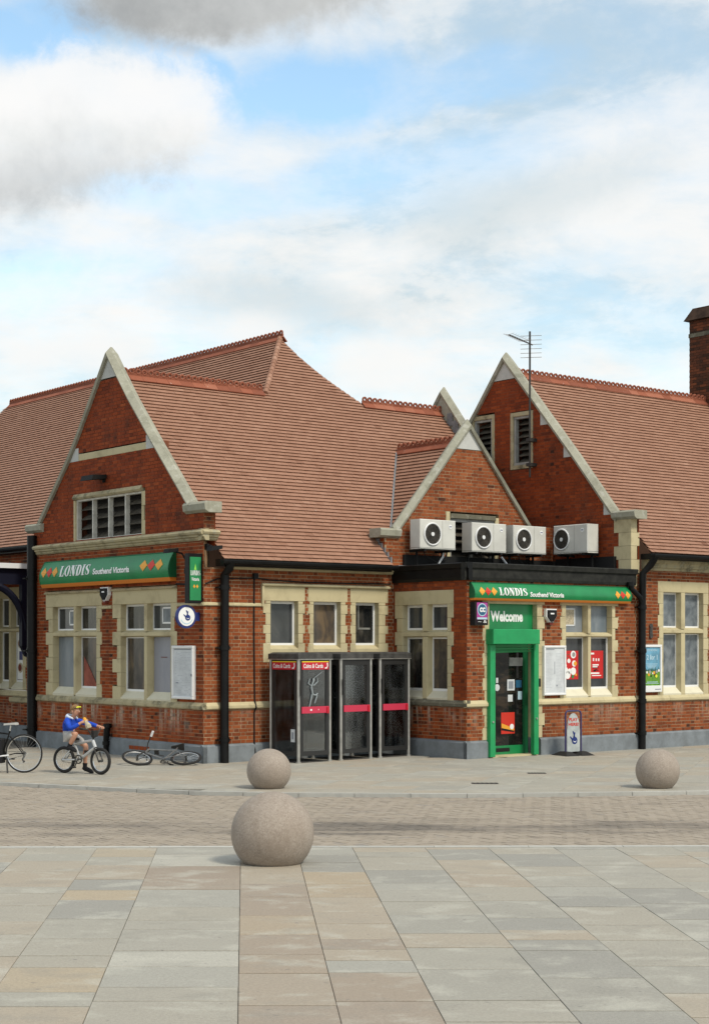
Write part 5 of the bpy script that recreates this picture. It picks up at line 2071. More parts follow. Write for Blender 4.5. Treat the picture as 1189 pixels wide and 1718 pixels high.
# purple payment sign by the shop door
t = thing('payment_sign', 'small purple box sign with a round white and blue emblem left of the shop door', 'sign', (5.22, -2.376, 2.80))
mb = MB()
mb.fbox(F3, 5.05, 5.42, 2.80, 3.285, 0.01, 0.16)
mb.build('sign_box', M['black_matt'], t)
mb = MB()
mb.fbox(F3, 5.10, 5.40, 2.83, 3.27, 0.155, 0.164)
mb.build('sign_face', M['magenta'], t)
mb = MB()
mb.disc(F3(5.25, 3.12, 0.164), (0, -1, 0), 0.135, 0.004, 28)
mb.build('emblem_ring', M['pale_print'], t)
mb = MB()
mb.disc(F3(5.25, 3.12, 0.168), (0, -1, 0), 0.115, 0.003, 28)
mb.build('emblem_disc', M['teal_logo'], t)
put_flat(t, 'lettering', glyph_text('cc', 0.04), F3, 'white', 5.17, 5.33, 3.07, 3.17, 0.174)
mb = MB()
mb.fbox(F3, 5.11, 5.39, 2.92, 2.96, 0.164, 0.167)
mb.build('print_band', M['pale_print'], t)
mb = MB()
mb.fbox(F3, 5.10, 5.40, 2.83, 2.915, 0.164, 0.166)
mb.build('print_band', M['black_matt'], t)
put_flat(t, 'lettering', glyph_text('~ &'), F3, 'white', 5.13, 5.38, 2.845, 2.905, 0.170)


# ------------------------------------------------------------------ notice cases
def case(label, F, s0, s1, z0, z1, group, lines):
    t = thing('notice_case', label, 'notice board', tuple(F((s0 + s1) / 2, z0, 0)), group)
    mb = MB()
    w = 0.055 if F.kind == 'A' else 0.05
    D = 0.085
    mb.bev(F, s0, s1, z0, z0 + w, 0.004, D, 0.01)
    mb.bev(F, s0, s1, z1 - w, z1, 0.004, D, 0.01)
    mb.bev(F, s0, s0 + w, z0 + w + 0.001, z1 - w - 0.001, 0.004, D, 0.01)
    mb.bev(F, s1 - w, s1, z0 + w + 0.001, z1 - w - 0.001, 0.004, D, 0.01)
    mb.build('case_frame', M['case_white'], t)
    mb = MB()
    mb.fbox(F, s0 + w, s1 - w, z0 + w, z1 - w, 0.004, 0.055)
    mb.build('notice_sheet', M['paper'], t)
    lines(t)
    return t


def lines1(t):
    mb = MB()
    mb.fbox(F1, 0.36, 1.02, 2.285, 2.305, 0.055, 0.058)
    mb.fbox(F1, 0.30, 0.34, 1.75, 1.80, 0.086, 0.10)
    mb.fbox(F1, 0.86, 0.96, 1.60, 1.62, 0.055, 0.058)
    mb.build('heading', M['print_grey'], t)
    rl = random.Random(11)
    mb = MB()
    for r in range(26):
        z = 2.24 - r * 0.034
        s = 0.40
        while s < 0.98:
            w_ = rl.uniform(0.03, 0.12)
            if rl.random() < 0.6:
                mb.fbox(F1, s, min(s + w_, 0.99), z - 0.012, z, 0.055, 0.057)
            s += w_ + 0.02
    mb.build('small_print', M['print_faint'], t)


def lines2(t):
    mb = MB()
    mb.fbox(F3, 7.23, 7.50, 2.275, 2.29, 0.055, 0.058)
    mb.fbox(F3, 7.505, 7.52, 1.75, 2.02, 0.055, 0.058)
    mb.fbox(F3, 7.56, 7.60, 1.48, 1.51, 0.055, 0.058)
    mb.build('heading', M['print_grey'], t)
    rl = random.Random(12)
    mb = MB()
    for r in range(24):
        z = 2.20 - r * 0.032
        for c0, c1 in ((7.24, 7.46), (7.55, 7.76)):
            mb.fbox(F3, c0, c0 + (c1 - c0) * rl.uniform(0.4, 1), z - 0.008, z, 0.055, 0.057)
    mb.build('small_print', M['print_faint'], t)


case('tall white notice case with faded text sheet left of the corner drainpipe', F1, 0.29, 1.09, 1.28, 2.37, 'white notice cases', lines1)
case('white notice case with pale sheet between the shop door and red posters', F3, 7.17, 7.85, 1.285, 2.37, 'white notice cases', lines2)

t = thing('poster_case', 'white framed poster of blue sky and green field beside the right drainpipe', 'poster', (10.69, -2.376, 1.29))
s0, s1, z0, z1 = 10.365, 11.03, 1.295, 2.39
mb = MB()
for (a, b, c, d) in ((s0, s1, z0, z0 + 0.15), (s0, s1, z1 - 0.06, z1), (s0, s0 + 0.055, z0 + 0.15, z1 - 0.06), (s1 - 0.055, s1, z0 + 0.15, z1 - 0.06)):
    mb.bev(F3, a, b, c, d, 0.004, 0.075, 0.008)
mb.build('case_frame', M['case_white'], t)
mb = MB()
mb.fbox(F3, s0 + 0.055, s1 - 0.055, 1.80, z1 - 0.06, 0.004, 0.045)
mb.build('poster_sky', M['sky_print'], t)
mb = MB()
mb.fbox(F3, s0 + 0.055, s1 - 0.055, z0 + 0.15, 1.80, 0.004, 0.045)
mb.build('poster_field', M['grass_print'], t)
rp = random.Random(8)
mb = MB()
x = s0 + 0.06
while x < s1 - 0.10:
    w_ = rp.uniform(0.04, 0.08)
    h = rp.uniform(0.04, 0.13)
    mb.poly([F3(x, 1.78, 0.047), F3(x + w_, 1.78, 0.047), F3(x + w_ / 2, 1.78 + h, 0.047)])
    x += w_ * 0.8
mb.build('poster_trees', M['tree_print'], t)
put_flat(t, 'lettering', glyph_text('LONDON', 0.02), F3, 'pale_print', 10.52, 10.88, 2.24, 2.285, 0.048)
put_flat(t, 'lettering', glyph_text('2 for 1', 0.03), F3, 'pale_print', 10.52, 10.89, 2.04, 2.16, 0.048)
mb = MB()
for k in range(4):
    mb.fbox(F3, 10.50 + 0.02 * k, 10.90 - 0.03 * k, 1.94 - 0.03 * k, 1.95 - 0.03 * k, 0.045, 0.048)
mb.fbox(F3, 10.53, 10.90, 1.52, 1.535, 0.045, 0.048)
mb.fbox(F3, 10.47, 10.94, 1.49, 1.50, 0.045, 0.048)
mb.build('small_print', M['pale_print'], t)
for i, mm in enumerate(('white', 'amber', 'notice', 'black_matt', 'white', 'amber', 'maroon', 'lemon', 'notice', 'white')):
    mb = MB()
    mb.disc(F3(10.55 + 0.04 * i + rp.uniform(-0.02, 0.02), 1.70 + rp.uniform(-0.06, 0.12), 0.046 + 0.001 * i), (0, -1, 0), rp.uniform(0.02, 0.045), 0.003, 9)
    mb.build('poster_figure', M[mm], t)
mb = MB()
mb.disc(F3(10.45, 2.29, 0.046), (0, -1, 0), 0.03, 0.003, 10)
mb.build('poster_mark', M['magenta'], t)
mb = MB()
mb.fbox(F3, 10.40, 10.43, 1.345, 1.375, 0.075, 0.078)
mb.fbox(F3, 10.78, 10.98, 1.35, 1.37, 0.075, 0.078)
mb.build('small_print', M['print_grey'], t)

# ------------------------------------------------------------------ things in the windows
WF = FB(-2.376 + 0.153)


def sheet(name, label, cat, F, s0, s1, z0, z1, m, group=None, border=None):
    t = thing(name, label, cat, tuple(F((s0 + s1) / 2, z0, 0)), group)
    if border:
        mb = MB()
        for (a, b, c, d) in ((s0, s1, z0, z0 + 0.035), (s0, s1, z1 - 0.035, z1), (s0, s0 + 0.035, z0, z1), (s1 - 0.035, s1, z0, z1)):
            mb.fbox(F, a, b, c, d, 0.0, 0.012)
        mb.build('sheet_border', M[border], t)
    mb = MB()
    mb.fbox(F, s0 + (0.03 if border else 0), s1 - (0.03 if border else 0), z0 + (0.03 if border else 0), z1 - (0.03 if border else 0), 0.0, 0.008)
    mb.build('sheet', M[m], t)
    return t


t = sheet('window_poster', 'red poster with white splashes and round cups behind the white notice case', 'poster', WF, 7.96, 8.46, 1.62, 2.255, 'poster_red', 'red posters in the shop window')
for (s, z, r) in ((8.30, 2.17, 0.085), (8.33, 1.97, 0.07), (8.30, 1.80, 0.085), (8.02, 1.92, 0.07), (8.05, 1.82, 0.08), (8.12, 1.72, 0.09), (8.18, 1.80, 0.06), (8.00, 2.02, 0.05), (8.16, 2.03, 0.05)):
    mb = MB()
    mb.disc(WF(s, z, 0.008), (0, -1, 0), r, 0.004, 14)
    mb.build('print_shape', M['white'], t)
for (s, z, r, mm) in ((8.31, 2.17, 0.05, 'notice'), (8.36, 1.97, 0.05, 'amber'), (8.28, 1.68, 0.04, 'green'), (8.38, 1.72, 0.03, 'amber')):
    mb = MB()
    mb.disc(WF(s, z, 0.013), (0, -1, 0), r, 0.003, 12)
    mb.build('print_shape', M[mm], t)
mb = MB()
mb.fbox(WF, 8.0, 8.2, 2.16, 2.18, 0.008, 0.011)
mb.fbox(WF, 7.99, 8.16, 2.10, 2.12, 0.008, 0.011)
mb.build('small_print', M['pink_card'], t)
t = sheet('window_poster', 'red poster with black and white print in the right light of the shop window', 'poster', WF, 8.80, 9.27, 1.63, 2.255, 'poster_red', 'red posters in the shop window')
mb = MB()
for s, z, w_, h in ((8.84, 2.17, 0.13, 0.04), (8.93, 2.02, 0.04, 0.07), (9.02, 2.02, 0.04, 0.06), (9.10, 2.02, 0.04, 0.06), (8.92, 1.92, 0.20, 0.03), (8.92, 1.88, 0.16, 0.025), (8.84, 1.73, 0.30, 0.035), (8.90, 1.685, 0.3, 0.02)):
    mb.fbox(WF, s, s + w_, z, z + h, 0.008, 0.011)
mb.build('print_shape', M['white'], t)
mb = MB()
mb.fbox(WF, 8.93, 9.12, 1.86, 1.875, 0.008, 0.012)
mb.poly([WF(8.93, 1.80, 0.011), WF(9.0, 1.78, 0.011), WF(9.04, 1.81, 0.011), WF(9.13, 1.80, 0.011), WF(9.05, 1.84, 0.011), WF(8.98, 1.83, 0.011)])
mb.build('print_shape', M['black_matt'], t)
sheet('window_notice', 'beige sheet in a pale frame in the upper window right of the door', 'notice', WF, 8.02, 8.36, 2.80, 3.20, 'snack', border='paper')
WA = FA(0.153)
sheet('window_notice', 'small grey notice with white edge in the upper light of the leftmost shop window', 'notice', WA, 5.46, 5.80, 2.83, 3.18, 'pane_frost', border='upvc')
sheet('window_notice', 'small grey notice with white edge in the upper light left of the round sign', 'notice', WA, 1.42, 1.80, 2.83, 3.18, 'pane_frost', border='upvc')
t = thing('window_card', 'dull red triangular card leaning inside the lower left shop window', 'card', (-0.0 + 0.153, 4.8, 1.42))
mb = MB()
mb.prism([WA(5.12, 1.43, 0.0), WA(4.50, 1.43, 0.0), WA(4.86, 1.85, 0.0), WA(5.12, 2.12, 0.0)], (-0.01, 0, 0))
mb.build('card', M['pink_card'], t)
mb = MB()
mb.fbox(WA, 1.62, 1.86, 2.12, 2.135, 0.0, 0.006)
mb.build('tape', M['maroon'], w2)
W0 = FA(1.05 + 0.153)
t = sheet('window_poster', 'white poster with brown round cut-outs and a dark block beside the canopy bracket', 'poster', W0, 9.88, 10.44, 1.50, 2.72, 'white')
for s in (10.28, 10.00):
    for z in (2.42, 1.80):
        mb = MB()
        mb.disc(W0(s, z, 0.008), (-1, 0, 0), 0.13, 0.004, 18)
        mb.build('print_shape', M['snack'], t)
        mb = MB()
        mb.disc(W0(s + 0.02, z, 0.012), (-1, 0, 0), 0.09, 0.003, 16)
        mb.build('print_shape', M['maroon'], t)
mb = MB()
mb.fbox(W0, 9.88, 10.34, 2.0, 2.22, 0.008, 0.011)
mb.build('print_shape', M['blue_sign'], t)
mb = MB()
W2F = FB(0.153)
mb.fbox(W2F, 4.08, 4.11, 2.74, 3.26, 0, 0.01)
mb.fbox(W2F, 4.08, 4.42, 2.72, 2.76, 0, 0.01)
mb.build('inner_frame', M['booth_grey'], w3)

# ------------------------------------------------------------------ alarms, lamps
def alarm(label, F, s, z):
    t = thing('alarm_box', label, 'alarm', tuple(F(s, z - 0.16, 0)), 'alarm bell boxes')
    w = 0.16 if F.kind == 'B' else 0.17
    sg = 1 if F.kind == 'B' else -1
    def pent(k, d):
        return [F(s - w * k, z + 0.15 * k, d), F(s + w * k, z + 0.15 * k, d), F(s + w * k, z - 0.02 * k, d), F(s + 0.04 * k, z - 0.16 * k, d), F(s - 0.04 * k, z - 0.16 * k, d), F(s - w * k, z - 0.02 * k, d)]
    mb = MB()
    P, Q = pent(1, 0.0), pent(0.92, 0.10)
    mb.prism(P, Vector(F(0, 0, 0.09)) - Vector(F(0, 0, 0)))
    mb.build('housing', M['case_white'], t)
    mb = MB()
    mb.prism(pent(0.82, 0.09), Vector(F(0, 0, 0.03)) - Vector(F(0, 0, 0)))
    mb.build('cover', M['black_matt'], t)
    mb = MB()
    mb.fbox(F, s - 0.05, s + 0.05, z - 0.20, z - 0.14, 0.0, 0.09)
    mb.build('beacon', M['maroon'], t)
    mb = MB()
    mb.fbox(F, s - 0.06, s + 0.05, z + 0.03, z + 0.06, 0.12, 0.123)
    mb.build('label_plate', M['white'], t)


alarm('black and white alarm box between the two left shop windows', F1, 3.82, 3.50)
alarm('black and white alarm box on brick between door and shop window', F3, 7.38, 3.02)


def flood(label, p, size, arm):
    t = thing('floodlight', label, 'light', p, 'wall floodlights')
    mb = MB()
    x, y, z = p
    sx, sy, sz = size
    mb.hexa([(x - sx, y - sy, z - sz), (x - sx, y + sy, z - sz), (x - sx * 0.8, y + sy, z + sz * 0.6), (x - sx * 0.8, y - sy, z + sz * 0.6),
             (x + sx, y - sy * 0.8, z - sz * 0.2), (x + sx, y + sy * 0.8, z - sz * 0.2), (x + sx, y + sy * 0.8, z + sz), (x + sx, y - sy * 0.8, z + sz)])
    mb.build('lamp_head', M['black_matt'], t)
    mb = MB()
    mb.tube([(x, y, z)] + arm, 0.02, 6)
    mb.build('arm', M['black_matt'], t)
    mb = MB()
    q = arm[-1]
    mb.box(q[0] - 0.02, q[0] + 0.02, q[1] - 0.05, q[1] + 0.05, q[2] - 0.06, q[2] + 0.06)
    mb.build('base_plate', M['black_matt'], t)


flood('black floodlight on red brick above the louvred opening', (-0.24, 4.0, 6.05), (0.20, 0.26, 0.07), [(-0.01, 3.95, 6.02)])
flood('dark floodlight at the right end of the long green sign', (-0.32, 0.72, 4.30), (0.13, 0.10, 0.055), [(-0.1, 0.66, 4.25), (-0.02, 0.62, 4.1), (-0.02, 0.62, 3.9)])
flood('dark floodlight on the corner above the upright green sign', (0.06, -0.30, 4.32), (0.14, 0.09, 0.06), [(0.06, -0.14, 4.38), (0.06, -0.02, 4.36)])

# ------------------------------------------------------------------ air conditioners
def aircon(label, F, s0, s1, z0, z1, depth, fan_s, fan_right=False):
    t = thing('air_conditioner', label, 'air conditioner', tuple(F((s0 + s1) / 2, z0, 0)), 'air conditioning units above the entrance')
    mb = MB()
    mb.bev(F, s0, s1, z0, z1, -depth, 0.0, 0.014)
    mb.build('casing', M['ac_white'], t)
    mb = MB()
    mb.fbox(F, s0 - 0.004, s1 + 0.004, z0 + 0.03, z0 + 0.038, -depth, 0.003)
    sp = s0 + 0.62 * (s1 - s0) if F.kind == 'B' else s1 - 0.62 * (s1 - s0)
    mb.fbox(F, sp, sp + 0.006, z0 + 0.05, z1 - 0.02, -0.01, 0.003)
    mb.build('panel_joint', M['booth_grey'], t)
    zc = (z0 + z1) / 2 + 0.005
    ax = Vector(F(0, 0, 1)) - Vector(F(0, 0, 0))
    mb = MB()
    mb.ring(F(fan_s, zc, 0.012), ax, 0.238, 0.020, 36, 8)
    mb.build('fan_surround', M['case_white'], t, smooth=True)
    mb = MB()
    mb.disc(F(fan_s, zc, 0.002), ax, 0.235, 0.006, 32)
    mb.build('fan_recess', M['grille'], t)
    mb = MB()
    for r in (0.075, 0.105, 0.135, 0.165, 0.195, 0.222):
        mb.ring(F(fan_s, zc, 0.016), ax, r, 0.0045, 28, 4)
    for k in range(8):
        an = R(22.5 + 45 * k)
        mb.tube([F(fan_s + 0.05 * math.cos(an), zc + 0.05 * math.sin(an), 0.016), F(fan_s + 0.235 * math.cos(an), zc + 0.235 * math.sin(an), 0.016)], 0.004, 4)
    mb.build('fan_grille', M['louvre_wood'], t)
    mb = MB()
    mb.disc(F(fan_s, zc, 0.010), ax, 0.045, 0.014, 18)
    mb.build('fan_hub', M['case_white'], t)
    lg = s1 - 0.16 if F.kind == 'B' else s0 + 0.16
    mb = MB()
    mb.disc(F(lg, z1 - 0.14, 0.001), ax, 0.05, 0.005, 16)
    mb.build('badge', M['white'], t)
    mb = MB()
    mb.fbox(F, lg - 0.035, lg + 0.035, z1 - 0.147, z1 - 0.13, 0.005, 0.008)
    mb.build('badge_print', M['blue_sign'], t)
    for s in (s0 + 0.15, s1 - 0.15):
        mb = MB()
        mb.fbox(F, s - 0.025, s + 0.025, z0 - 0.05, z0 - 0.003, -depth - 0.19, 0.0)
        mb.fbox(F, s - 0.02, s + 0.02, z0 - 0.40, z0 - 0.05, -depth + 0.02, -depth + 0.06)
        mb.build('bracket', M['black_matt'], t)


FQ = FB(-0.55)
aircon('leftmost beige air conditioner with round fan below the small gable', FQ, 5.264, 6.312, 4.49, 5.145, 0.33, 5.62)
aircon('beige air conditioner in front of the dark louvres, second from the left', FQ, 6.804, 7.872, 4.478, 5.14, 0.33, 7.15)
aircon('beige air conditioner third in the row below the small gable\'s right slope', FQ, 8.095, 9.158, 4.488, 5.137, 0.33, 8.42)
aircon('rightmost beige air conditioner turned sideways on the dark red gable wall', FA(9.5), -1.532, -0.447, 4.51, 5.18, 0.36, -0.72)
# pipework under the units
mb = MB()
mb.tube([(6.20, -0.30, 4.50), (6.15, -0.30, 4.35), (6.05, -0.28, 4.20), (6.05, -0.25, 4.10)], 0.025, 6)
mb.build('coolant_pipe', M['case_white'], st)
mb = MB()
mb.tube([(7.9, -0.35, 4.40), (8.05, -0.4, 4.22), (8.3, -0.45, 4.12), (8.6, -0.5, 4.10)], 0.025, 6)
mb.build('coolant_pipe', M['print_grey'], st)

for x0, x1 in ((5.5, 6.4), (7.2, 7.7), (8.4, 9.0)):
    mb = MB()
    mb.tube([(x0, -0.40, 4.50), (x0 + 0.05, -0.38, 4.36), ((x0 + x1) / 2, -0.30, 4.22), (x1, -0.12, 4.30), (x1 + 0.1, -0.05, 4.45), (x1 + 0.12, -0.05, 4.9)], 0.014, 5)
    mb.build('cable', M['black_matt'], st)

# ------------------------------------------------------------------ TV aerial on the gable
t = thing('tv_aerial', 'thin metal television aerial on a mast above the dark red gable', 'aerial', (9.86, 0.695, 6.6))
mb = MB()
mb.tube([(9.86, 0.695, 6.45), (9.86, 0.695, 9.98)], 0.024, 8)
mb.build('mast', M['grille'], t)
for z in (6.75, 7.35):
    mb = MB()
    mb.box(9.80, 10.03, 0.62, 0.77, z - 0.04, z + 0.04)
    mb.build('clamp', M['grille'], t)
wv = Vector((-0.62, -1.15, 0))
bl = Vector((wv.x * V2.x + wv.y * V2.y, wv.x * W2.x + wv.y * W2.y, 0))
bd = bl.normalized()
pe = Vector((-bd.y, bd.x, 0))
c0 = Vector((9.86, 0.695, 9.68))
mb = MB()
mb.tube([c0 - bd * 0.16, c0 + bl], 0.016, 6)
mb.build('boom', M['grille'], t)
for i in range(8):
    q = c0 + bl * (0.25 + 0.75 * i / 7)
    mb = MB()
    for dz in (0.0,):
        w_ = 0.17 - 0.005 * i
        mb.tube([q - pe * w_ + Vector((0, 0, 0.03)), q, q + pe * w_ + Vector((0, 0, 0.03))], 0.005, 4)
    mb.build('element', M['steel'], t)
for i in range(6):
    z = 9.66 + (i - 2.9) * 0.105
    mb = MB()
    w_ = 0.27
    pm = Vector((0.66, -0.75, 0)).normalized()
    cc = c0 - bd * 0.04
    mb.tube([cc - pm * w_ * 0.9 + Vector((0, 0, z - c0.z)), cc + pm * w_ + Vector((0, 0, z - c0.z))], 0.007, 5)
    mb.build('reflector_bar', M['steel'], t)

# ------------------------------------------------------------------ phone boxes
def phone_box(label, a, b, rot, header, extra):
    t = thing('phone_box', label, 'phone box', (0, 0, 0), 'glass phone boxes by the wall')
    t.location = LW(a, b)
    t.rotation_euler = (0, 0, TH + R(rot))
    W, D, H = 0.91, 0.90, 2.20
    def bx(name, x0, x1, y0, y1, z0, z1, m, c=0.0):
        mb = MB()
        mb.box(x0, x1, y0, y1, z0, z1)
        return mb.build(name, M[m], t)
    for x in (0.0, W - 0.055):
        for y in (0.0, D - 0.055):
            mb = MB()
            mb.tube([(x + 0.0275, y + 0.0275, 0.0), (x + 0.0275, y + 0.0275, H - 0.02)], 0.034, 8)
            mb.disc((x + 0.0275, y + 0.0275, 0.0), (0, 0, 1), 0.055, 0.03, 10)
            mb.build('corner_post', M['steel'], t, smooth=True)
    mb = MB()
    mb.box(-0.015, W + 0.015, -0.015, D + 0.015, H - 0.10, H)
    mb.hexa([(-0.015, -0.015, H), (W + 0.015, -0.015, H), (W + 0.015, D + 0.015, H), (-0.015, D + 0.015, H), (0.05, 0.05, H + 0.035), (W - 0.05, 0.05, H + 0.035), (W - 0.05, D - 0.05, H + 0.035), (0.05, D - 0.05, H + 0.035)])
    mb.build('roof', M['booth_roof'], t)
    bx('roof_trim', -0.02, W + 0.02, -0.02, D + 0.02, H - 0.115, H - 0.10, 'steel')
    # glazed sides: frame rails and panes
    def side(name, ax, v, z0=0.14):
        mbf, mbg = MB(), MB()
        zt = H - 0.115
        for (p0, p1, q0, q1) in ((0.06, W - 0.06, z0, z0 + 0.09), (0.06, W - 0.06, zt - 0.12, zt), (0.06, 0.145, z0 + 0.09, zt - 0.12), (W - 0.145, W - 0.06, z0 + 0.09, zt - 0.12)):
            if ax == 'y':
                mbf.box(p0, p1, v - 0.015, v + 0.015, q0, q1)
            else:
                mbf.box(v - 0.015, v + 0.015, p0, p1, q0, q1)
        if ax == 'y':
            mbg.box(0.13, W - 0.13, v - 0.004, v + 0.004, z0 + 0.09, zt - 0.10)
        else:
            mbg.box(v - 0.004, v + 0.004, 0.13, W - 0.13, z0 + 0.09, zt - 0.10)
        f = mbf.build(name, M['booth_black'], t)
        mbg.build('glass', M['glass'], f)
        return f
    side('door', 'y', 0.03)
    side('back_panel', 'y', D - 0.03)
    side('side_panel', 'x', 0.03)
    side('side_panel', 'x', W - 0.03)
    # red grab band on the door
    mb = MB()
    mb.box(0.09, W - 0.07, -0.008, 0.012, 1.00, 1.135)
    mb.build('door_band', M['booth_pink'], t)
    bx('door_handle', W - 0.15, W - 0.09, -0.03, -0.006, 0.99, 1.12, 'booth_red')
    bx('side_handle', 0.02, 0.05, -0.055, -0.025, 1.35, 1.68, 'booth_black')
    # telephone, shelf and grey kick panel at the back
    bx('telephone', 0.30, 0.62, D - 0.26, D - 0.06, 1.05, 1.62, 'grille')
    bx('telephone_panel', 0.33, 0.59, D - 0.275, D - 0.262, 1.12, 1.56, 'booth_grey')
    bx('shelf', 0.14, W - 0.14, D - 0.34, D - 0.05, 0.92, 0.95, 'booth_black')
    bx('kick_panel', 0.13, W - 0.13, D - 0.075, D - 0.055, 0.24, 0.72, 'booth_grey')
    bx('floor', 0.03, W - 0.03, 0.03, D - 0.03, 0.0, 0.02, 'iron')
    FD = lambda s, z, d: (s, 0.012 - d, z)
    FDs = lambda s, z, d: (0.012 - d, s, z)
    if header:
        for nm, FF, l, r_ in (('front', FD, 0.10, W - 0.08), ('side', FDs, W - 0.10, 0.08)):
            lo, hi = min(l, r_), max(l, r_)
            mb = MB()
            mb.fbox(FF, lo, hi, 1.885, 2.035, 0.0, 0.012)
            mb.build('header_panel', M['booth_red'], t)
            mb = MB()
            mb.fbox(FF, lo, hi, 2.035, 2.055, 0.0, 0.012)
            mb.build('header_line', M['yellow'], t)
            w_ = r_ - l
            put_flat(t, 'lettering', glyph_text('Coins & Cards', 0.02), FF, 'white', l + w_ * 0.05, l + w_ * 0.78, 1.915, 2.005, 0.016)
            put_flat(t, 'handset_mark', poly_bm([[(0.1, 0.0), (0.55, 0.05), (0.8, 0.5), (0.75, 1.0), (0.5, 1.0), (0.52, 0.75), (0.6, 0.5), (0.4, 0.22), (0.05, 0.25)]]), FF, 'white', l + w_ * 0.85, l + w_ * 0.97, 1.90, 2.02, 0.016)
        # etched piper figure on the door glass
        seg = [((0.42, 1.66), (0.36, 1.52), 0.028), ((0.36, 1.52), (0.40, 1.38), 0.036), ((0.40, 1.38), (0.52, 1.36), 0.028), ((0.52, 1.36), (0.45, 1.20), 0.022), ((0.38, 1.38), (0.33, 1.20), 0.026), ((0.33, 1.20), (0.28, 1.06), 0.018),
               ((0.36, 1.56), (0.28, 1.60), 0.018), ((0.28, 1.60), (0.32, 1.70), 0.015), ((0.42, 1.56), (0.54, 1.64), 0.018), ((0.54, 1.64), (0.52, 1.72), 0.015), ((0.42, 1.70), (0.66, 1.84), 0.009), ((0.47, 1.36), (0.54, 1.40), 0.024)]
        mb = MB()
        for (p, q, r) in seg:
            mb.tube([FD(p[0], p[1], 0.0), FD(q[0], q[1], 0.0)], [r * 0.7, r * 0.5], 6)
        mb.disc(FD(0.42, 1.68, 0.0), (0, -1, 0), 0.03, 0.008, 12)
        mb.build('piper_emblem', M['etch'], t)
        put_flat(t, 'print_mark', poly_bm([[(0, 0), (1, 0), (1, 1), (0, 1)]]), FD, 'white', 0.31, 0.36, 1.05, 1.085, 0.024)
        put_flat(t, 'print_mark', poly_bm([[(0, 0), (1, 0), (1, 1), (0, 1)]]), FD, 'white', 0.53, 0.55, 1.06, 1.08, 0.024)
        mb = MB()
        mb.fbox(FDs, 0.12, 0.24, 0.42, 0.68, -0.005, 0.006)
        mb.build('sticker', M['paper'], t)
        mb = MB()
        mb.fbox(FDs, 0.15, 0.21, 0.48, 0.62, 0.006, 0.009)
        mb.build('sticker_print', M['print_grey'], t)
        mb = MB()
        mb.disc((0.30, 0.62, 1.52), (-1, 0, 0), 0.08, 0.01, 14)
        mb.build('sticker', M['blue_sign'], t)
    else:
        mb = MB()
        mb.box(0.035, 0.036, 0.10, 0.22, 1.30, 1.62)
        mb.build('sticker', M['paper'], t)
    if extra:
        put_flat(t, 'lettering', glyph_text('BT', 0.06), lambda s, z, d: (s, D - 0.06 - d, z), 'blue_sign', 0.66, 0.46, 1.45, 1.60, 0.01)
        bx('header_board', 0.13, W - 0.13, 0.04, 0.10, 1.80, 1.98, 'booth_black')
    return t


phone_box('glass phone box with red header panels and etched piper, nearest the drainpipe', 1.50, -1.16, 5, True, False)
phone_box('middle glass phone box with black frame and pink door band', 2.66, -1.06, 5, False, False)
phone_box('glass phone box with pink door band nearest the shop entrance', 3.79, -0.96, 5, False, True)

# ------------------------------------------------------------------ granite balls
def ball(label, x, y, Rr, base_h):
    t = thing('stone_ball', label, 'bollard', loc=(x, y, 0.0), group='granite ball bollards')
    prof = []
    a0 = math.asin(base_h / Rr)
    for i in range(41):
        a = -a0 + (math.pi / 2 + a0) * i / 40
        prof.append((max(Rr * math.cos(a), 0.0005), base_h + Rr * math.sin(a)))
    mb = MB()
    mb.lathe(prof, 72)
    mb.build('ball', M['ball'], t, smooth='all')
    mb = MB()
    mb.lathe([(prof[0][0] - 0.02, 0.002), (prof[0][0] + 0.006, 0.002), (prof[0][0] + 0.002, 0.012), (prof[0][0] - 0.02, 0.012)], 40)
    mb.build('base_joint', M['joint'], t)


ball('large granite ball nearest the viewer on the near paving', -0.899, 17.8, 0.4545, 0.326)
ball('smaller granite ball on the far kerb right behind the big one', -1.425, 27.04, 0.369, 0.289)
ball('smaller granite ball on the far pavement at the right edge', 5.065, 27.12, 0.366, 0.285)

# ------------------------------------------------------------------ pavement sign
t = thing('pavement_sign', 'pavement sign with purple tube frame and rounded grey panel beside the shop door', 'sign', (7.58, -2.92, 0))
t.rotation_euler = (0, 0, TH - R(12))
mb = MB()
w_, h_ = 0.20, 0.96
pts = [(-w_, 0, 0.05), (-w_, 0, h_ - 0.07), (-w_ + 0.02, 0, h_ - 0.02), (-w_ + 0.07, 0, h_), (w_ - 0.07, 0, h_), (w_ - 0.02, 0, h_ - 0.02), (w_, 0, h_ - 0.07), (w_, 0, 0.05)]
t['_org'] = (0, 0, 0)
mb.tube(pts, 0.02, 8)
mb.build('tube_frame', M['purple_metal'], t, smooth=True)
out = [(-0.165, 0.08), (0.165, 0.08)] + [(0.165, 0.55)] + arc_pts(0, 0.60, 0.155, 0.31, 5, 175, 12) + [(-0.165, 0.55)]
mb = MB()
mb.prism([(x, -0.01, z) for x, z in out], (0, 0.02, 0))
mb.build('panel', M['aboard_panel'], t)
FA_ = lambda s, z, d: (s, -0.01 - d, z)
put_flat(t, 'lettering', glyph_text('PLAY', 0.03), FA_, 'red', -0.115, 0.105, 0.735, 0.81, 0.004)
put_flat(t, 'lettering', glyph_text('HERE!', 0.03), FA_, 'red', -0.13, 0.13, 0.635, 0.705, 0.004)
put_hand(t, FA_, -0.10, 0.10, 0.24, 0.53, 0.004)
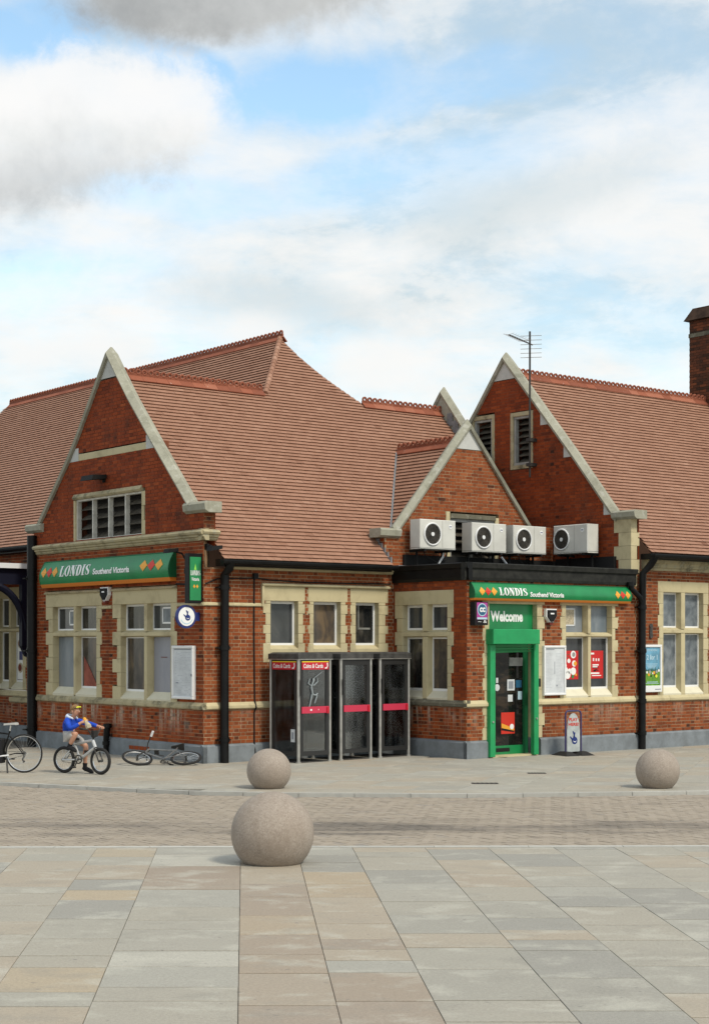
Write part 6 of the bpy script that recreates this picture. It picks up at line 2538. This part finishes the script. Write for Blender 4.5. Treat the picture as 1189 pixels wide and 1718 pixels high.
for sx in (-w_, w_):
    mb = MB()
    P = [(sx - 0.17, -0.30, 0.0), (sx + 0.17, -0.30, 0.0), (sx + 0.17, 0.30, 0.0), (sx - 0.17, 0.30, 0.0)]
    Q = [(sx - 0.06, -0.12, 0.085), (sx + 0.06, -0.12, 0.085), (sx + 0.06, 0.12, 0.085), (sx - 0.06, 0.12, 0.085)]
    mb.hexa(P + Q)
    mb.build('foot', M['rubber'], t)

# drain covers in the far pavement
for lab, x, y, w_ in (('narrow dark drain slot in the far pavement near the kerb', 2.24, 27.92, 0.46), ('narrow dark drain slot in the far pavement nearer the shop door', 3.38, 30.11, 0.34)):
    t = thing('drain_cover', lab, 'drain cover', loc=(x, y, 0.0), group='drain slots in the pavement')
    mb = MB()
    mb.box(-w_ / 2, w_ / 2, -0.10, 0.10, -0.01, 0.006)
    mb.build('cover_frame', M['iron'], t)
    for i in range(6):
        mb = MB()
        q = -w_ / 2 + 0.03 + (w_ - 0.06) * i / 5
        mb.box(q - 0.018, q + 0.018, -0.085, 0.085, 0.006, 0.010)
        mb.build('cover_bar', M['grille'], t)

# ------------------------------------------------------------------ bicycles
def bicycle(t, r, wb, frame_m, tyre, fork_m, kind, steer=0.0):
    """x forward from the rear hub, y to the left, z up from the ground"""
    def tb(name, pts, rad, m, n=8):
        mb = MB()
        mb.tube(pts, rad, n)
        return mb.build(name, M[m], t, smooth=True)
    if kind == 'bmx':
        bb, seat, ht, hb = (0.37, 0, 0.27), (0.22, 0, 0.60), (0.66, 0, 0.63), (0.72, 0, 0.50)
        ft = 0.030
    else:
        bb, seat, ht, hb = (0.43, 0, r - 0.06), (0.27, 0, r + 0.42), (0.83, 0, r + 0.42), (0.87, 0, r + 0.26)
        ft = 0.020
    rear = (0, 0, r)
    fr = (wb, 0, r)

    def wheel(c, st_):
        w = bpy.data.objects.new('wheel', None)
        COL.objects.link(w)
        w.parent = t
        w.location = c
        w.rotation_euler = (0, 0, st_)
        w['_org'] = (0, 0, 0)
        mb = MB()
        mb.ring((0, 0, 0), (0, 1, 0), r - tyre, tyre, 40, 8)
        mb.build('tyre', M['rubber'], w, smooth=True)
        mb = MB()
        mb.ring((0, 0, 0), (0, 1, 0), r - 2.1 * tyre, 0.011, 40, 6)
        mb.build('rim', M['chrome'], w, smooth=True)
        mb = MB()
        ns = 28
        for i in range(ns):
            an = 2 * math.pi * i / ns
            sd = 0.025 * (1 if i % 2 else -1)
            an2 = an + (0.35 if i % 4 < 2 else -0.35)
            mb.tube([(0.02 * math.cos(an2), sd, 0.02 * math.sin(an2)), ((r - 2 * tyre) * math.cos(an), 0, (r - 2 * tyre) * math.sin(an))], 0.0014, 3, caps=False)
        mb.build('spokes', M['chrome'], w)
        mb = MB()
        mb.tube([(0, -0.05, 0), (0, 0.05, 0)], 0.022, 10)
        mb.build('hub', M['grille'], w)
        return w
    wheel(rear, 0)
    wheel(fr, steer)
    mb = MB()
    mb.tube([bb, (seat[0], 0, seat[2])], ft * 0.8, 8)
    mb.tube([(seat[0] + 0.01, 0, seat[2] - 0.06), ht], ft * 0.85, 8)
    mb.tube([bb, hb], ft, 8)
    mb.tube([ht, hb], ft * 1.1, 8)
    for sy in (-1, 1):
        mb.tube([(bb[0] - 0.02, 0.03 * sy, bb[2]), (0.16, 0.055 * sy, r), (0, 0.055 * sy, r)], ft * 0.5, 6)
        mb.tube([(seat[0], 0.02 * sy, seat[2] - 0.10), (0.0, 0.055 * sy, r)], ft * 0.45, 6)
    mb.build('frame', M[frame_m], t, smooth=True)
    # fork, stem and bars turn together
    fk = bpy.data.objects.new('fork', None)
    COL.objects.link(fk)
    fk.parent = t
    fk.location = (wb, 0, r)
    fk.rotation_euler = (0, 0, steer)
    fk['_org'] = fr
    mb = MB()
    mb.tube([hb, ht, (ht[0] - 0.012, 0, ht[2] + 0.05)], 0.018, 8)
    for sy in (-1, 1):
        mb.tube([(hb[0], 0.0, hb[2]), (hb[0] + 0.01, 0.055 * sy, hb[2] - 0.02), fr[:1] + (0.055 * sy,) + fr[2:]], 0.014, 6)
    mb.build('fork_legs', M[fork_m], fk, smooth=True)
    hw = 0.38 if kind == 'fallen' else 0.30
    mb = MB()
    sx, sz = ht[0] - 0.012, ht[2] + 0.05
    if kind == 'bmx':
        for sy in (-1, 1):
            mb.tube([(sx + 0.03, 0.0, sz), (sx + 0.035, 0.06 * sy, sz + 0.02), (sx + 0.03, 0.16 * sy, sz + 0.15), (sx - 0.02, 0.30 * sy, sz + 0.17)], 0.012, 8)
        mb.tube([(sx + 0.03, -0.15, sz + 0.12), (sx + 0.03, 0.15, sz + 0.12)], 0.009, 6)
    else:
        for sy in (-1, 1):
            mb.tube([(sx + 0.06, 0.0, sz + 0.03), (sx + 0.06, 0.12 * sy, sz + 0.05), (sx + 0.0, hw * sy, sz + 0.06)], 0.012, 8)
        mb.tube([(sx, 0, sz), (sx + 0.06, 0, sz + 0.03)], 0.016, 8)
    mb.build('handlebar', M['grille'], fk, smooth=True)
    hx = (sx - 0.02, sz + 0.17) if kind == 'bmx' else (sx, sz + 0.06)
    for sy in (-1, 1):
        mb = MB()
        mb.tube([(hx[0] + 0.018, (hw - 0.10) * sy, hx[1] - 0.012), (hx[0] - 0.004, (hw + 0.015) * sy, hx[1] + 0.003)], 0.018 if kind != 'fallen' else 0.024, 8)
        mb.build('grip', M['rubber'] if kind != "fallen" else M['case_white'], fk, smooth=True)
    # saddle, cranks
    mb = MB()
    q = (seat[0] - 0.012, 0, seat[2] + (0.02 if kind == 'bmx' else 0.10))
    mb.tube([(seat[0] + 0.004, 0, seat[2] - 0.02), q], 0.014, 8)
    mb.build('seat_post', M['chrome'], t, smooth=True)
    mb = MB()
    sad = [(-0.13, 0.07, 0.01), (-0.10, 0.075, 0.018), (0.0, 0.045, 0.012), (0.13, 0.02, 0.0)]
    L_ = [(q[0] + x, -y, q[2] + z) for x, y, z in sad] + [(q[0] + x, y, q[2] + z) for x, y, z in reversed(sad)]
    mb.prism(L_, (0, 0, 0.035))
    mb.build('saddle', M['saddle_grey'] if kind == 'road' else M['rubber'], t, smooth=True)
    mb = MB()
    mb.ring(bb[:1] + (-0.05,) + bb[2:], (0, 1, 0), 0.075, 0.012, 24, 6)
    for k in range(5):
        an = R(72 * k)
        mb.tube([(bb[0], -0.05, bb[2]), (bb[0] + 0.07 * math.cos(an), -0.05, bb[2] + 0.07 * math.sin(an))], 0.007, 4)
    mb.build('chainring', M['grille'], t)
    mb = MB()
    mb.tube([(bb[0], -0.05, bb[2] + 0.08), (0, -0.05, r + 0.035), (-0.03, -0.05, r), (0, -0.05, r - 0.035), (bb[0], -0.05, bb[2] - 0.08)], 0.004, 4)
    mb.build('chain', M['grille'], t)
    ca = R(20) if kind != 'bmx' else R(65)
    for sy in (-1, 1):
        dx, dz = 0.16 * math.cos(ca) * sy, 0.16 * math.sin(ca) * sy
        mb = MB()
        mb.tube([(bb[0], 0.07 * sy, bb[2]), (bb[0] + dx, 0.08 * sy, bb[2] + dz)], 0.012, 6)
        mb.build('crank', M['chrome'] if kind == 'road' else M['grille'], t, smooth=True)
        mb = MB()
        mb.box(bb[0] + dx - 0.045, bb[0] + dx + 0.045, min(0.085 * sy, 0.17 * sy), max(0.085 * sy, 0.17 * sy), bb[2] + dz - 0.012, bb[2] + dz + 0.012)
        mb.build('pedal', M['rubber'], t)
    if kind != 'bmx':
        mb = MB()
        mb.tube([(0.01, -0.07, r - 0.03), (0.05, -0.07, r - 0.12), (0.02, -0.07, r - 0.17)], [0.02, 0.016, 0.028], 8)
        mb.build('derailleur', M['grille'], t, smooth=True)
    else:
        mb = MB()
        mb.box(ht[0] + 0.01, ht[0] + 0.07, -0.06, 0.06, ht[2] + 0.06, ht[2] + 0.18)
        mb.build('bar_pad', M['rubber'], t)


M['dull_silver'] = mat('dull_silver', (0.20, 0.20, 0.195), 0.35, 0.5, metal=0.4, var=0.3, vscale=20)
M['saddle_grey'] = mat('saddle_grey', (0.50, 0.49, 0.46), 0.5, 0.4)
# BMX under the boy, heading right and slightly towards the viewer
bm_loc = (-5.40, 30.20, 0.0)
bm_rot = math.atan2(-0.40, 0.74)
t = thing('bmx_bicycle', 'small silver bicycle with fat black tyres that the boy sits on', 'bicycle', loc=bm_loc, rot=(0, 0, bm_rot))
bicycle(t, 0.25, 0.84, 'silver_paint', 0.030, 'grille', 'bmx', steer=R(-6))
# road bicycle cut by the left edge, heading left
t = thing('road_bicycle', 'black bicycle with thin tyres and pale saddle at the left edge', 'bicycle', loc=(-6.16, 30.25, 0.0), rot=(0, 0, R(172)))
bicycle(t, 0.362, 1.02, 'black_paint', 0.017, 'black_paint', 'road')
mb = MB()
mb.tube([(0.30, 0.10, 0.30), (0.26, 0.16, 0.0)], 0.016, 6)
mb.build('kickstand', M['grille'], t)
mb = MB()
mb.tube([(0.44, 0.09, 0.31), (0.26, 0.09, 0.33)], 0.016, 8)
mb.build('cable_lock', M['case_white'], t)
mb = MB()
mb.box(0.40, 0.62, -0.10, 0.10, 0.18, 0.62)
mb.build('bag', M['black_cloth'], t)
# fallen bicycle by the wall
t = thing('fallen_bicycle', 'silver and black bicycle lying on its side by the grey plinth', 'bicycle', loc=(-3.22, 31.52, 0.0))
t.rotation_euler = (Matrix.Rotation(R(176), 4, 'Z') @ Matrix.Rotation(R(70), 4, 'X')).to_euler()
t.location = (-3.36, 31.9, 0.03)
bicycle(t, 0.31, 0.98, 'dull_silver', 0.026, 'grille', 'fallen', steer=R(12))


# ------------------------------------------------------------------ the boy
def skin_mesh(name, joints, edges, root, mat_, parent, sub=2):
    """joints: name -> (x, y, z, radius[, radius_y])"""
    me = bpy.data.meshes.new(name)
    ks = list(joints)
    me.from_pydata([joints[k][:3] for k in ks], [(ks.index(a), ks.index(b)) for a, b in edges], [])
    ob = bpy.data.objects.new(name, me)
    COL.objects.link(ob)
    md = ob.modifiers.new('skin', 'SKIN')
    md.use_smooth_shade = True
    sv = me.skin_vertices[0].data
    for i, k in enumerate(ks):
        j = joints[k]
        sv[i].radius = (j[3], j[4] if len(j) > 4 else j[3])
        sv[i].use_root = (k == root)
    sb = ob.modifiers.new('sub', 'SUBSURF')
    sb.levels = sub
    sb.render_levels = sub
    dg = bpy.context.evaluated_depsgraph_get()
    dg.update()
    m2 = bpy.data.meshes.new_from_object(ob.evaluated_get(dg))
    bpy.data.objects.remove(ob)
    bpy.data.meshes.remove(me)
    m2.name = name
    m2.attributes.new('tint', 'FLOAT', 'FACE') if 'tint' not in m2.attributes else None
    m2.materials.clear()
    return link(name, m2, mat_, parent)


boy = thing('person', 'boy in blue hooded top and grey shorts sitting on a small bicycle, eating', 'person', loc=bm_loc, rot=(0, 0, bm_rot))
J = {
    'pelvis': (0.11, 0, 0.70, 0.095, 0.10), 'waist': (0.10, 0, 0.80, 0.085, 0.10), 'chest': (0.14, 0, 0.93, 0.09, 0.115), 'neckb': (0.185, 0, 1.025, 0.05),
    'neck': (0.215, 0, 1.065, 0.040),
    'jaw': (0.262, 0, 1.105, 0.058, 0.055), 'skull': (0.262, 0, 1.185, 0.088, 0.076), 'crown': (0.255, 0, 1.235, 0.062, 0.058),
    'shR': (0.155, -0.13, 0.985, 0.048), 'elR': (0.30, -0.20, 0.835, 0.036), 'wrR': (0.455, -0.10, 0.945, 0.026), 'paR': (0.50, -0.075, 0.975, 0.030, 0.020),
    'shL': (0.155, 0.13, 0.985, 0.048), 'elL': (0.42, 0.22, 0.915, 0.036), 'wrL': (0.605, 0.24, 0.875, 0.026), 'paL': (0.65, 0.245, 0.865, 0.030, 0.022),
    'hipR': (0.13, -0.075, 0.68, 0.085), 'knR': (0.385, -0.13, 0.765, 0.056), 'cfR': (0.29, -0.13, 0.635, 0.050), 'anR': (0.215, -0.125, 0.50, 0.034), 'toR': (0.345, -0.135, 0.445, 0.032),
    'hipL': (0.13, 0.075, 0.68, 0.085), 'knL': (0.40, 0.14, 0.51, 0.055), 'cfL': (0.375, 0.15, 0.36, 0.050), 'anL': (0.36, 0.155, 0.10, 0.033), 'toL': (0.50, 0.165, 0.035, 0.030),
}
E_ = [('pelvis', 'waist'), ('waist', 'chest'), ('chest', 'neckb'), ('neckb', 'neck'), ('neck', 'jaw'), ('jaw', 'skull'), ('skull', 'crown'),
      ('chest', 'shR'), ('shR', 'elR'), ('elR', 'wrR'), ('wrR', 'paR'), ('chest', 'shL'), ('shL', 'elL'), ('elL', 'wrL'), ('wrL', 'paL'),
      ('pelvis', 'hipR'), ('hipR', 'knR'), ('knR', 'cfR'), ('cfR', 'anR'), ('anR', 'toR'), ('pelvis', 'hipL'), ('hipL', 'knL'), ('knL', 'cfL'), ('cfL', 'anL'), ('anL', 'toL')]
# fingers: the right hand closes on the packet, the left hand on the grip
for sd, base, dirs in (('R', (0.505, -0.07, 0.975), [(0.05, 0.03), (0.055, 0.01), (0.052, -0.012), (0.045, -0.032)]),
                       ('L', (0.655, 0.245, 0.865), [(0.05, 0.035), (0.055, 0.012), (0.052, -0.012), (0.045, -0.034)])):
    for i, (ln, off) in enumerate(dirs):
        p = Vector(base)
        if sd == 'R':
            a = p + Vector((0.012, 0.012, off))
            b = a + Vector((ln * 0.6, 0.028, 0.006))
            c = b + Vector((ln * 0.2, 0.032, -0.004))
        else:
            a = p + Vector((0.012, off, 0.0))
            b = a + Vector((ln * 0.65, 0.0, -0.004))
            c = b + Vector((ln * 0.15, 0.0, -0.034))
        for nm, q, rr in (('a', a, 0.0095), ('b', b, 0.0085), ('c', c, 0.007)):
            J['f%s%d%s' % (sd, i, nm)] = (*q, rr)
        E_ += [('pa' + sd, 'f%s%da' % (sd, i)), ('f%s%da' % (sd, i), 'f%s%db' % (sd, i)), ('f%s%db' % (sd, i), 'f%s%dc' % (sd, i))]
    tb_ = Vector(base)
    if sd == 'R':
        q1, q2_ = tb_ + Vector((0.0, 0.02, 0.03)), tb_ + Vector((0.03, 0.045, 0.045))
    else:
        q1, q2_ = tb_ + Vector((0.0, -0.035, -0.012)), tb_ + Vector((0.03, -0.045, -0.035))
    J['t%sa' % sd] = (*q1, 0.011)
    J['t%sb' % sd] = (*q2_, 0.009)
    E_ += [('pa' + sd, 't%sa' % sd), ('t%sa' % sd, 't%sb' % sd)]
skin_mesh('body', J, E_, 'pelvis', M['skin'], boy)
# face
for sy in (-1, 1):
    mb = MB()
    mb.lathe([(0.001, -0.007), (0.007, -0.004), (0.009, 0), (0.007, 0.004), (0.001, 0.007)], 8, (0.330, 0.029 * sy, 1.168))
    mb.build('eye', M['case_white'], boy, smooth=True)
    mb = MB()
    mb.lathe([(0.001, -0.006), (0.006, 0), (0.001, 0.006)], 8, (0.336, 0.029 * sy, 1.168))
    mb.build('pupil', M['black_matt'], boy, smooth=True)
    mb = MB()
    mb.tube([(0.255, 0.074 * sy, 1.135), (0.250, 0.084 * sy, 1.165), (0.258, 0.078 * sy, 1.185)], [0.010, 0.014, 0.008], 8)
    mb.build('ear', M['skin'], boy, smooth=True)
mb = MB()
mb.tube([(0.338, 0, 1.165), (0.358, 0, 1.145), (0.345, 0, 1.133)], [0.008, 0.013, 0.010], 8)
mb.build('nose', M['skin'], boy, smooth=True)
mb = MB()
mb.tube([(0.318, -0.022, 1.107), (0.327, 0, 1.106), (0.318, 0.022, 1.107)], 0.006, 6)
mb.build('mouth', M['lip'] if 'lip' in M else M['pink_card'], boy, smooth=True)
# hair: a cap of short locks over the skull
rh = random.Random(21)
mb = MB()
cc = Vector((0.255, 0, 1.185))
for i in range(420):
    u_, v_ = rh.uniform(0, 2 * math.pi), rh.uniform(-0.25, 1)
    n_ = Vector((math.sqrt(1 - v_ * v_) * math.cos(u_), math.sqrt(1 - v_ * v_) * math.sin(u_), v_))
    if n_.x > 0.55 and n_.z < 0.45:
        continue
    if n_.x > 0.15 and n_.z < 0.05:
        continue
    p = cc + Vector((n_.x * 0.088, n_.y * 0.078, n_.z * 0.090))
    q = p + n_ * 0.012 + Vector((0.012, 0, -0.012)) * rh.uniform(0.3, 1.3)
    mb.tube([p - n_ * 0.008, q], [0.016, 0.006], 5, rh.random())
hr = mb.build('hair', M['hair'], boy, smooth=True)
mb = MB()
mb.tube([(0.325, -0.062, 1.226), (0.348, -0.034, 1.236), (0.355, 0, 1.238), (0.348, 0.034, 1.236), (0.325, 0.062, 1.226)], [0.009, 0.015, 0.009, 0.015, 0.009], 8)
mb.build('sunglasses', M['lemon'], boy, smooth=True)
mb = MB()
for sy in (-1, 1):
    mb.tube([(0.338, 0.060 * sy, 1.222), (0.25, 0.092 * sy, 1.20)], 0.006, 5)
mb.build('sunglasses_arms', M['black_matt'], boy, smooth=True)


def g(*ks, grow=1.25):
    return {k: tuple(J[k][:3]) + tuple(x * grow for x in J[k][3:]) for k in ks}


H = g('pelvis', 'waist', 'chest', 'neckb', 'shR', 'elR', 'shL', 'elL', grow=1.22)
H['pelvis'] = (0.10, 0, 0.735, 0.115, 0.125)
H['wrR'] = (0.44, -0.11, 0.935, 0.036)
H['wrL'] = (0.59, 0.238, 0.878, 0.036)
H['elR'] = (0.30, -0.20, 0.835, 0.050)
H['elL'] = (0.42, 0.22, 0.915, 0.050)
skin_mesh('hooded_top', H, [('pelvis', 'waist'), ('waist', 'chest'), ('chest', 'neckb'), ('chest', 'shR'), ('shR', 'elR'), ('elR', 'wrR'), ('chest', 'shL'), ('shL', 'elL'), ('elL', 'wrL')], 'pelvis', M['hoodie'], boy)
mb = MB()
mb.tube([(0.26, -0.065, 1.02), (0.19, -0.088, 1.045), (0.115, -0.06, 1.06), (0.09, 0, 1.065), (0.115, 0.06, 1.06), (0.19, 0.088, 1.045), (0.26, 0.065, 1.02)], [0.014, 0.026, 0.036, 0.044, 0.036, 0.026, 0.014], 10)
mb.tube([(0.09, -0.04, 1.05), (0.065, 0, 1.015), (0.09, 0.04, 1.05)], [0.03, 0.042, 0.03], 10)
mb.build('hood', M['hood_white'], boy, smooth=True)
S = {'pelvis': (0.105, 0, 0.705, 0.098, 0.105), 'hipR': (0.16, -0.08, 0.69, 0.098), 'thR': (0.335, -0.122, 0.745, 0.078), 'hipL': (0.16, 0.08, 0.67, 0.098), 'thL': (0.35, 0.13, 0.545, 0.080)}
skin_mesh('shorts', S, [('pelvis', 'hipR'), ('hipR', 'thR'), ('pelvis', 'hipL'), ('hipL', 'thL')], 'pelvis', M['shorts'], boy)
for nm, a_, b_ in (('R', 'anR', 'toR'), ('L', 'anL', 'toL')):
    A, B, C = Vector(J['cf' + nm][:3]), Vector(J[a_][:3]), Vector(J[b_][:3])
    top = B.lerp(A, 0.45 if nm == 'R' else 0.35)
    mb = MB()
    mb.tube([top, B.lerp(A, 0.1), B], [0.047, 0.041, 0.042], 10)
    mb.build('sock', M['black_cloth'], boy, smooth=True)
    heel = B - (C - B).normalized() * 0.045
    heel.z -= 0.02
    mb = MB()
    mb.tube([heel, B.lerp(C, 0.1) - Vector((0, 0, 0.012)), B.lerp(C, 0.55), C, C + (C - B).normalized() * 0.045 - Vector((0, 0, 0.004))], [0.030, 0.047, 0.044, 0.040, 0.022], 12)
    mb.build('shoe', M['black_cloth'], boy, smooth=True)
# what he eats, held in the hand
sn = thing('snack_packet', 'crumpled pale snack packet with a yellow top held at the boy\'s mouth', 'packet', loc=bm_loc, rot=(0, 0, bm_rot))
mb = MB()
mb.tube([(0.60, -0.035, 0.855), (0.585, -0.04, 0.90), (0.55, -0.045, 0.955), (0.525, -0.045, 0.99)], [0.055, 0.058, 0.036, 0.030], 9)
mb.build('packet_body', M['snack'], sn)
mb = MB()
mb.tube([(0.525, -0.045, 0.985), (0.505, -0.045, 1.025), (0.49, -0.045, 1.04)], [0.034, 0.034, 0.018], 9)
mb.build('packet_top', M['amber'], sn, smooth=True)

flush_bricks()
flush_tiles()
for o in list(SC.objects):
    if '_org' in o:
        del o['_org']
